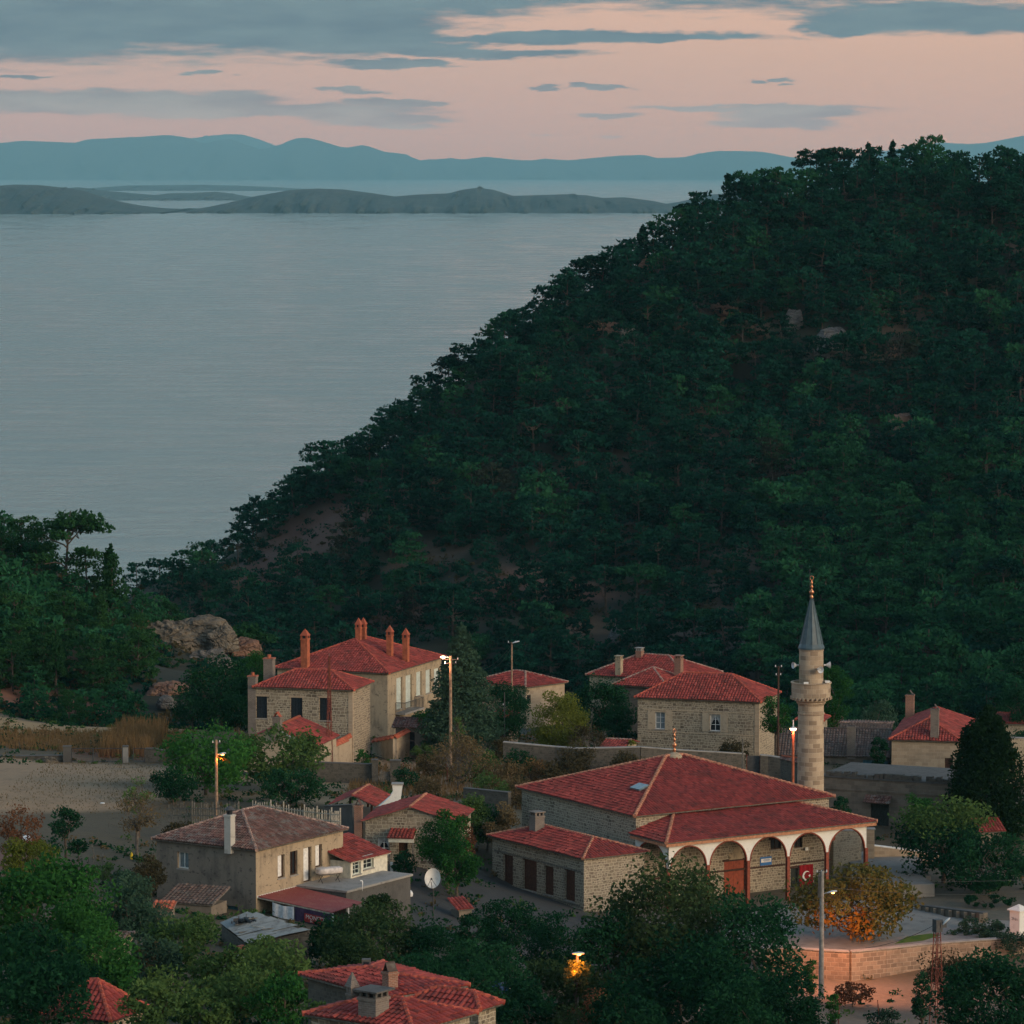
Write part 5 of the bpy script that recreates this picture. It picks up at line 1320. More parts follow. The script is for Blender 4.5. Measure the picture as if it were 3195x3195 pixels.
p = onz(1131, 2782, Ho.o[2] + zd); vp = thing('vent_pipe', 'white bent vent pipe standing on the concrete terrace', 'pipe', p)
mb = MB(); mb.tube([(0, 0, 0), (0, 0, .72), (-.05, 0, .8), (-.16, 0, .8)], .055, 8); mb.build('pipe', M['white_paint'], vp)

# grey patched shed roof
sk = thing('patched_shed', 'shed with a patched grey corrugated roof strewn with planks', 'shed', (onz(800, 2890, 98.5)[0], onz(800, 2890, 98.5)[1], 96.6))
ko = np.array(sk.location); kp = lambda sx_, sy_, z_: onz(sx_, sy_, z_) - ko
cA, cB, cC, cD = kp(688, 2884, 98.75), kp(779, 2846, 99.55), kp(968, 2904, 99.3), kp(768, 2946, 98.45)
rs = np.random.RandomState(9); mb = MB()
for i in range(9):
    for j_ in range(2):
        s0, s1 = i / 9 - .008, (i + 1) / 9 + .012; t0, t1 = (0, .54) if j_ == 0 else (.5, 1.0)
        s0 += rs.uniform(-.01, .01); t1 += rs.uniform(-.06, .06) if j_ else 0
        K = 12; rows = []; dz = .02 + .015 * ((i + j_) % 2) + (.04 if j_ == 0 else 0) + rs.uniform(0, .05); tilt = rs.uniform(-.05, .05)
        for k in range(K + 1):
            s_ = s0 + (s1 - s0) * k / K; e = cA * (1 - s_) + cD * s_; g = cB * (1 - s_) + cC * s_
            # s runs left to right along the front edge, t front to back
            for t_ in (t0, t1): rows.append(e * (1 - t_) + g * t_ + [0, 0, dz + .022 * math.cos(k * math.pi) + tilt * (k / K - .5)])
        k = np.arange(K) * 2; mb.add(rows, np.stack([k, k + 1, k + 3, k + 2], 1))
shr = mb.build('roof', M['metal_grey'], sk)
mb = MB(); e_ = [cA, cD, cC, cB]
for i in range(4):
    a, b = e_[i] * .97, e_[(i + 1) % 4] * .97; a = np.array([a[0], a[1], e_[i][2] - .06]); b = np.array([b[0], b[1], e_[(i + 1) % 4][2] - .06])
    mb.add([(a[0], a[1], -1.5), (b[0], b[1], -1.5), b, a], [[0, 1, 2, 3]])
mb.build('wall', M['rubble_dark'], sk)
LB = [(.3, .35, 1.1, .6, 'long grey plank lying across the patched shed roof'), (.55, .5, .9, -.5, 'pale plank leaning on the patched shed roof ridge'), (.7, .6, 1.3, .5, 'thin dark plank near the far end of the patched shed roof'), (.25, .75, 1.5, .55, 'white edged plank at the upper corner of the patched shed roof'), (.6, .2, 1.0, .45, 'rough plank low on the front of the patched shed roof')]
for s_, t_, L, a, lb in LB:
    p = (cA * (1 - s_) + cD * s_) * (1 - t_) + (cB * (1 - s_) + cC * s_) * t_ + ko
    pk = thing('plank', lb, 'plank', p + [0, 0, .1], a, 'planks on the patched shed roof')
    mb = MB(); mb.box(-L / 2, L / 2, -.07, .07, 0, .05); mb.build('board', M['wood_pale' if a < 0 else 'wood_grey'], pk)
p = (cA * .72 + cD * .28) * .6 + (cB * .72 + cC * .28) * .4 + ko
hp = thing('scrap_heap', 'dark burnt heap of scrap on the patched shed roof', 'scrap', p + [0, 0, .06])
mb = MB()
for i in range(26):
    c_ = rs.normal(0, .32, 3) * [1.2, .8, .0]; r_ = rs.uniform(.1, .26); mb.obox(c_ + [0, 0, max(0, .35 - np.hypot(*c_[:2]) * .4)], rs.normal(0, r_, 3) * [1, 1, .4], rs.normal(0, r_, 3) * [1, 1, .4], (0, 0, r_ * .8))
mb.build('scraps', M['steel_dark'], hp)

# small gabled stone house, pavilion, walls
Gh = Bld('stone_house', 'small gabled stone house with red roof and curtained blue window', 'house', (1433, 2570), (1460, 2530), (1130, 2561), 329, 2724, .25, rz=rad(80.8), A=7.2)
gable_roof(Gh, 'x', 'tile_red', 'ridge_mortar', ridge_py=2497, seed=45)
op = [('L', Gh.rect('L', 1178, 2612, 1216, 2668), 'curtain'), ('L', Gh.rect('L', 1243, 2625, 1272, 2690), 'door_wood')]
walls(Gh, 'rubble_house', op, None)
mb = MB()
y0, y1 = Gh.side('L', 1296, 2600, -.9)[0], Gh.side('L', 1217, 2600, -.9)[0]; y0, y1 = min(y0, y1), max(y0, y1); zz = Gh.side('L', 1255, 2617, -1.6)[1]; z2 = Gh.side('L', 1255, 2586, 0)[1]
tile_plane(mb, [(-1.7, y0, zz), (-1.7, y1, zz), (.0, y1, z2), (.0, y0, z2)], 0, .3, .36, 5); pr_ = mb.build('porch_roof', [M['tile_red'], M['cream_paint']], Gh.root)
mb = MB(); mb.box(-1.68, -1.5, y0, y1, zz - .3, zz - .1); mb.build('porch_beam', M['cream_paint'], pr_)
mb = MB(); mb.box(-1.62, -1.52, y1 - .14, y1 - .02, -.4, zz - .3); mb.box(-1.62, -1.52, y0 + .02, y0 + .14, -.4, zz - .3); mb.build('porch_post', M['wood_grey'], pr_)
y_ = Gh.side('L', 1118, 2560, .2)[0]; zt1 = Gh.zpix((.3, y_), 2500) - .3; chimney(Gh, (.3, y_), .62, zt1 + .8, 'brick', 'tiles', 'tile_old', z0=-.8)
Pv = Bld('open_pavilion', 'open sided shelter with a low red gable roof and mortared ridge', 'pavilion', (1172, 2515), (1200, 2484), (1030, 2509), 344, 2545, .3, rz=rad(78.7), A=6.2)
gable_roof(Pv, 'x', 'tile_red', 'ridge_mortar', rise=.85, seed=46)
mb = MB()
for x_ in (.15, Pv.A - .15):
    for y_ in (.15, Pv.B / 2, Pv.B - .15): mb.box(x_ - .09, x_ + .09, y_ - .09, y_ + .09, -1, Pv.ze)
mb.build('post', M['wood_dark'], Pv.root); mb = MB(); mb.box(-.05, Pv.A, -.05, Pv.B, -1.5, -.2); mb.build('floor', M['concrete_dark'], Pv.root)
wallrun('concrete_wall', 'bluish grey rendered wall under the open shelter', [wpt(1018, 2516, 2640, 338), wpt(1106, 2512, 2650, 336)], .5, 'concrete_dark', 'concrete_dark')
p0 = P(1216, 2520, 341); ws = thing('whitewashed_flue', 'whitewashed sloping flue wall between shelter and gabled house', 'wall', p0)
poly = [P(a, b, 341) - p0 for a, b in ((1178, 2540), (1181, 2518), (1216, 2487), (1226, 2470), (1224, 2450), (1256, 2450), (1252, 2480), (1244, 2540))]
mb = MB(); n_ = len(poly); pb = [q + [0, .9, 0] for q in poly]; mb.poly(poly); mb.poly(pb[::-1]); k = np.arange(n_)
mb.add(poly + pb, np.stack([k, (k + 1) % n_, (k + 1) % n_ + n_, k + n_], 1)[:, ::-1]); mb.build('flue_body', M['plaster_white'], ws)
mb = MB(); q = P(1240, 2450, 341) - p0; mb.box(q[0] - .5, q[0] + .5, -.06, .96, q[2] + .003, q[2] + .12); mb.build('flue_cap', M['concrete'], ws)

# ------------------------------------------------------------------ houses at the bottom edge
Lm = Bld('stone_house', 'red roofed house at the bottom with several brick chimneys behind', 'house', (1200, 3115), (1330, 3060), (1010, 3080), 196, 3230, .35, rz=rad(37), A=5.2, B=7.5)
hip_roof(Lm, 'tile_red2', 'ridge_red', ridge_py=3030, seed=50); walls(Lm, 'rubble_dark', [], None)
Lf = Bld('stone_house', 'front wing at the bottom edge with red hipped roof and big square chimney', 'house', (1290, 3218), (1514, 3163), (930, 3168), 180, 3330, .3)
hip_roof(Lf, 'tile_red2', 'ridge_red', ridge_py=3112, seed=51); walls(Lf, 'rubble_house', [], None)
Lw = Bld('house_wing', 'low right wing with plain red roof at the bottom edge', 'house', (1498, 3152), (1557, 3127), (1280, 3118), 187, 3260, .3)
hip_roof(Lw, 'tile_red2', 'ridge_red', ridge_py=3088, seed=52); walls(Lw, 'rubble_house', [], None)
chimney_px(Lm, 1099, 3120, 3037, 36, mat='brick_grey', cap='pyramid', capmat='brick_grey'); chimney_px(Lm, 1217, 3085, 3003, 50, mat='brick', cap='tiles', capmat='tile_brown')
q = np.array([Lf.A * .25, Lf.B * .5]); y_ = Lf.side('L', 1166, 3180, .6)[0]; zt1 = Lf.zpix((.6, y_), 3084) - .34
chimney(Lf, (.6, y_), 1.0, zt1 - Lf.ze + .8, 'brick_grey', 'slab', 'concrete_dark', z0=Lf.ze - .8)
p = P(1143, 3070, 203); fp = thing('flue_block', 'bare grey concrete flue rising behind the bottom roof', 'flue', p - [0, 0, 4]); h_ = P(1143, 2992, 203)[2] - p[2] + 4
mb = MB(); mb.box(-.22, .22, -.22, .22, 0, h_); mb.build('flue', M['concrete_dark'], fp); mb = MB(); mb.box(-.14, .14, -.235, -.22, h_ - .5, h_ - .1); mb.build('opening', M['dark_void'], fp)
Mh = Bld('small_house', 'small red roofed house almost buried in trees at the lower left', 'house', (345, 3188), (425, 3140), (135, 3160), 213, 3300, .3)
hip_roof(Mh, 'tile_red2', 'ridge_red', ridge_py=3058, seed=53); walls(Mh, 'plaster_tan', [], None)
Nh = Bld('plain_shed', 'flat beige walled shed showing through the bushes at lower left', 'shed', (372, 2950), (420, 2925), (262, 2948), 238, 3040, .1, A=4)
gable_roof(Nh, 'y', 'tile_brown', 'tile_brown', rise=.35, seed=54); walls(Nh, 'plaster_tan', [('L', Nh.rect('L', 352, 2970, 366, 3030), 'void')], None)
# white chimney with a cap of two leaning tiles, on its own low roof among the bushes
Kh = Bld('hidden_hut', 'low hut roof under a white chimney capped with two leaning red tiles', 'hut', (775, 3040), (815, 3018), (690, 3030), 246, 3120, .2, A=3.6)
gable_roof(Kh, 'y', 'tile_brown', 'tile_brown', rise=.5, seed=55); walls(Kh, 'plaster_grey', [], None)
y_ = Kh.side('L', 749, 3000, .8)[0]; z1_ = Kh.zpix((.8, y_), 2978); ck = MB(); ck.box(.55, 1.05, y_ - .26, y_ + .26, Kh.ze - .3, z1_); co2 = ck.build('chimney', M['plaster_white'], Kh.root)
ck = MB(); h_ = Kh.zpix((.8, y_), 2950) - z1_
for sgn in (-1, 1): ck.obox((.5, y_ + sgn * .3, z1_), (.6, 0, 0), (0, -sgn * .3, h_), (0, sgn * .09, 0))
ck.build('cap_tiles', M['tile_orange'], co2)
ck = MB(); ck.box(.535, .549, y_ - .15, y_ + .15, z1_ - .5, z1_ - .42); ck.box(.535, .549, y_ - .15, y_ + .15, z1_ - .34, z1_ - .26); ck.build('vent_slots', M['dark_void'], co2)

# ------------------------------------------------------------------ mosque court: paving, retaining wall, steps, walls
def flat_sheet(name, poly, mat, kind='structure'):
    mb = MB(); mb.poly(poly); o = mb.build(name, M[mat]); return tag(o, kind=kind)
ZP = 89.34
mb = MB(); top = [onz(a, b, ZP) for a, b in ((2260, 2958), (2330, 2962), (2452, 2956), (2660, 2970), (2885, 2944), (3230, 2920), (3260, 2880), (2950, 2860), (2880, 2835), (2780, 2800), (2500, 2820), (2250, 2860))]
n_ = len(top); k = np.arange(n_); lo = [q - [0, 0, 3] for q in top]; mb.poly(top); mb.add(top + lo, np.stack([k, k + n_, (k + 1) % n_ + n_, (k + 1) % n_], 1))
tag(mb.build('court_paving', M['paving']), kind='structure')
def rw(sx_, st_, sb): q = onz(sx_, st_, ZP + .42); z_ = P(sx_, sb, q[1])[2]; return (q[0], q[1], q[2], z_)
wallrun('retaining_wall', 'tall curved stone retaining wall below the paved mosque court', [rw(2380, 2960, 3060), rw(2450, 2957, 3065), rw(2560, 2965, 3070), rw(2652, 2970, 3072), rw(2760, 2960, 3070), rw(2897, 2945, 3062), rw(3050, 2934, 3050), rw(3200, 2925, 3045), rw(3290, 2920, 3040)], .5, 'ashlar_lot', 'concrete', z_under=1.5)
# plant bed on the court, tree bed kerb
mb = MB(); bed = [onz(a, b, ZP + .004) for a, b in ((2790, 2945), (2880, 2935), (2935, 2918), (2905, 2912), (2830, 2922))]; mb.poly(bed); tag(mb.build('grass_bed', M['leaf_olive']), kind='stuff')
# steps and walls right of the porch
for i, (t_, b_2, Yk) in enumerate(((2683, 2697, 350), (2708, 2722, 345.5), (2732, 2746, 341), (2757, 2770, 337))):
    a = P(2690, t_ + 8, Yk); b = P(2880 + i * 12, t_ + 14, Yk + 1)
    s_ = thing('stone_step', ['topmost broad stone step right of the mosque porch', 'second broad stone step right of the mosque porch', 'third broad stone step right of the mosque porch', 'lowest broad stone step right of the mosque porch'][i], 'step', (a[0], a[1], a[2] - 1.5), math.atan2(b[1] - a[1], b[0] - a[0]), 'stone steps right of the porch')
    L = np.hypot(b[0] - a[0], b[1] - a[1]); mb = MB(); mb.box(0, L, 0, 5.5, 0, 1.5); mb.build('tread', M['paving'], s_)
wallrun('stone_wall', 'low stone wall with pale coping behind the steps right of the porch', [wpt(2706, 2637, 2690, 353), wpt(2830, 2652, 2705, 353.5), wpt(2960, 2668, 2720, 354)], .5, 'ashlar_tan', 'plaster_white')
p = P(2715, 2645, 352.4); pp = thing('stone_pier', 'square stone pier at the right end of the mosque porch', 'pier', p - [0, 0, 1]); h_ = P(2715, 2588, 352.4)[2] - p[2] + 1
mb = MB(); mb.box(-.34, .34, -.34, .34, 0, h_); mb.build('pier_body', M['ashlar_tan'], pp); mb = MB(); mb.box(-.42, .42, -.42, .42, h_ + .003, h_ + .12); mb.build('coping', M['concrete'], pp)
p = P(2650, 2700, 348); ew = wallrun('stone_wall', 'sunlit rubble end wall seen through the last porch arch', [wpt(2595, 2592, 2780, 349), wpt(2682, 2592, 2780, 351)], .5, 'rubble_pale', 'concrete')
pw = wallrun('court_wall', 'grey court wall with stone pilasters under the big olive tree', [wpt(2860, 2824, 2878, 332), wpt(3075, 2850, 2905, 326)], .5, 'ashlar_grey', 'concrete_dark')
o0 = np.array(pw.location); mb = MB()
for k in range(9):
    a = np.array(wpt(2868 + k * 24, 2826 + k * 3, 2880 + k * 3, 331.4 - k * .68)); mb.box(a[0] - .14 - o0[0], a[0] + .14 - o0[0], a[1] - .3 - o0[1], a[1] - o0[1], a[3] - .5 - o0[2], a[2] - .02 - o0[2])
mb.build('pilaster', M['ashlar_grey'], pw)
# white capped pillar at the right edge
p = P(3178, 2925, 318); gp = thing('gate_pillar', 'white rendered gate pillar with hipped cap and scrawl at the right edge', 'pillar', p - [0, 0, .5], .75); h_ = P(3178, 2840, 318)[2] - p[2] + .5
mb = MB(); mb.box(-.5, .5, -.5, .5, 0, h_); mb.build('pillar_body', M['plaster_white'], gp)
mb = MB(); c_ = [(-.66, -.66, h_ + .003), (.66, -.66, h_ + .003), (.66, .66, h_ + .003), (-.66, .66, h_ + .003)]; mb.add(c_ + [(x_, y_, z_ + .08) for x_, y_, z_ in c_] + [(0, 0, h_ + .5)], [[3, 2, 1, 0]]); v = c_ + [(x_, y_, z_ + .08) for x_, y_, z_ in c_] + [(0, 0, h_ + .5)]
mb.add(v, [[0, 1, 5, 4], [1, 2, 6, 5], [2, 3, 7, 6], [3, 0, 4, 7]]); mb.add(v, [[4, 5, 8], [5, 6, 8], [6, 7, 8], [7, 4, 8]]); mb.build('pillar_cap', M['plaster_white'], gp)
lettering('2Nn-', .34, 'steel_dark', gp, (-.504, .32, h_ - .75), (math.pi / 2, 0, -math.pi / 2), 'scrawl', .003)
# ------------------------------------------------------------------ street furniture
def ghit(sx_, sy_, y0=170, y1=980):
    d = ray(sx_, sy_); ys = np.arange(y0, y1, .7); g = zt(d[0] * ys / d[1], ys); k = np.argmax(EYE + d[2] * ys / d[1] < g)
    return float(ys[k])
def glow(parent, loc, watt, col=(1.0, .36, .1), spot=None, r=.12):
    l = bpy.data.lights.new('lamp_light', 'SPOT' if spot else 'POINT'); l.energy = watt; l.color = col; l.shadow_soft_size = r
    if spot: l.spot_size = rad(spot); l.spot_blend = .7
    o = bpy.data.objects.new('lamp_light', l); link(o, parent); o.location = loc
    return o
def lamp_head(parent, p, d, L=.75, lit=None, mat='lamp_grey'):
    """cobra-head luminaire starting at p pointing along d"""
    d = np.asarray(d, float); d /= np.linalg.norm(d); s_ = np.cross(d, [0, 0, 1.0]); s_ /= np.linalg.norm(s_); u = np.cross(s_, d)
    mb = MB(); prof = [(0, .05, .05), (.15, .12, .09), (.5, .17, .12), (.85, .14, .09), (1, .03, .03)]; v = []
    for t, w_, h_ in prof:
        for a in np.linspace(0, 2 * math.pi, 10, endpoint=False): v.append(np.asarray(p) + d * L * t + s_ * w_ * math.cos(a) + u * (h_ * max(math.sin(a), -.35)))
    f = [(r * 10 + i, r * 10 + (i + 1) % 10, (r + 1) * 10 + (i + 1) % 10, (r + 1) * 10 + i) for r in range(4) for i in range(10)]
    mb.add(v, np.array(f)[:, ::-1]); mb.build('lamp_head', M[mat], parent, True)
    if lit:
        mb = MB(); c_ = np.asarray(p) + d * L * .55 - u * .07; mb.lathe([(.0, -.07), (.09, -.05), (.13, 0), (.0, .02)], c_, 12, closed=False); mb.build('bulb', M[lit], parent)
    return np.asarray(p) + d * L * .55 - u * .25
def pole(label, sx_, base_py, top_py, Y, mat='pole_wood', r=.13, name='lamp_post', cat='lamp post', zb=None):
    p = P(sx_, base_py, Y); g = zt(p[0], p[1]) if zb is None else zb
    H_ = P(sx_, top_py, Y)[2] - g
    o = thing(name, label, cat, (p[0], p[1], g))
    mb = MB(); mb.cyl((0, 0, -.5), (0, 0, H_), r, r * .72, 12); mb.build('pole', M[mat], o)
    return o, H_
def crossarm(o, z, w_=.9, n=3, ang=.3):
    mb = MB(); t = np.array([math.cos(ang), math.sin(ang), 0]); mb.cyl(np.array([0, 0, z]) - t * w_, np.array([0, 0, z]) + t * w_, .045, n=6); mb.build('crossarm', M['steel_dark'], o)
    for k in np.linspace(-.9, .9, n):
        mb = MB(); c_ = t * w_ * k + [0, 0, z]; mb.lathe([(.03, 0), (.06, .05), (.035, .09), (.06, .13), (.02, .2)], c_, 8); mb.build('insulator', M['lamp_grey'], o)

o, H_ = pole('lit lamp post with a pinkish glowing head beside the conifer', 1406, 2335, 2046, 392, 'pole_wood', .17)
crossarm(o, H_ - .35, .8, 3, -.2); crossarm(o, H_ - .75, .6, 2, .4)
g = lamp_head(o, (-.15, -.05, H_ - .15), (-1, -.25, .12), .9, 'lamp_warm'); mb = MB(); mb.lathe([(.0, -.1), (.2, -.06), (.26, .02), (.15, .1), (0, .12)], (-.75, -.2, H_ - .1), 14, closed=False); mb.build('lens', M['lamp_warm'], o); glow(o, g - [0, .25, .2], 130, (1, .42, .22)); glow(o, (.0, -.6, H_ - .9), 6, (1, .4, .2))
o, H_ = pole('wooden pole with an unlit lamp head and drooping cables behind the conifer', 1597, 2115, 2004, 424, 'pole_wood', .1, 'utility_pole', 'pole')
lamp_head(o, (.05, 0, H_ - .1), (.8, -.3, .25), .85); crossarm(o, H_ - .05, .4, 2, 0)
WIRE1 = np.array(o.location) + [0, 0, H_ - .2]
o, H_ = pole('slim dark pole in front of the half hidden house', 1574, 2330, 2160, 402, 'steel_dark', .07, 'utility_pole', 'pole'); crossarm(o, H_ - 1.3, .14, 1, 0)
o, H_ = pole('lamp post glowing red under its lit head beside the minaret', 2474, 2450, 2274, 366, 'red_brick_smooth', .15)  # red pole material stands in for the lamp's red light on it
mb = MB(); mb.lathe([(.1, -.1), (.24, -.05), (.28, .06), (.2, .14), (.06, .2), (.05, .8), (0, .82)], (0, 0, H_), 16); mb.build('lamp_cap', M['lamp_grey'], o)
mb = MB(); mb.lathe([(.0, -.17), (.2, -.14), (.29, -.02), (.31, .03)], (0, 0, H_ - .0), 16, closed=False); mb.build('bulb', M['lamp_warm'], o)
for a in range(5): glow(o, (.32 * math.cos(a * 1.257 - 1.3), .32 * math.sin(a * 1.257 - 1.3), H_ - .35), 12, (1, .28, .16), None, .08)
glow(o, (0, -.45, H_ - .25), 40, (1, .3, .16))
o, H_ = pole('tall wooden lamp post with an orange lit branch in front of the dirt lot', 676, 2552, 2308, 338, 'pole_wood', .15)
crossarm(o, H_ - .25, .35, 3, .5)
g = lamp_head(o, (.15, 0, H_ - 1.25), (.9, -.3, .2), .75, 'lamp_orange'); glow(o, (.42, -.12, H_ - 1.6), 26, (1, .3, .05), None, .06); glow(o, (.2, -.25, H_ - 1.7), 14, (1, .3, .05), None, .06)
mb = MB(); mb.tube([(.12, 0, H_ - 1.38), (.5, -.1, H_ - 1.25)], .03); mb.build('lamp_arm', M['steel_dark'], o)
br = thing('lit_branch', 'thin leafy branch glowing orange under the wooden lamp post head', 'branch', np.array(o.location) + [.3, -.05, H_ - 1.55])
mb = MB(); mb.tube([(-.1, 0, .06), (.4, -.02, -.1), (.95, -.04, -.38)], .03, 5, r1=.012); rs = np.random.RandomState(2)
for k in range(40): c_ = np.array([.05 + .85 * rs.rand(), 0, 0]); c_[2] = .02 - c_[0] * .36; mb.obox(c_ + rs.normal(0, .04, 3), rs.normal(0, .07, 3), rs.normal(0, .05, 3), (0, 0, .01))
mb.build('leaves', M['leaf_lamp_glow'], br)  # lamp's orange glow is put into these leaves' colour
WIRE2 = np.array(o.location) + [0, 0, H_ - .1]
o, H_ = pole('grey concrete street lamp post standing before the autumn tree', 2562, 3130, 2718, 306, 'pole_concrete', .21)
mb = MB(); mb.box(-.3, -.1, -.22, .12, H_ - 2.0, H_ - .35); mb.build('fuse_box', M['steel_dark'], o)
mb = MB(); mb.box(-.26, -.2, -.1, -.04, H_ - .35, H_ + .1); mb.box(.0, .06, -.05, .02, H_, H_ + .12); mb.build('bracket', M['steel_dark'], o); crossarm(o, H_ - .1, .4, 3, .1)
mb = MB(); mb.tube([(.1, 0, H_ - 1.75), (.45, -.08, H_ - 1.62)], .035); mb.build('lamp_arm', M['steel'], o)
g = lamp_head(o, (.4, -.08, H_ - 1.66), (.92, -.25, .22), .8, 'lamp_orange'); gs_ = glow(o, (1.1, .1, H_ - 1.9), 2600, (1, .36, .16), 125, .12); gs_.rotation_euler = Vector((.42, .5, -.75)).to_track_quat('-Z', 'Y').to_euler(); glow(o, (1.6, 2.2, H_ - 2.3), 55, (1, .36, .08), None, .15)
WIRE3 = np.array(o.location) + [0, 0, H_]
def lattice(label, sx_, base_py, top_py, Y, w0, w1, mat, name, cat, zb=None, step=1.1):
    p = P(sx_, base_py, Y); g = zt(p[0], p[1]) if zb is None else zb; H_ = P(sx_, top_py, Y)[2] - g
    o = thing(name, label, cat, (p[0], p[1], g), .5)
    legs = [(-1, -1), (1, -1), (1, 1), (-1, 1)]
    for a, b in legs:
        mb = MB(); mb.tube([(a * w0, b * w0, -.3), (a * w1, b * w1, H_)], .035, 5); mb.build('leg', M[mat], o)
    mb = MB(); k = 0; z = 0.2
    while z < H_ - step * .5:
        wa = w0 + (w1 - w0) * z / H_; z2 = min(z + step, H_); wb = w0 + (w1 - w0) * z2 / H_
        for i in range(4):
            (a, b), (c, d) = legs[i], legs[(i + 1) % 4]
            mb.tube([(a * wa, b * wa, z), (c * wa, d * wa, z)], .022, 4)
            if k % 2: a, b, c, d = c, d, a, b
            mb.tube([(a * wa, b * wa, z), (c * wb, d * wb, z2)], .02, 4)
        z = z2; k += 1
    mb.build('bracing', M[mat], o)
    return o, H_
o, H_ = lattice('dark steel lattice lamp mast in front of the retaining wall', 2921, 3260, 2890, 288, .42, .16, 'rust', 'lattice_mast', 'mast')
mb = MB(); mb.box(-.25, .3, -.25, .25, H_ - .4, H_ + .5); mb.box(.1, .6, -.3, -.1, H_ - .1, H_ + .3); mb.build('bracket', M['steel_dark'], o)
lamp_head(o, (.28, -.3, H_ + .12), (.55, -.5, .75), .75)
WIRE4 = np.array(o.location) + [0, 0, H_ + .2]
o, H_ = lattice('tall thin red lattice mast in front of the stone house', 1028, 2385, 2046, 384, .26, .05, 'rust', 'lattice_mast', 'mast', step=1.6)
mb = MB(); mb.cyl((0, 0, H_ - .1), (0, 0, H_ + .2), .03); mb.build('tip', M['wood_grey'], o)
mb = MB(); mb.box(-.36, -.1, -.34, -.28, 1.75, 2.25); mb.build('warning_plate', M['yellow_tag'], o)
o, H_ = pole('dark utility pole beside the rubble stone house', 2427, 2430, 2078, 394, 'wood_dark', .12, 'utility_pole', 'pole'); crossarm(o, H_ - .1, .32, 2, 0); crossarm(o, H_ - .9, .25, 2, .2)
o, H_ = pole('short leaning grey post by the dark iron gate', 2317, 2405, 2306, 386, 'wood_grey', .09, 'post', 'post')
# lamp half inside the tree in the foreground
p = P(1792, 3120, 262); g = zt(p[0], p[1]); o = thing('lamp_post', 'street lamp lighting orange leaves inside the foreground tree', 'lamp post', (p[0] + .2, p[1] + .4, g)); H_ = P(1788, 2975, 262)[2] - g
mb = MB(); mb.cyl((0, 0, -.5), (0, 0, H_ - .2), .11, .08, 10); mb.tube([(0, 0, H_ - .25), (-.05, -.4, H_ - .05)], .04); mb.build('pole', M['pole_concrete'], o)
lamp_head(o, (-.35, -.5, H_), (1, -.35, .1), .85, 'lamp_orange')
glow(o, (.05, -.9, H_ - .4), 170, (1, .17, .02), None, .1); glow(o, (-.2, -1.2, H_ - 1.0), 70, (1, .16, .02), None, .1)
LAMP_TREE = np.array(o.location) + [0, -.9, H_]

def wire(label, a, b, sag, r=.018):
    a = np.asarray(a, float); b = np.asarray(b, float); o = thing('power_cable', label, 'cable', a, 0, 'overhead cables')
    t = np.linspace(0, 1, 16); mb = MB(); mb.tube([(b - a) * s_ - [0, 0, sag * 4 * s_ * (1 - s_)] for s_ in t], r, 5); mb.build('strand', M['cable'], o)
wire('upper drooping cable from the unlit wooden pole', WIRE1, P(1500, 2090, 430), .5); wire('lower drooping cable from the unlit wooden pole', WIRE1 - [0, 0, .3], P(1528, 2092, 428), .4)
wire('upper thin cable from the orange lit lamp post over the dirt lot', WIRE2, P(380, 2398, 372), .5, .012); wire('middle thin cable from the orange lit lamp post over the dirt lot', WIRE2 - [0, 0, .2], P(330, 2399, 376), .6, .012); wire('lowest thin cable from the orange lit lamp post over the dirt lot', WIRE2 - [0, 0, .9], P(430, 2425, 366), .4, .012)
wire('upper cable from the concrete lamp post to the right edge', WIRE3 - [0, 0, .3], P(3300, 2738, 322), .4, .013); wire('lower cable from the concrete lamp post to the right edge', WIRE3 - [0, 0, 1.2], P(3300, 2782, 320), .4, .013); wire('cable from the autumn tree to the lattice lamp mast', WIRE4, P(2700, 2958, 303), .3, .02)

# satellite dish
pd = P(1352, 2742, 309); o = thing('satellite_dish', 'large white satellite dish facing the viewer', 'satellite dish', (pd[0], pd[1], zt(pd[0], pd[1]))); zc = pd[2] - zt(pd[0], pd[1])
R = .72; ax = np.array([-.18, -.93, .32]); ax /= np.linalg.norm(ax); t = np.cross(ax, [0, 0, 1.0]); t /= np.linalg.norm(t); u = np.cross(t, ax); v = []; n_ = 32
for k in range(7):
    q = k / 6 * R
    for a in np.linspace(0, 2 * math.pi, n_, endpoint=False): v.append(np.array([0, 0, zc]) + t * q * math.cos(a) * .86 + u * q * math.sin(a) * 1.08 + ax * (.28 * (q / R) ** 2))
f = [(r * n_ + i, r * n_ + (i + 1) % n_, (r + 1) * n_ + (i + 1) % n_, (r + 1) * n_ + i) for r in range(6) for i in range(n_)]
mb = MB(); mb.add(v, f); mb.add(np.array(v) - ax * .02, np.array(f)[:, ::-1]); mb.build('dish', M['plaster_white'], o, True)
mb = MB(); mb.cyl((0, .25, -.3), (0, .25, zc), .05); mb.tube([(0, .25, zc), (0, 0, zc)], .05); mb.build('mount', M['steel_dark'], o)
mb = MB(); e = np.array([0, 0, zc]) + ax * .75 - u * .12
for s_ in (-.5, .5): mb.tube([np.array([0, 0, zc]) + t * s_ * .8 - u * .7 + ax * .2, e], .018, 5)
mb.tube([np.array([0, 0, zc]) - u * .75 + ax * .25, e - u * .25], .03, 5); mb.cyl(e - ax * .02, e - ax * .22, .08, .06, 10); mb.build('feed_arm', M['steel_dark'], o)
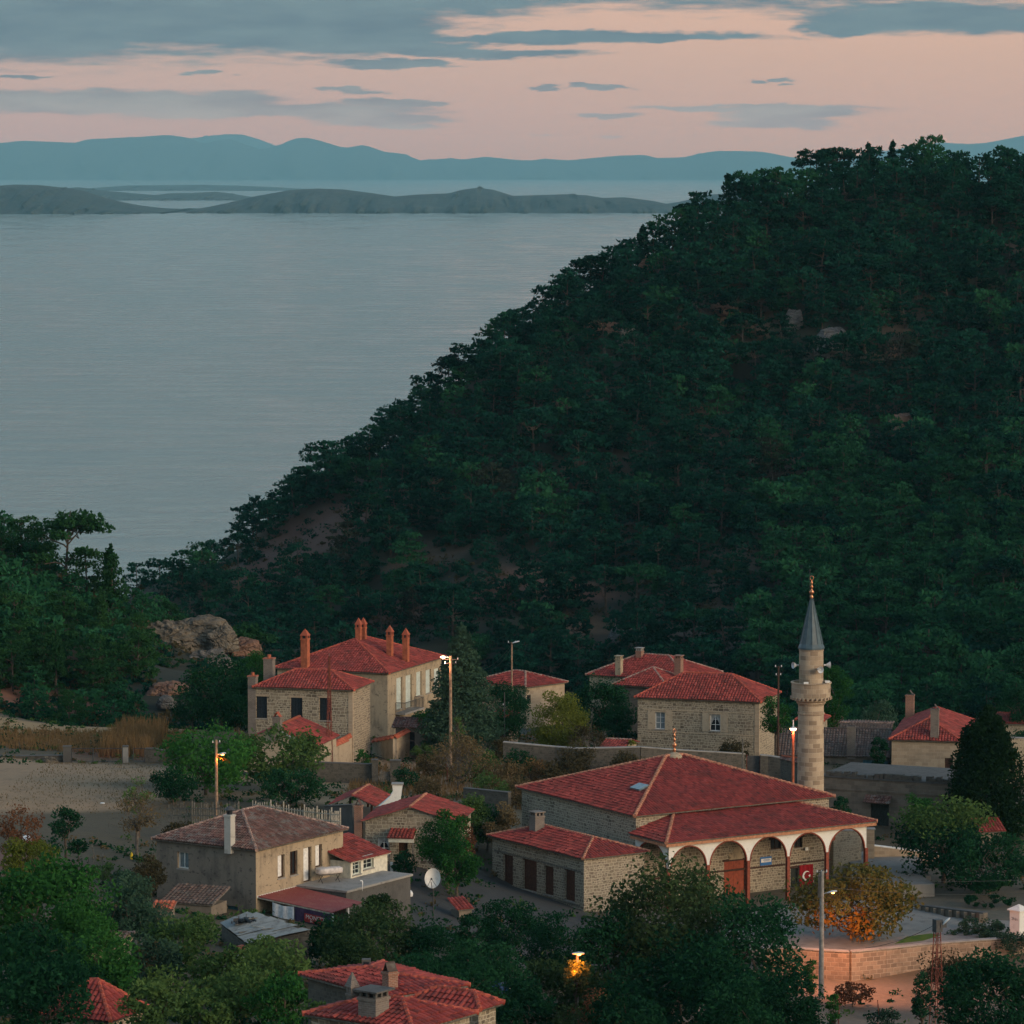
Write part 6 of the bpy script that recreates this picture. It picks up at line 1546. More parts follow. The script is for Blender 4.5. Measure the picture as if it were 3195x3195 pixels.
# water tank
YT_ = ghit(1216, 2802); p = P(1216, 2792, YT_); o = thing('water_tank', 'dark plastic water tank with a pale label beside the terrace', 'water tank', (p[0], p[1], zt(p[0], p[1]))); h_ = P(1216, 2738, YT_)[2] - zt(p[0], p[1])
mb = MB(); mb.lathe([(.55, -.4), (.56, .1)] + [(.56 + .025 * (k % 2), .2 + (h_ - .5) * k / 10) for k in range(11)] + [(.5, h_ - .12), (.25, h_), (.2, h_ + .06), (0, h_ + .06)], (0, 0, 0), 24); mb.build('tank_body', M['plastic_tank'], o, True)
mb = MB(); mb.obox((-.36, -.52, h_ * .5), (.34, -.12, 0), (.02, .04, 0), (0, 0, .5)); mb.build('sticker', M['lamp_grey'], o)
# blue tarpaulin and small litter
p = P(1565, 3120, 262); o = thing('tarpaulin', 'blue tarpaulin hanging among the dark bushes at the bottom', 'tarpaulin', (p[0], p[1], p[2] - 1.4)); mb = MB(); n_ = 8
v = [((i / n_ - .5) * 1.5, .12 * math.sin(i * 1.7 + j_), j_ / 6 * 2.6) for j_ in range(7) for i in range(n_ + 1)]; mb.add(v, [(j_ * 9 + i, j_ * 9 + i + 1, j_ * 9 + i + 10, j_ * 9 + i + 9) for j_ in range(6) for i in range(8)]); mb.build('sheet', M['blue_tarp'], o)
mb = MB(); mb.cyl((.55, -.3, 0), (.55, -.3, 2.6), .03); mb.build('pole', M['white_paint'], o)
def litter(lab, sx_, sy_, Y, w_, h_, mat, cat='rubbish', name='rubbish_bag'):
    p = P(sx_, sy_, Y); g = zt(p[0], p[1]); o = thing(name, lab, cat, (p[0], p[1], g)); rs = np.random.RandomState(int(sx_)); mb = MB()
    for k in range(3):
        n_ = 8; c_ = rs.normal(0, w_ * .2, 3) * [1, .6, 0]; mb.lathe([(.0, 0), (w_ * .3, .0), (w_ * .36, h_ * .4), (w_ * .22, h_ * .8), (0, h_)], c_, n_, closed=False)
    mb.build('bag', M[mat], o)
litter('white rubbish bags dumped at the near edge of the dirt lot', 82, 2566, 322, 1.0, .5, 'rubbish_white'); litter('yellow can on a post beside the old twisted tree', 410, 2632, 316, .3, .55, 'yellow_tag', 'can', 'can'); litter('small pale scrap lying on the dirt lot', 322, 2506, 352, .5, .1, 'rubbish_white')
litter('white flowers tub beside the satellite dish', 1279, 2790, ghit(1279, 2800), .55, .5, 'rubbish_white', 'flower tub', 'flower_tub'); litter('red rimmed pot near the sunroom', 1191, 2719, ghit(1191, 2735), .3, .4, 'cloth_pale', 'pot', 'flower_pot')
YP_ = ghit(1222, 2738); p = P(1222, 2735, YP_); o = thing('concrete_post', 'short white post standing beside the sunroom', 'post', (p[0], p[1], zt(p[0], p[1]))); h_ = P(1222, 2690, YP_)[2] - zt(p[0], p[1]); mb = MB(); mb.box(-.1, .1, -.1, .1, -.3, h_); mb.build('shaft', M['plaster_white'], o)
# roofs glimpsed low among bushes
def shed_roof(lab, sx_, sy_, w_, d_, Y, rz, mat, tilt=.35):
    p = P(sx_, sy_, Y); g = zt(p[0], p[1]); o = thing('lean_to', lab, 'shed', (p[0], p[1], g), rz); h_ = max(p[2] - g, .8)
    mb = MB(); tile_plane(mb, [(-w_ / 2, -d_ / 2, h_), (w_ / 2, -d_ / 2, h_), (w_ / 2, d_ / 2, h_ + tilt * d_), (-w_ / 2, d_ / 2, h_ + tilt * d_)], 0, .3, .36, int(sx_)); mb.build('roof', [M[mat], M['wood_grey']], o)
    mb = MB(); mb.box(-w_ / 2 + .15, w_ / 2 - .15, -d_ / 2 + .15, d_ / 2 - .15, -.6, h_ - .14); mb.build('wall', M['mud_wall'], o)
shed_roof('low lean-to with a brown roof at the foot of the old house', 610, 2838, 4.0, 3.0, ghit(610, 2845), -.35, 'tile_brown', .25); shed_roof('scrap of bright orange roof among bushes left of the old house', 515, 2862, 1.5, 1.0, ghit(515, 2868), -.2, 'tile_orange', .4)
shed_roof('small patch of red roof in the dark bushes beside the side building', 1440, 2846, 1.4, 1.6, ghit(1440, 2868), .5, 'tile_red', .4); shed_roof('tiny red roof corner behind the broadleaf tree at right', 3085, 2590, 2.5, 2.0, 362, .3, 'tile_red', .5)

# field wall, mesh gate, rubble heap on the far side of the dirt lot
wallrun('field_wall', 'low grey field wall along the far side of the dirt lot', [wpt(-60, 2358, 2402, 396), wpt(60, 2360, 2400, 396), wpt(196, 2358, 2396, 396)], .5, 'rubble_dark', 'concrete_dark')
wallrun('field_wall', 'short block wall right of the mesh gate on the dirt lot', [wpt(454, 2337, 2394, 396), wpt(480, 2336, 2394, 396), wpt(560, 2352, 2400, 396)], .4, 'rubble_dark', 'concrete_dark')
wallrun('field_wall', 'thin far wall behind the dry grass field', [wpt(60, 2292, 2312, 436), wpt(300, 2290, 2312, 437), wpt(420, 2289, 2312, 437)], .4, 'mud_wall', 'concrete_dark')
for a, b, lb in ((198, 222, 'dark left gate pier of the mesh gate'), (384, 400, 'pale middle gate pier of the mesh gate')):
    q0, q1 = P(a, 2392, 395.6), P(b, 2392, 395.6); g = zt(q0[0], q0[1]); o = thing('gate_pier', lb, 'pier', (q0[0], q0[1], g)); h_ = P(a, 2330, 395.6)[2] - g
    mb = MB(); mb.box(0, q1[0] - q0[0], -.3, .3, -.3, h_); mb.build('pier_body', M['concrete_dark' if a < 300 else 'concrete'], o); mb = MB(); mb.box(-.05, q1[0] - q0[0] + .05, -.35, .35, h_ + .003, h_ + .1); mb.build('coping', M['concrete_dark'], o)
for a, b, lb in ((224, 290, 'left leaf of the wire mesh gate'), (291, 382, 'right leaf of the wire mesh gate'), (416, 452, 'narrow wire mesh panel beside the gate')):
    q0, q1 = P(a, 2390, 395.5), P(b, 2390, 395.5); g = zt(q0[0], q0[1]); h_ = P(a, 2335, 395.5)[2] - g; w_ = q1[0] - q0[0]
    o = thing('mesh_gate', lb, 'gate', (q0[0], q0[1], g)); mb = MB()
    for x_ in (0, w_): mb.cyl((x_, 0, 0), (x_, 0, h_), .05, n=6)
    for z_ in (.15, h_): mb.cyl((0, 0, z_), (w_, 0, z_), .04, n=6)
    mb.build('frame', M['steel_dark'], o); mb = MB()
    for x_ in np.arange(.15, w_, .16): mb.box(x_ - .006, x_ + .006, -.006, .006, .15, h_)
    for z_ in np.arange(.3, h_, .16): mb.box(0, w_, -.012, -.003, z_ - .006, z_ + .006)
    mb.build('wire_mesh', M['rust'], o)
def rock(lab, sx_, sy_, Y, w_, d_, h_, mat, seed, name='boulder', cat='rock', rz=0, ground=None, res=24, group=None, flat=.0):
    p = P(sx_, sy_, Y); g = zt(p[0], p[1]) if ground is None else ground; o_ = thing(name, lab, cat, (p[0], p[1], g), rz, group)
    rs = np.random.RandomState(seed); n = res; V = []
    for i in range(n + 1):
        th_ = math.pi * i / n
        for j_ in range(2 * n):
            ph = math.pi * j_ / n; d = np.array([math.sin(th_) * math.cos(ph), math.sin(th_) * math.sin(ph), math.cos(th_)]); V.append(d)
    V = np.array(V); r = np.ones(len(V))
    for k in range(26):
        d = rs.normal(0, 1, 3); d /= np.linalg.norm(d); c_ = rs.uniform(.72, .98); dt = V @ d; r = np.where(dt > 1e-6, np.minimum(r, c_ / np.maximum(dt, 1e-6)), r)
    r += .13 * (vnoise(V[:, 0] * 9 + seed, V[:, 2] * 14, 1.0, seed) - .5) + .07 * (vnoise(V[:, 1] * 24, V[:, 2] * 26 + V[:, 0] * 20, 1.0, seed) - .5)
    V = V * r[:, None] * np.array([w_ / 2, d_ / 2, h_]); V[:, 2] = np.maximum(V[:, 2], -h_ * .3)
    i, j_ = np.meshgrid(np.arange(n), np.arange(2 * n), indexing='ij'); m_ = 2 * n
    f = np.stack([i * m_ + j_, (i + 1) * m_ + j_, (i + 1) * m_ + (j_ + 1) % m_, i * m_ + (j_ + 1) % m_], 2).reshape(-1, 4)
    mb = MB(); mb.add(V, f); mb.build('rock_mass', M[mat], o_)
    return o_
for k, (a, b, w_, lb) in enumerate(((128, 2392, 1.0, 'leftmost stone of the small heap by the field wall'), (145, 2384, 1.2, 'middle stone of the small heap by the field wall'), (165, 2386, 1.3, 'largest right stone of the small heap by the field wall'), (150, 2394, .9, 'front stone of the small heap by the field wall'))):
    rock(lb, a, b, 394.8 - k * .3, w_, w_ * .8, w_ * .55, 'rock', 60 + k, 'field_stone', 'stone', .3 * k, None, 10, 'stones by the field wall')
# outcrop above the left slope, rocks on the wooded hill
rock('big cracked rock outcrop above the stone house, left block', 545, 1990, 512, 10, 7, 4.2, 'rock', 1, 'rock_outcrop', 'rock', .2, P(545, 2030, 512)[2], 40)
rock('upper slab of the rock outcrop sloping to the right', 610, 1960, 514, 10.5, 7, 2.9, 'rock', 2, 'rock_outcrop', 'rock', -.3, P(610, 1985, 514)[2], 40)
rock('right overhanging block of the rock outcrop', 690, 1985, 510, 4.6, 5, 2.6, 'rock', 3, 'rock_outcrop', 'rock', .1, P(690, 2012, 510)[2], 32)
rock('dark lower face of the rock outcrop', 650, 2070, 507, 9, 5, 4.5, 'rock_grey', 4, 'rock_outcrop', 'rock', .0, P(650, 2120, 507)[2], 32)
rock('reddish rock ledge right of the outcrop', 765, 2010, 516, 5.5, 4, 1.8, 'rock_red', 5, 'rock_outcrop', 'rock', .3, P(765, 2030, 516)[2], 24)
rock('low reddish rock bank below the outcrop', 530, 2140, 470, 6, 5, 1.6, 'rock_red', 6, 'rock_outcrop', 'rock', .0, P(530, 2165, 470)[2], 24)
rock('low grey boulder beside the reddish rock bank', 520, 2190, 463, 2.6, 2.2, 1.2, 'rock_grey', 16, 'boulder', 'rock', .0, P(520, 2200, 463)[2], 20)
for k, (a, b, w_, h_, mt_, lb) in enumerate(((1885, 1040, 9, 5, 'rock_red', 'pinkish crag high on the hill slope'), (1960, 1085, 5, 6, 'rock_grey', 'grey upright crag below the pinkish crag'), (2010, 860, 4.5, 6, 'rock_red', 'tall red crag near the skyline'), (2480, 1020, 5, 6, 'rock_grey', 'grey cliff face in the middle of the wood'), (2600, 1090, 11, 6, 'rock_grey', 'wide grey cliff in the middle of the wood'),
        (2570, 1440, 4.5, 4, 'rock', 'pale boulder in the wood above the minaret'), (2810, 1340, 9, 5, 'rock_red', 'reddish rocky gap in the wood on the right'), (2310, 1905, 3.6, 2.4, 'rock', 'pale boulder on the scrub slope left of the minaret'), (2440, 1880, 6, 2.2, 'rock_grey', 'broken grey ledge just left of the minaret tip'), (1940, 1990, 7, 4, 'rock_grey', 'grey rocky knoll behind the wide red roof'), (2260, 970, 9, 3, 'rock_red', 'brown bare ledge high in the wood'), (2780, 1110, 4, 4, 'rock_red', 'small red crag at the right of the cliff'))):
    # depth from the ground surface along the sight line
    d = ray(a, b); Yk = next((y for y in np.arange(560, 960, 1.5) if (EYE + d[2] * y / d[1]) < zt(d[0] * y / d[1], y)), 800)
    rock(lb, a, b, Yk, w_, w_ * .7, h_ * .8, mt_, 20 + k, 'crag', 'rock', .2 * k, zt(d[0] * Yk / d[1], Yk) - .5, 22)

# picket fence behind the old house, stick fences at the left
def picket(lab, pts, n, h_, mat, jit=.12):
    a0_ = np.array(pts[0]); o = thing('picket_fence', lab, 'fence', a0_); rs = np.random.RandomState(n); mb, rl_ = MB(), MB(); seg = len(pts) - 1
    for k in range(n):
        s_ = k / (n - 1) * seg; i = min(int(s_), seg - 1); q = np.array(pts[i]) + (np.array(pts[i + 1]) - np.array(pts[i])) * (s_ - i) - a0_; hh = h_ * (1 + rs.uniform(-jit, jit)); lean = rs.normal(0, .03)
        mb.obox(q + [-.035, -.015, -.2], (.075, 0, 0), (0, .03, 0), (lean, 0, hh + .2))
    for i in range(seg):
        q, r_ = np.array(pts[i]) - a0_, np.array(pts[i + 1]) - a0_
        for z_ in (.3, .75): rl_.obox(q + [0, .02, h_ * z_], r_ - q, (0, .04, 0), (0, 0, .07))
        po_ = MB(); po_.box(r_[0] - .05, r_[0] + .05, r_[1] + .02, r_[1] + .12, r_[2] - .3, r_[2] + h_ * 1.25); po_.build('post', M[mat], o)
    mb.build('pickets', M[mat], o); rl_.build('rails', M[mat], o)
def gp(sx_, sy_, Y): p = P(sx_, sy_, Y); return (p[0], p[1], p[2])
picket('pale picket fence zigzagging behind the lichen roof', [gp(790, 2545, 322), gp(845, 2552, 320), gp(885, 2558, 318), gp(950, 2567, 316), gp(990, 2572, 314), gp(1035, 2577, 311), gp(1062, 2580, 306)], 46, 1.15, 'wood_pale')
picket('grey stick fence between the dirt lot and the old house', [gp(520, 2560, 335), gp(600, 2560, 333), gp(680, 2562, 330), gp(745, 2562, 327)], 34, 1.3, 'wood_grey', .2)
for k, (a, b, t_, Y, lb) in enumerate(((246, 2745, 2690, 305, 'thin leftmost stake in the red soil garden'), (276, 2750, 2680, 304, 'second thin stake in the red soil garden'), (318, 2740, 2655, 306, 'tall leaning stake in the red soil garden'), (290, 2690, 2635, 312, 'thick stake beside the old twisted tree'), (2738, 3160, 3120, 294, 'left iron stake in the orange lit lot'), (2615, 3160, 3118, 295, 'right iron stake in the orange lit lot'), (1935, 3195, 3090, 258, 'slim wooden stake in the foreground bushes'), (1258, 2455, 2378, 374, 'slim stake right of the plank gate'), (1278, 2452, 2395, 373, 'second slim stake right of the plank gate'), (1394, 2440, 2378, 382, 'rusty stake in the dry shrubs'))):
    p = P(a, b, Y); g = zt(p[0], p[1]); o = thing('stake', lb, 'stake', (p[0], p[1], g), 0, 'stakes in the gardens'); h_ = max(P(a, t_, Y)[2] - g, .8); mb = MB(); mb.tube([(0, 0, -.2), (.06, 0, h_ * .6), (.1 * (k % 3 - 1), 0, h_)], .05, 6, r1=.035); mb.build('shaft', M['wood_grey' if k < 4 else 'rust'], o)
# ------------------------------------------------------------------ vegetation
def leafquads(c, s, rs, up=.5, asp=1.7):
    """random leaf sprays: c (n,3) centres, s size"""
    n = len(c); nn = rs.normal(0, 1, (n, 3)) + [0, 0, up]; nn /= np.linalg.norm(nn, axis=1)[:, None]
    t = np.cross(nn, rs.normal(0, 1, (n, 3))); t /= np.maximum(np.linalg.norm(t, axis=1), 1e-6)[:, None]; b = np.cross(nn, t)
    s = np.broadcast_to(np.asarray(s, float), (n,)) * rs.uniform(.65, 1.3, n)
    a = (t * (s * asp * .5)[:, None]); e = b * (s * .5)[:, None]
    v = np.stack([c - a, c + e * .9 - a * .1, c + a, c - e * .9 - a * .1], 1)
    return v.reshape(-1, 3)
def addleaves(mb, c, s, rs, tint, mi=0, up=.5, asp=1.7):
    n = len(c); v = leafquads(c, s, rs, up, asp); mb.add(v, np.arange(n * 4).reshape(n, 4), mi, tint=np.repeat(np.clip(tint, 0, 1), 4))
def puff(cs, rad_, n, rs, shell=.45):
    """n points in each of the ellipsoids cs/rad_"""
    K = len(cs); d = rs.normal(0, 1, (K, n, 3)); d /= np.linalg.norm(d, axis=2)[..., None]
    r = rs.uniform(shell ** 3, 1, (K, n, 1)) ** (1 / 3.0)
    return (cs[:, None] + d * r * rad_[:, None]).reshape(-1, 3)
def limbs(mb, base, tips, r, rs, bend=.15, n=5, mi=0):
    base = np.asarray(base, float)
    for t in tips:
        k = np.linspace(0, 1, 6)[:, None]; p = base + (t - base) * k; L = np.linalg.norm(t - base)
        p[1:-1] += rs.normal(0, bend * L * .25, (4, 3)); p[:, 2] += np.sin(k[:, 0] * math.pi) * L * .06
        mb.tube(p, r, n, mi, r1=r * .25)

def pine_proto(kind, seed, H_=8.0, W_=6.0, leaf=.34, den=1.0):
    rs = np.random.RandomState(seed); cr, tr = MB(), MB()
    lean = rs.normal(0, .05, 2) * H_
    tp = lambda z: np.array([lean[0] * (z / H_) ** 1.5, lean[1] * (z / H_) ** 1.5, z])
    tr.tube([tp(z) - [0, 0, .8 if z == 0 else 0] for z in np.linspace(0, H_ * .93, 8)], H_ * .024, 6, r1=H_ * .006)
    cs, rr = [], []
    if kind == 'umbrella':
        for k in range(30):
            a = rs.uniform(0, 6.28); q = math.sqrt(rs.uniform(0, 1)) * W_ * .46; z = H_ * (.86 - .2 * (q / (W_ * .5)) ** 2 + rs.uniform(-.07, .07)); cs.append(tp(z) + [q * math.cos(a), q * math.sin(a), 0]); rr.append([W_ * .13, W_ * .13, H_ * .05])
        for k in range(7):
            a = rs.uniform(0, 6.28); q = W_ * rs.uniform(.22, .42); cs.append(tp(H_ * rs.uniform(.45, .62)) + [q * math.cos(a), q * math.sin(a), 0]); rr.append([W_ * .12, W_ * .12, H_ * .04])
    elif kind == 'conical':
        for k in range(46):
            h_ = rs.uniform(.14, 1.0); q = (W_ * .4 * (1 - h_) ** .8 + .15) * rs.uniform(.5, 1); a = rs.uniform(0, 6.28); cs.append(tp(H_ * h_) + [q * math.cos(a), q * math.sin(a), 0]); s_ = .1 + .11 * (1 - h_); rr.append([W_ * s_, W_ * s_, H_ * .055])
        cs.append(tp(H_)); rr.append([.2, .2, H_ * .08])
    elif kind == 'bush':
        for k in range(30):
            d = rs.normal(0, 1, 3); d /= np.linalg.norm(d); cs.append(np.array([0, 0, H_ * .45]) + d * [W_ * .36, W_ * .36, H_ * .36]); rr.append([W_ * .16, W_ * .16, H_ * .13])
    else:
        K = 44
        for k in range(K):
            h_ = .12 + .86 * (k + rs.uniform(0, 1)) / K; prof = math.sqrt(max(0, 1 - ((h_ - .42) / .6) ** 2)); q = W_ * .44 * prof * math.sqrt(rs.uniform(.1, 1)); a = rs.uniform(0, 6.28)
            cs.append(tp(H_ * h_) + [q * math.cos(a), q * math.sin(a), rs.normal(0, .15)]); s_ = rs.uniform(.1, .2); rr.append([W_ * s_, W_ * s_, H_ * rs.uniform(.03, .055)])
    cs = np.array(cs); rr = np.array(rr)
    n = max(10, int(34 * den)); pts = puff(cs, rr, n, rs, .3); tint = np.repeat(rs.uniform(.1, .75, len(cs)), n) + rs.normal(0, .14, len(pts))
    addleaves(cr, pts, leaf, rs, tint, 0, .7, 1.5)
    sel = rs.choice(len(cs), min(len(cs), 9 if kind != 'umbrella' else 14), False)
    for k in sel: z0 = max(H_ * .25, min(cs[k][2] - H_ * .12, H_ * .8)); limbs(tr, tp(z0), [cs[k]], H_ * .009, rs, .3, 4)
    return cr, tr

PK = ['irregular', 'irregular', 'irregular', 'umbrella', 'irregular', 'conical', 'bush', 'umbrella']
def protos(tag_, mat, seed, leaf, den, kinds=PK):
    out = []
    for i, k in enumerate(kinds):
        H_ = {'umbrella': 8.0, 'conical': 8.5, 'bush': 4.2}.get(k, 7.4); W_ = {'umbrella': 7.5, 'conical': 5.0, 'bush': 5.2}.get(k, 7.4)
        c, t = pine_proto(k, seed + i, H_, W_, leaf, den)
        out.append((k, H_, W_, c, t, c.mesh(tag_ + '_crown', M[mat]), t.mesh(tag_ + '_trunk', M['bark_far'])))
    return out
NEAR = protos('pine', 'leaf_pine_far', 100, .36, 1.0)
LIGHT = protos('pine', 'leaf_pine_light', 120, .36, 1.0)
BROWN = protos('pine', 'leaf_greyish', 160, .36, .7)
LEFT = protos('pine', 'leaf_pine_left', 140, .27, 1.6)
rs = np.random.RandomState(77)
# candidate stands on both hills
cand = []
def bare(x, y):
    m_ = 0
    for (cx, cy, rx, ry, ro) in [(-37, 787, 13, 15, .3), (-46, 772, 8, 10, .4)]: m_ = max(m_, 1.25 - math.hypot((x - cx) / rx, (y - cy) / ry))
    return m_
BARE_PX = [(1040, 1650, 80, 75), (900, 1770, 55, 34), (2270, 975, 80, 22), (1940, 1060, 60, 36), (2600, 1090, 90, 50), (2800, 1350, 90, 50), (2560, 1440, 40, 36), (2330, 1930, 110, 50), (1950, 1985, 90, 50), (1400, 1830, 80, 22), (1650, 1790, 60, 20), (2010, 870, 30, 50), (2490, 1020, 40, 50), (2780, 1115, 40, 40), (1480, 1950, 80, 22)]
for y in np.arange(560, 1010, 6.0):
    for x in np.arange(-.132 * y, .15 * y, 5.8):
        xx, yy = x + rs.uniform(-2.3, 2.3), y + rs.uniform(-2.3, 2.3)
        if bare(xx, yy) > rs.uniform(.2, .7): continue
        cand.append((xx, yy, 'hill'))
for y in np.arange(446, 560, 4.6):
    for x in np.arange(-.15 * y, -.066 * y, 4.4):
        xx, yy = x + rs.uniform(-1.9, 1.9), y + rs.uniform(-1.9, 1.9); cand.append((xx, yy, 'left'))
cx_ = np.array([c[0] for c in cand]); cyv = np.array([c[1] for c in cand]); cz = zt(cx_, cyv)
rows = []
for (x, y, zone_), z in zip(cand, cz):
    sx_, sy_ = proj((x, y, z))
    if sx_ < -160 or sx_ > 3350 or sy_ > 2420: continue
    if zone_ == 'left' and (sx_ > 660 or (430 < sx_ < 840 and 1965 < sy_ < 2280 and y < 520) or sy_ > 2330 or (sx_ > 470 and sy_ > 2130)): continue
    if zone_ == 'left' and ((480 < sx_ < 600 and 2090 < sy_ < 2290) or (190 < sx_ < 330 and 1990 < sy_ < 2080 and rs.rand() < .7)): continue
    if zone_ == 'hill':
        m_ = max(1.3 - math.hypot((sx_ - a) / c, (sy_ - b) / d) for a, b, c, d in BARE_PX)
        if m_ > rs.uniform(.1, .6): continue
    scrub = zone_ == 'hill' and (sy_ > 1700 and sx_ < 2350 and rs.rand() < .6)
    r_ = rs.rand()
    if zone_ == 'hill': kind = 6 if scrub else (int(rs.choice([0, 1, 2, 3, 4, 5, 7], p=[.22, .22, .2, .07, .21, .02, .06])))
    else: kind = int(rs.choice([0, 1, 2, 4, 5, 3], p=[.22, .22, .2, .2, .1, .06])) if sy_ < 2190 else int(rs.choice([6, 0, 2, 4]))
    sc_ = ((rs.uniform(.68, 1.2) + .45 * rs.rand() ** 5) if zone_ == 'hill' else rs.uniform(.7, 1.02)) * (.72 if scrub else 1)
    if zone_ == 'hill' and sx_ < 760: sc_ *= .8
    if zone_ == 'left' and sy_ > 2190: sc_ *= .62
    if zone_ == 'left' and y > 500: sc_ *= .7
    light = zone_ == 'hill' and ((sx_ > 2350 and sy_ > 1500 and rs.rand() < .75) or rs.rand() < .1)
    if zone_ == 'hill' and not scrub and rs.rand() < .05: light = 2
    rows.append((x, y, z, kind, sc_, zone_, light, sx_, sy_))
# skyline trees placed one by one: label, column, top row, kind, width
SPECIAL = [(1755, 845, 4, 1.0, 'lone spreading pine standing out on the ridge against the sea'), (1840, 785, 3, 1.25, 'tall open crowned pine on the ridge against the sea'), (2310, 555, 3, 1.0, 'small umbrella pine on the ridge in front of the islands'), (2150, 622, 3, .95, 'umbrella pine lower on the ridge in front of the water'), (2415, 528, 3, 1.0, 'flat dark pine on the ridge left of the twin crowns'), (2545, 452, 7, 1.05, 'left of the twin flat crowned pines on the summit'), (2605, 447, 3, 1.1, 'right of the twin flat crowned pines on the summit'), (2700, 447, 5, .8, 'thin pointed sapling on the summit'), (2780, 440, 5, .85, 'tallest pointed conifer on the summit skyline'), (2000, 705, 5, .8, 'pointed young pine on the ridge against the water'),
           (1400, 1100, 3, 1.0, 'flat topped pine jutting from the lower ridge over the sea'), (1160, 1425, 5, .7, 'small pointed conifer on the lower ridge'), (1010, 1472, 3, 1.05, 'umbrella pine over the bare reddish spur'), (945, 1530, 1, .9, 'dark bushy pine on the edge of the bare spur'), (800, 1630, 3, 1.0, 'wide flat pine low on the spur by the sea'), (650, 1712, 0, .85, 'dark pine in the saddle below the spur'), (560, 1735, 0, .75, 'small dark pine at the left end of the saddle')]
for (sx_, st_, kind, sc_, lb) in SPECIAL:
    # stand it on the crest: farthest ground still in sight in that column
    best = None
    for y in np.arange(560, 1000, 2.0):
        x = (sx_ - CX) / FPX * y; z = zt(x, y); _, py = proj((x, y, z))
        if best is None or py < best[1]: best = (y, py, x, z)
    y, py, x, z = best; y -= 3; H_ = (8.5 if kind == 5 else 8.0); need = (P(sx_, st_, y)[2] - z)
    rows.append((x, y, z - (0 if need > 2 else 1), kind, max(.45, need / H_), 'special:' + lb, False, sx_, py))
LSP = [(195, 1552, 3, 512, 'umbrella pine with spreading crown on top of the left hill'), (345, 1722, 5, 508, 'tall feathery pine at the right end of the left hill'), (60, 1590, 1, 525, 'bushy pine crowning the left hill at the frame edge'), (120, 1610, 4, 522, 'rounded pine beside the umbrella pine on the left hill'), (265, 1690, 0, 512, 'leaning pine below the umbrella pine on the left hill'), (700, 1835, 3, 545, 'pale umbrella pine standing beyond the rock outcrop')]
for sx_, st_, kind, Y_, lb in LSP:
    x = (sx_ - CX) / FPX * Y_; z = zt(x, Y_); need = P(sx_, st_, Y_)[2] - z; rows.append((x, Y_, z, kind, max(.5, min(1.6, need / 8.0)), 'leftspecial:' + lb, False, sx_, 0))
# which of them the camera sees, painted far to near
RES = 5.0; NB = 660; buf = np.full((NB, NB), -1, int)
order = sorted(range(len(rows)), key=lambda k: -rows[k][1])
yy, xx = np.mgrid[0:NB, 0:NB]
terr_ok = []
for k in order:
    x, y, z, kind, sc_, zn, li, sx_, sy_ = rows[k]
    H_ = 8 * sc_ if kind != 6 else 4.2 * sc_; W_ = 6.2 * sc_
    px_, py_ = proj((x, y, z + H_ * .62)); ok = True
    ts = np.linspace(.3, .985, 60); gx_ = x * ts; gy_ = y * ts
    lz = EYE + (z + H_ * .85 - EYE) * ts
    if np.any(zt(gx_, gy_) > lz): ok = False
    terr_ok.append(ok)
    if not ok: continue
    rx, ry = W_ * .42 * FPX / y / RES, H_ * .38 * FPX / y / RES; cxp, cyp = px_ / RES + 10, py_ / RES
    x0, x1, y0, y1 = int(max(0, cxp - rx)), int(min(NB, cxp + rx + 2)), int(max(0, cyp - ry)), int(min(NB, cyp + ry + 2))
    if x1 <= x0 or y1 <= y0: continue
    s_ = ((xx[y0:y1, x0:x1] - cxp) / rx) ** 2 + ((yy[y0:y1, x0:x1] - cyp) / ry) ** 2 < 1
    buf[y0:y1, x0:x1][s_] = k
cnt = np.bincount(buf[buf >= 0], minlength=len(rows))
isspec = [k for k in range(len(rows)) if 'special' in rows[k][5]]
vis = [k for k in range(len(rows)) if cnt[k] > 14 and k not in isspec]
vis.sort(key=lambda k: -cnt[k])
N_IND = 300 - len(isspec)
single = vis[:N_IND]; rest = [k for k in vis[N_IND:]] + [k for k in range(len(rows)) if 3 < cnt[k] <= 14 and k not in isspec]
def pine_label(zn, kind, li, sx_, sy_):
    if zn == 'left':
        return ('green pine in the grove on the near left hill', 'pines on the left hill') if sy_ < 2190 else ('small bushy tree at the foot of the near left hill', 'bushy trees at the foot of the left hill')
    if kind == 6: return ('round dark shrub on the brown scrub slope beyond the village', 'shrubs on the scrub slope')
    if li == 2: return ('half dry grey brown pine on the wooded hillside', 'half dry pines on the hillside')
    if li: return ('lighter green pine low on the wooded hillside at right', 'light pines on the hillside')
    if sy_ < 1000: return ('dark pine high in the wood near the hill summit', 'dark pines near the summit')
    if sy_ < 1550: return ('dark green pine halfway up the steep wooded hillside', 'dark pines halfway up the hillside')
    return ('dark pine near the foot of the wooded hillside', 'dark pines at the foot of the hillside')
seen = {}
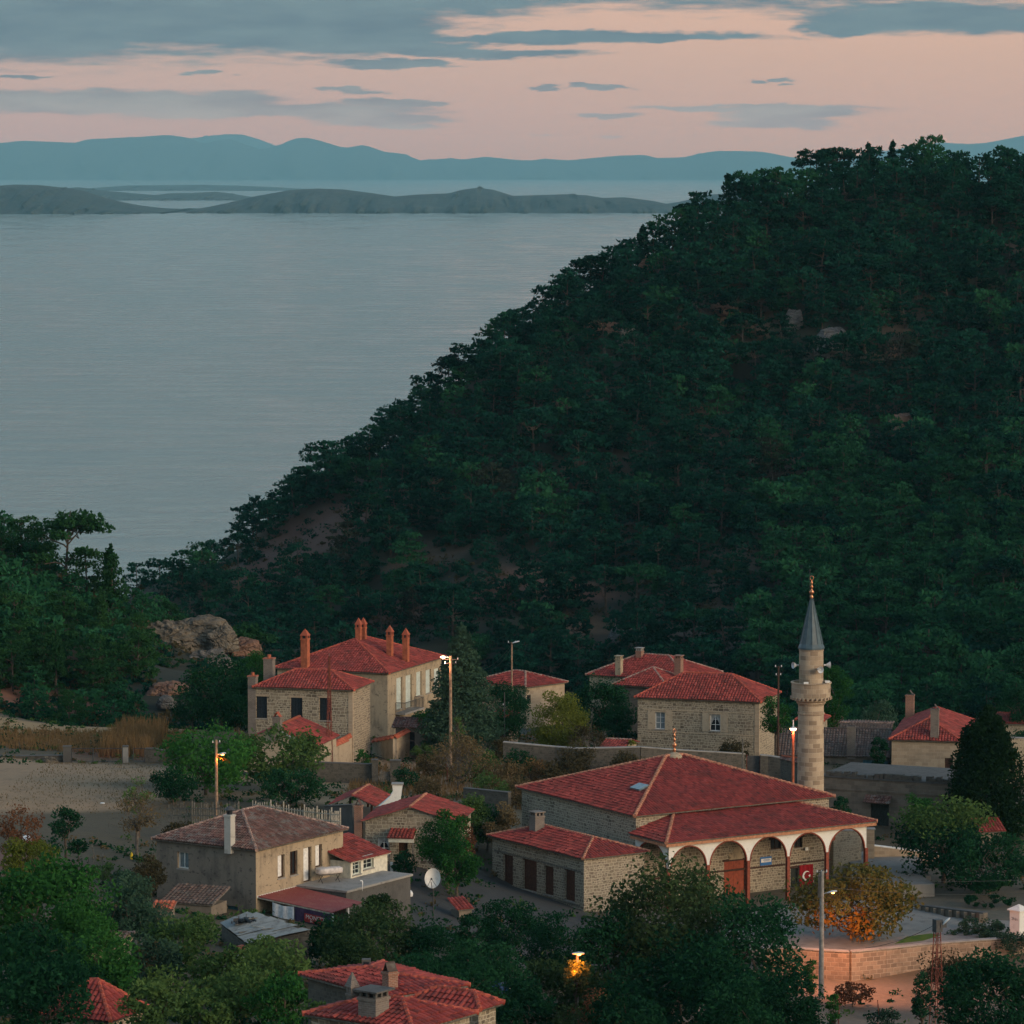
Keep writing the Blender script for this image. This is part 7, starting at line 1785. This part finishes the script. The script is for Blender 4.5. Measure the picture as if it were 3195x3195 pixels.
for k in isspec + single:
    x, y, z, kind, sc_, zn, li, sx_, sy_ = rows[k]
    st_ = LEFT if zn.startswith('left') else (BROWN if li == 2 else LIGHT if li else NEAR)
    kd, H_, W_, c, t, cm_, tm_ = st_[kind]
    if 'special' in zn: lb, gr = zn.split(':', 1)[1], None
    else: lb, gr = pine_label(zn, kind, li, sx_, sy_)
    nm = 'shrub' if kind == 6 else 'pine_tree'
    root = thing(nm, lb, 'shrub' if kind == 6 else 'pine tree', (x, y, z - .25), rs.uniform(0, 6.28), gr)
    root.scale = (sc_ * rs.uniform(.92, 1.08),) * 2 + (sc_ * rs.uniform(.94, 1.1) if 'special' not in zn else sc_,)
    for mesh_, pn in ((cm_, 'crown'), (tm_, 'trunk')):
        key = mesh_.name
        if key not in seen: o = bpy.data.objects.new(pn, mesh_); seen[key] = o
        else: o = seen[key].copy(); o.parent = None
        link(o, root)
# the rest of the wood as one mass
far_sets = {False: protos('far', 'leaf_pine_far', 200, .55, .34), True: protos('far', 'leaf_pine_light', 220, .55, .34)}
mbs = MB()
for k in rest:
    x, y, z, kind, sc_, zn, li, sx_, sy_ = rows[k]
    kd, H_, W_, c, t, cm_, tm_ = far_sets[bool(li or zn == 'left')][kind]
    a = rs.uniform(0, 6.28); R_ = np.array([[math.cos(a), -math.sin(a), 0], [math.sin(a), math.cos(a), 0], [0, 0, 1]]) * sc_; tj = rs.uniform(-.34, .34)
    for src, mi in ((c, 1 if (li or zn == 'left') else 0), (t, 2)):
        for vv, (ff, _), tt in zip(src.V, src.F, src.att):
            n0 = ff.min(); mbs.add(vv @ R_.T + [x, y, z - .25], ff - n0, mi, tint=np.clip(tt + tj, 0, 1))
tag(mbs.build('pine_wood', [M['leaf_pine_far'], M['leaf_pine_light'], M['bark_far']]), kind='stuff')
# undergrowth between the trees
mbs = MB(); us = np.random.RandomState(5); C_ = []; MI = []
for _ in range(8200):
    y = us.uniform(560, 960); x = us.uniform(-.135, .14) * y; C_.append((x, y))
for _ in range(1000): y = us.uniform(446, 560); C_.append((us.uniform(-.14, -.066) * y, y))
C_ = np.array(C_); Zc = zt(C_[:, 0], C_[:, 1])
for (x, y), z in zip(C_, Zc):
    sx_, sy_ = proj((x, y, z)); w_ = us.uniform(.6, 1.7)
    b_ = max(1.2 - math.hypot((sx_ - a) / c, (sy_ - b) / d) for a, b, c, d in BARE_PX[:2])
    if b_ > us.uniform(.35, 1.3): continue
    if y < 560 and ((470 < sx_ < 600 and 2080 < sy_ < 2230) or (190 < sx_ < 320 and 1990 < sy_ < 2080)): continue
    mi = 1 if (us.rand() < .3 and 1500 < sy_) else 0
    n = 26; p_ = np.array([x, y, z + w_ * .3]) + us.normal(0, 1, (n, 3)) * [w_ * .45, w_ * .45, w_ * .25]
    addleaves(mbs, p_, .42, us, us.normal(.4, .2, n), mi, .8, 1.4)
tag(mbs.build('undergrowth', [M['leaf_pine_far'], M['leaf_brownish']]), kind='stuff')

# ------------------------------------------------------------------ village trees
def vtree(name, label, cat, sx_, top, wpx, Y, mat, shape='round', leaf=None, cover=5.0, cb=.12, bark='bark', seed=0, base_py=None, dw=None, limbs_n=9, group=None, mix=None):
    r_ = np.random.RandomState(seed + int(sx_) * 7 + int(top)); x = (sx_ - CX) / FPX * Y; g = zt(x, Y)
    if base_py is not None: g = P(sx_, base_py, Y)[2]
    p = P(sx_, top, Y); H_ = p[2] - g; W_ = wpx / FPX * Y; D_ = dw or W_ * .9
    o = thing(name, label, cat, (p[0], Y, g), 0, group); cr, tr = MB(), MB(); leaf = leaf or max(.13, min(.24, W_ * .022)); hc = H_ * (1 - cb); zc = g * 0 + H_ * cb + hc / 2
    if shape in ('round', 'spread', 'bush', 'sparse'):
        K = int(np.clip(W_ * hc * .9, 28, 90)) if shape != 'sparse' else int(np.clip(W_ * hc * .6, 12, 40))
        d = r_.normal(0, 1, (K, 3)); d /= np.linalg.norm(d, axis=1)[:, None]; q = r_.uniform(.35, 1, (K, 1)) ** .5
        shp = np.array([W_ * .4, D_ * .4, hc * .4])
        cs = np.array([0, 0, zc]) + d * q * shp
        if shape == 'spread': cs[:, 2] = zc + (cs[:, 2] - zc) * .8 + hc * .08 * (1 - (np.hypot(cs[:, 0] / W_, cs[:, 1] / D_) * 2) ** 2)
        s_ = r_.uniform(.1, .19, (K, 1)) * (1.25 if K < 45 else 1) * min(W_, hc * 1.3); rr = np.hstack([s_ * 1.05, s_ * 1.05, s_ * .75])
        n = int(cover * (math.pi / 4 * W_ * hc) / leaf ** 2 / K * (1 if shape != 'sparse' else .35)); n = int(np.clip(n, 8, 900))
        pts = puff(cs, rr, n, r_, .35)
    elif shape == 'cypress':
        K = 130; h_ = r_.uniform(.0, 1, K); a = r_.uniform(0, 6.28, K); prof = np.where(h_ < .3, .75 + h_ * .8, np.cos((h_ - .3) / .7 * math.pi / 2) ** .8)
        q = W_ * .38 * prof * np.sqrt(r_.uniform(.3, 1, K)); cs = np.stack([q * np.cos(a), q * np.sin(a), H_ * h_ * .95], 1); s_ = (.05 + .09 * prof)[:, None] * W_; rr = np.hstack([s_, s_, s_ * 1.9])
        n = int(np.clip(cover * (W_ * H_ * .7) / leaf ** 2 / K, 20, 500)); pts = puff(cs, rr, n, r_, .3)
    elif shape == 'conifer':
        cs, rr = [], []
        for lv in np.linspace(.06, .97, 17):
            R_ = W_ * .5 * (1 - lv) ** .75 * r_.uniform(.85, 1.1) + .15
            m_ = int(5 + 12 * (1 - lv))
            for a in np.arange(m_) * 6.283 / m_ + r_.uniform(0, 6):
                for qq in (.45, .8): cs.append([R_ * qq * math.cos(a), R_ * qq * math.sin(a), H_ * lv - R_ * qq * .12 + r_.normal(0, .12)]); rr.append([R_ * .24 + .1, R_ * .24 + .1, H_ * .028])
        cs.append([0, 0, H_]); rr.append([.12, .12, .5]); cs = np.array(cs); rr = np.array(rr); K = len(cs); n = int(np.clip(cover * (W_ * H_ * .55) / leaf ** 2 / K, 10, 200)); pts = puff(cs, rr, n, r_, .2)
    elif shape == 'tufts':     # dry tall grass or reeds
        K = 30; cs = np.stack([r_.uniform(-.5, .5, K) * W_, r_.uniform(-.5, .5, K) * D_, np.full(K, H_ * .45)], 1); rr = np.tile([W_ * .1, W_ * .1, H_ * .45], (K, 1)); n = int(np.clip(cover * W_ * H_ / leaf ** 2 / K, 8, 200)); pts = puff(cs, rr, n, r_, .0)
    pts[:, 2] = np.maximum(pts[:, 2], .04); K = len(cs)
    tint = np.repeat(r_.uniform(.1, .72, K), n) + r_.normal(0, .16, len(pts))
    if mix:                    # second leaf colour for the chosen clumps
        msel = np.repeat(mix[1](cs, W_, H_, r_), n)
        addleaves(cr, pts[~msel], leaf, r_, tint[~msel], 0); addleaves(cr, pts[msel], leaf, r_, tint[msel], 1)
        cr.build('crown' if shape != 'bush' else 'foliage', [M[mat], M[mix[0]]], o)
    else:
        addleaves(cr, pts, leaf, r_, tint, 0, .5, 1.7 if shape != 'cypress' else 2.2); cr.build('crown' if shape not in ('bush', 'tufts') else 'foliage', M[mat], o)
    if shape != 'tufts':
        zb2 = H_ * max(cb, .1) + hc * .1; rt = max(.05, min(.4, H_ * .026))
        if shape in ('cypress', 'conifer'): tr.tube([(0, 0, -.4), (0, 0, H_ * .5), (0, 0, H_ * .9)], rt, 7, r1=rt * .2)
        else:
            b2 = np.array([r_.normal(0, .1), r_.normal(0, .1), zb2]); tr.tube([(0, 0, -.5), (b2[0] * .4, b2[1] * .4, zb2 * .55), b2], rt, 8, r1=rt * .75)
            sel = r_.choice(K, min(K, limbs_n if shape != 'sparse' else 16), False); limbs(tr, b2, cs[sel], rt * (.5 if shape != 'sparse' else .38), r_, .35, 5)
            if shape == 'sparse':
                for k in sel[:12]: limbs(tr, cs[k] * .7 + b2 * .3, cs[k] + r_.normal(0, 1, (5, 3)) * rr[k] * 1.3, rt * .12, r_, .3, 4)
        tr.build('trunk' if shape != 'bush' else 'stems', M[bark], o)
    return o
T = lambda *a, **k: vtree('tree', *a, **k)
B = lambda lab, *a, **k: vtree('bush', lab, 'bush', *a, **k)
# middle left
T('big dark green fig tree at the right side of the dirt lot', 'tree', 640, 2243, 360, 360, 'leaf_green', cb=.02, seed=1)
T('olive green tree in front of the outbuilding roof', 'tree', 865, 2258, 350, 366, 'leaf_olive', cb=.05, seed=2)
T('lower dark tree behind the lichen roofed house', 'tree', 905, 2385, 260, 352, 'leaf_deep', cb=.08, seed=3)
B('rounded dark foliage filling the left foot of the fig tree', 540, 2385, 170, 352, 'leaf_deep', seed=4)
T('dense dark green tree left of the stone house chimneys', 'tree', 690, 2035, 280, 432, 'leaf_deep', cb=.03, seed=5)
T('bright green tree below the rock outcrop', 'tree', 790, 1998, 150, 442, 'leaf_green', cb=.05, seed=6)
B('low dark bush beside the reddish rock bank', 600, 2150, 150, 440, 'leaf_deep', seed=7)
B('dark shrub filling the gap left of the tall chimneys', 745, 2150, 150, 420, 'leaf_deep', seed=77)
# by the lit lamp
vtree('conifer_tree', 'tall dark layered conifer right of the lit lamp post', 'conifer', 1440, 1955, 300, 400, 'leaf_teal', 'conifer', cover=13, leaf=.2, seed=8, base_py=2330)
B('bush with pink flowers under the balcony', 1345, 2195, 120, 404, 'leaf_green', seed=9, mix=('flower_pink', lambda c, w, h, r: r.rand(len(c)) < .06))
B('dark climbing shrub beside the balcony', 1310, 2215, 90, 409, 'leaf_deep', seed=10)
T('small thin sapling beside the lamp post foot', 'sapling', 1432, 2225, 60, 388, 'leaf_olive', 'sparse', cb=.4, seed=11)
T('bushy green tree behind the conifer and thin pole', 'tree', 1575, 2108, 170, 412, 'leaf_deep', cb=.05, seed=12)
T('bright yellow green tree in the middle of the village', 'tree', 1745, 2138, 190, 398, 'leaf_yellow', cb=.04, seed=13)
T('dark wide tree behind the yellow green tree', 'tree', 1880, 2098, 240, 424, 'leaf_deep', cb=.03, seed=14, dw=5)
T('dark tree touching the corner of the rubble house', 'tree', 1935, 2185, 120, 412, 'leaf_deep', cb=.03, seed=15)
T('half bare grey brown tree against the grey wall', 'tree', 1835, 2235, 120, 394, 'leaf_brownish', 'sparse', cb=.2, bark='bark_grey', seed=16)
B('yellow flecked bush at the corner of the rubble house', 1972, 2300, 55, 397, 'leaf_yellow', seed=17)
T('twisted sparse tree among the dry shrubs', 'tree', 1435, 2290, 200, 378, 'leaf_dry', 'sparse', cb=.35, bark='bark_grey', seed=18, base_py=2530)
for k, (a, t_, w_, Y, m_, lb) in enumerate(((1350, 2345, 130, 386, 'leaf_dry', 'pale dry shrub left of the twisted tree'), (1500, 2335, 140, 383, 'leaf_olive', 'olive coloured shrub right of the twisted tree'), (1570, 2365, 130, 377, 'leaf_dry', 'tawny dry shrub below the grey wall'), (1660, 2350, 100, 379, 'leaf_straw', 'straw coloured shrub against the grey wall'), (1330, 2420, 110, 368, 'leaf_dry', 'low withered shrub behind the gabled stone house'), (1520, 2410, 150, 364, 'leaf_olive', 'grey green shrub above the low dark wall'), (1610, 2420, 130, 366, 'leaf_dry', 'brown shrub at the left tip of the mosque roof'), (1720, 2370, 110, 377, 'leaf_brownish', 'dull brown shrub in front of the grey wall'), (1265, 2390, 90, 372, 'leaf_deep', 'dark green vine shrub right of the plank gate'), (1130, 2328, 50, 379, 'leaf_green', 'small fig bush on the dark garden wall'), (1440, 2300, 110, 394, 'leaf_dry', 'dry thicket under the earth wall'), (1560, 2290, 90, 396, 'leaf_brownish', 'dull thicket left end of the grey wall'), (2050, 2330, 90, 392, 'leaf_brownish', 'brownish creeper at the foot of the rubble house'), (2290, 2290, 110, 397, 'leaf_brownish', 'dark creeper stain at the lower wall of the rubble house'))):
    B(lb, a, t_, w_, Y, m_, seed=20 + k, shape='bush', cover=4)
# around the minaret
T('slender feathery tree just left of the minaret', 'tree', 2425, 2148, 120, 396, 'leaf_green', cb=.45, seed=40, cover=4)
T('round green tree right behind the minaret', 'tree', 2600, 2050, 130, 432, 'leaf_green', cb=.05, seed=41)
T('round teal bush tree beside the brick chimney', 'tree', 2750, 2178, 130, 440, 'leaf_teal', cb=.02, seed=42)
T('dark tree half hiding the old tile roof', 'tree', 2742, 2262, 60, 404, 'leaf_deep', cb=.05, seed=43)
vtree('cypress_tree', 'massive near black cypress at the right edge', 'cypress', 3085, 2205, 300, 366, 'leaf_cypress', 'cypress', cover=14, leaf=.2, seed=44)
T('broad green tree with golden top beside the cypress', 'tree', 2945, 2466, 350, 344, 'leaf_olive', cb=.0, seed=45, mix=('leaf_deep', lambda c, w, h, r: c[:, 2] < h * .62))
T('dark green tree under the cypress by the court wall', 'tree', 3090, 2590, 350, 338, 'leaf_deep', cb=.0, seed=46)
B('ivy clump on the flat topped stone building', 2870, 2448, 100, 366, 'leaf_green', seed=47)
for k, (a, t_, w_, Y, lb) in enumerate(((3180, 2140, 140, 448, 'low green tree behind the far right red roof'), (2960, 2205, 90, 430, 'small dark bush left of the cypress tip'), (3190, 2270, 90, 420, 'dark bush under the far right red roof'))): B(lb, a, t_, w_, Y, 'leaf_deep', seed=50 + k)
# court: autumn tree
T('autumn plane tree with yellow leaves and painted orange lamp glow on the mosque court', 'tree', 2660, 2680, 480, 318, 'leaf_plane', 'round', cb=.08, seed=60, cover=4.4, base_py=2962, dw=8, mix=('leaf_lamp_glow', lambda c, w, h, r: (c[:, 2] < h * .5) & (c[:, 0] < w * .1) & (c[:, 0] > -w * .3)))  # low orange clumps paint the street lamp's glow into the crown
for k, (a, t_, w_, Y, m_, lb) in enumerate(((3060, 2860, 190, 322, 'leaf_teal', 'grey green scrub in front of the court wall'), (3165, 2900, 120, 316, 'leaf_teal', 'scrubby bush at the foot of the white pillar'), (2530, 2980, 60, 303.5, 'leaf_green', 'small creeper hanging on the orange lit wall'), (2600, 3090, 60, 294, 'leaf_green', 'low weed by the concrete post foot'), (2760, 3140, 110, 291, 'leaf_teal', 'dark weed clump at the bottom of the orange lit lot'), (2960, 2960, 200, 300, 'leaf_brownish', 'bare vine tangle on the retaining wall'), (3000, 2985, 170, 297, 'leaf_deep', 'climbing vine below the lattice mast head'), (2880, 3020, 80, 293, 'leaf_deep', 'leafy vine wrapped round the lattice mast'), (2660, 3062, 170, 303, 'leaf_rust', 'rusty scrub along the foot of the retaining wall'))): B(lb, a, t_, w_, Y, m_, seed=61 + k, cover=3.2 if 'bare' in lb else 4.5)
T('big dark tree in the lower right corner', 'tree', 3110, 2935, 420, 272, 'leaf_deep', cb=.02, seed=72, dw=8)
# foreground walnut and its dark neighbours
T('large walnut tree before the mosque porch', 'tree', 2090, 2630, 520, 276, 'leaf_walnut', cb=.06, seed=80, cover=5.5, leaf=.2, bark='bark_grey', limbs_n=16)
T('right crown of the foreground trees before the court', 'tree', 2340, 2735, 400, 271, 'leaf_deep', cb=.05, seed=81, cover=5.5, leaf=.19)
T('dark tree under the walnut at the bottom', 'tree', 2130, 2900, 560, 258, 'leaf_deep', cb=.02, seed=82, leaf=.2)
T('dark tree at the bottom around the lit street lamp', 'tree', 1760, 2968, 330, 266, 'leaf_walnut', cb=.03, seed=83, leaf=.19)
T('rusty brown tree at the bottom below the lit lamp', 'tree', 1840, 3070, 260, 250, 'leaf_walnut', cb=.03, seed=84, mix=('leaf_rust', lambda c, w, h, r: r.rand(len(c)) < .3))
T('dark green tree at the bottom right of the walnut', 'tree', 2440, 2990, 300, 262, 'leaf_deep', cb=.02, seed=85)
T('dark tree between the side building and the foreground', 'tree', 1580, 2790, 220, 296, 'leaf_deep', cb=.02, seed=86)
T('dark shadowy tree behind the satellite dish', 'tree', 1420, 2800, 220, 320, 'leaf_deep', cb=.02, seed=87)
T('dark tree below the side building wall', 'tree', 1720, 2850, 240, 288, 'leaf_deep', cb=.02, seed=88)
T('drooping leafed tree in front of the red canopy', 'tree', 1150, 2788, 380, 262, 'leaf_walnut', cb=.04, seed=89, leaf=.2)
T('dark green tree right of the drooping leafed tree', 'tree', 1350, 2860, 280, 262, 'leaf_deep', cb=.03, seed=90)
T('dark tree behind the bottom house chimneys', 'tree', 1290, 2950, 340, 232, 'leaf_deep', cb=.02, seed=91)
T('dark bushy tree with pale twigs at the bottom centre', 'tree', 1560, 2955, 260, 256, 'leaf_deep', cb=.02, seed=92)
B('dark hedge behind the lower right wing roof', 1440, 3010, 300, 224, 'leaf_deep', seed=93, dw=4)
T('soft green tree in front of the gabled stone house', 'tree', 1395, 2498, 190, 322, 'leaf_green', cb=.05, seed=94)
B('rounded clipped hedge bush below the soft green tree', 1425, 2605, 150, 319, 'leaf_green', seed=95)
B('small planting around the water tank', 1240, 2725, 120, 313, 'leaf_green', seed=96, base_py=2800)
B('dark shrub in the porch shade of the gabled house', 1265, 2650, 90, 322, 'leaf_deep', seed=97)
B('dark shrub beside the old wall of the mosque', 1520, 2500, 130, 346, 'leaf_deep', seed=98)
B('reddish bush at the end of the gabled roof', 1440, 2520, 90, 328, 'leaf_rust', seed=99)
# left foreground
T('huge bright green tree filling the lower left corner', 'tree', 130, 2650, 520, 236, 'leaf_green', cb=.03, seed=110, leaf=.19, cover=5.5, dw=9)
T('darker green tree below the huge tree at the left edge', 'tree', 60, 2870, 430, 222, 'leaf_deep', cb=.02, seed=111, leaf=.19)
T('green tree in front of the huge tree with bright leaf tips', 'tree', 270, 2790, 250, 232, 'leaf_green', cb=.03, seed=112)
T('dark tree beside the buried red roof', 'tree', 240, 2980, 260, 222, 'leaf_deep', cb=.02, seed=113)
T('grey blue olive tree left of the old house', 'tree', 400, 2705, 160, 278, 'leaf_teal', cb=.05, seed=114)
T('dull olive shrub tree at the old house corner', 'tree', 450, 2660, 150, 290, 'leaf_brownish', cb=.05, seed=115)
T('yellowish tree at the left edge of the lot', 'tree', 60, 2560, 180, 262, 'leaf_yellow', 'sparse', cb=.1, seed=116, cover=9)
B('rusty dry bush at the near corner of the dirt lot', 70, 2500, 170, 300, 'leaf_rust', seed=117, cover=2.0)
B('yellow leaved bush left of the small dark tree', 140, 2610, 130, 290, 'leaf_yellow', seed=118, cover=3)
T('small dark green tree standing in the yard', 'tree', 205, 2512, 110, 312, 'leaf_deep', cb=.35, seed=119)
T('small round dark tree on a thin stem in the yard', 'tree', 245, 2612, 80, 308, 'leaf_deep', cb=.45, seed=120)
T('old twisted half dead tree with sprouting twigs', 'tree', 425, 2455, 190, 316, 'leaf_dry', 'sparse', cb=.35, bark='bark_grey', seed=121, cover=3)
T('leafy shoot tree at the corner of the fig tree', 'tree', 430, 2420, 110, 330, 'leaf_olive', 'sparse', cb=.3, seed=122, cover=4)
B('dark thicket left of the patched shed', 470, 2810, 190, 266, 'leaf_teal', seed=123)
T('olive green tree in front of the patched shed', 'tree', 560, 2850, 260, 252, 'leaf_olive', cb=.03, seed=124, leaf=.19)
T('light olive tree around the white chimney', 'tree', 690, 2945, 240, 238, 'leaf_olive', cb=.02, seed=125, leaf=.18)
T('broad olive green tree at the bottom left of centre', 'tree', 560, 3000, 330, 232, 'leaf_olive', cb=.02, seed=126, leaf=.19)
T('olive tree just left of the bottom red roof', 'tree', 860, 2930, 260, 232, 'leaf_olive', cb=.02, seed=127, leaf=.18)
T('bright green tree overlapping the bottom house corner', 'tree', 900, 3040, 280, 218, 'leaf_green', cb=.02, seed=128, leaf=.18)
T('green tree at the bottom edge between the two red roofs', 'tree', 640, 3090, 320, 218, 'leaf_olive', cb=.02, seed=129, leaf=.18)
B('grassy dark bank above the beige shed', 380, 3010, 150, 236, 'leaf_teal', seed=130)
B('thin shrub by the beige shed wall', 470, 2930, 160, 248, 'leaf_brownish', seed=131)
B('leafy bush above the bottom right of the canopy', 1100, 2880, 200, 256, 'leaf_walnut', seed=132)
B('autumn brown bush at the foot of the old house', 480, 2700, 80, 296, 'leaf_rust', seed=133)

T('big shadowy tree at the very bottom left', 'tree', 130, 2990, 420, 206, 'leaf_deep', cb=.0, seed=150, leaf=.18, dw=6)
T('leafy green tree right of the buried red roof', 'tree', 470, 3020, 210, 207, 'leaf_olive', cb=.0, seed=151, leaf=.17)
T('dense green tree above the buried red roof', 'tree', 330, 2870, 260, 226, 'leaf_green', cb=.05, seed=152, leaf=.18)
T('olive tree at the bottom edge below the white chimney', 'tree', 760, 3010, 260, 222, 'leaf_olive', cb=.0, seed=153, leaf=.17)
T('soft olive tree between patched shed and white chimney', 'tree', 830, 2905, 210, 246, 'leaf_olive', cb=.0, seed=154, leaf=.17)
T('grey green tree over the brown lean-to', 'tree', 370, 2760, 210, 262, 'leaf_teal', cb=.02, seed=155, leaf=.18)
T('dark tree filling the gap before the flat beige shed', 'tree', 480, 2890, 200, 240, 'leaf_teal', cb=.0, seed=156, leaf=.18)
T('dark tree in front of the concrete terrace', 'tree', 1040, 2850, 200, 270, 'leaf_deep', cb=.0, seed=157, leaf=.18)
T('dense dark tree between the dish and the bottom roofs', 'tree', 1480, 2880, 300, 268, 'leaf_deep', cb=.0, seed=158, leaf=.18)
T('dark tree beside the left half of the walnut', 'tree', 1900, 2820, 300, 274, 'leaf_deep', cb=.0, seed=159, leaf=.18)
T('low dark tree at the bottom left of the street lamp', 'tree', 1640, 3040, 240, 250, 'leaf_deep', cb=.0, seed=160, leaf=.18)
T('dark tree under the right side of the street lamp', 'tree', 1960, 3040, 260, 246, 'leaf_deep', cb=.0, seed=161, leaf=.18)
T('dark leafy tree at the bottom left of the concrete post', 'tree', 2300, 3030, 340, 250, 'leaf_deep', cb=.0, seed=162, leaf=.18)
T('dark vine covered tree hiding the court wall', 'tree', 3080, 2790, 230, 333, 'leaf_deep', cb=.0, seed=163)
B('grey thicket between the court wall and the white pillar', 3110, 2880, 180, 319, 'leaf_teal', seed=164)
B('grey thicket at the right end of the court', 2990, 2895, 130, 321, 'leaf_teal', seed=165)
B('dull bush behind the old house by the stick fence', 560, 2560, 130, 330, 'leaf_brownish', seed=166)
B('low scrub by the stakes in the red soil garden', 340, 2690, 150, 300, 'leaf_olive', seed=167, cover=3)
B('dark bushes in front of the low dark wall by the mosque', 1470, 2475, 150, 345, 'leaf_olive', seed=170, cover=5)
B('dry bush at the foot of the low dark wall by the mosque', 1560, 2495, 110, 344, 'leaf_dry', seed=171)
B('leafy bush in front of the terrace corner', 1165, 2795, 130, 284, 'leaf_walnut', seed=172)
B('low dark bush in front of the orange scrap roof', 520, 2870, 170, 262, 'leaf_teal', seed=173)
B('weedy bush before the brown lean-to', 620, 2848, 140, 268, 'leaf_olive', seed=174)
B('brown thicket against the middle of the grey wall', 1800, 2325, 150, 382, 'leaf_brownish', seed=180, cover=5)
B('green shrub before the left end of the grey wall', 1620, 2330, 120, 383, 'leaf_deep', seed=181)
B('tangled shrub before the right part of the grey wall', 1950, 2340, 160, 382, 'leaf_brownish', seed=182)
B('dark bush in front of the gatehouse wall', 1330, 2318, 110, 398, 'leaf_olive', seed=183)
B('dark bushes beside the tiny red roof by the side building', 1470, 2835, 120, 280, 'leaf_deep', seed=184)
B('ivy on the left part of the flat topped stone building', 2620, 2470, 70, 366, 'leaf_deep', seed=185)
B('shrub at the foot of the steps right of the porch', 2850, 2720, 140, 343, 'leaf_deep', seed=186)
B('green bush against the terrace side wall', 1195, 2768, 140, 285, 'leaf_walnut', seed=190)
B('dark bush in the hollow under the rock outcrop', 545, 2055, 170, 498, 'leaf_deep', seed=191)
B('second dark bush under the rock outcrop', 640, 2095, 150, 480, 'leaf_green', seed=192)
B('green shrub on the left flank of the rock outcrop', 490, 2010, 130, 505, 'leaf_green', seed=193)
T('small leafy tree at the left end of the bottom roofs', 'tree', 985, 3085, 150, 188, 'leaf_olive', cb=.0, seed=194, leaf=.15)
# dry grass on the field bank, weeds and low plants on open ground
gs = np.random.RandomState(8); mbs = MB()
def grass(n, fx_, fy_, h0, h1, mi):
    x = gs.uniform(*fx_, n); y = gs.uniform(*fy_, n); z = zt(x, y); h_ = gs.uniform(h0, h1, n); a = gs.uniform(0, 3.14, n); w_ = .05
    dx, dy = np.cos(a) * w_, np.sin(a) * w_; lx, ly = gs.normal(0, .18, n) * h_, gs.normal(0, .18, n) * h_
    v = np.stack([np.stack([x - dx, y - dy, z - .05], 1), np.stack([x + dx, y + dy, z - .05], 1), np.stack([x + dx * .3 + lx, y + dy * .3 + ly, z + h_], 1), np.stack([x - dx * .3 + lx, y - dy * .3 + ly, z + h_], 1)], 1).reshape(-1, 3)
    mbs.add(v, np.arange(n * 4).reshape(n, 4), mi, tint=np.repeat(np.clip(gs.normal(.5, .25, n), 0, 1), 4))
grass(8000, (-56, -34), (404, 424), .2, .6, 0); grass(2500, (-41, -36), (400, 425), .9, 2.0, 0); grass(5000, (-15, 8), (366, 392), .25, .7, 0); grass(3000, (-45, -26), (345, 398), .06, .16, 1)
tag(mbs.build('dry_grass', [M['leaf_straw'], M['leaf_dry']]), kind='stuff')
mbs = MB(); n_ = 0
for _ in range(5200):
    y = gs.uniform(205, 470); x = gs.uniform(-.132, .132) * y; sx_, sy_ = proj((x, y, zt(x, y)))
    if -20 < sx_ < 520 and 2385 < sy_ < 2620 and gs.rand() < .985: continue            # the open lot
    if 2200 < sx_ < 3200 and 2780 < sy_ < 2960 and y > 300: continue     # the court
    if 2420 < sx_ < 2950 and 2960 < sy_ and gs.rand() < .85: continue
    if 1560 < sx_ < 2800 and 325 < y < 365: continue
    w_ = gs.uniform(.3, 1.0); n = 22; p_ = np.array([x, y, zt(x, y) + w_ * .25]) + gs.normal(0, 1, (n, 3)) * [w_ * .4, w_ * .4, w_ * .2]
    addleaves(mbs, p_, .2, gs, gs.normal(.4, .2, n), int(gs.choice([0, 0, 1, 2])), .8, 1.5)
tag(mbs.build('weeds', [M['leaf_deep'], M['leaf_olive'], M['leaf_dry']]), kind='stuff')
# leaves lit orange round the lamp in the foreground tree
vtree('vine', 'leafy spray hanging under the lit foreground street lamp', 'vine', 1800, 2984, 110, LAMP_TREE[1] + .55, 'leaf_walnut', 'bush', seed=140, leaf=.16, cover=8, base_py=3150)
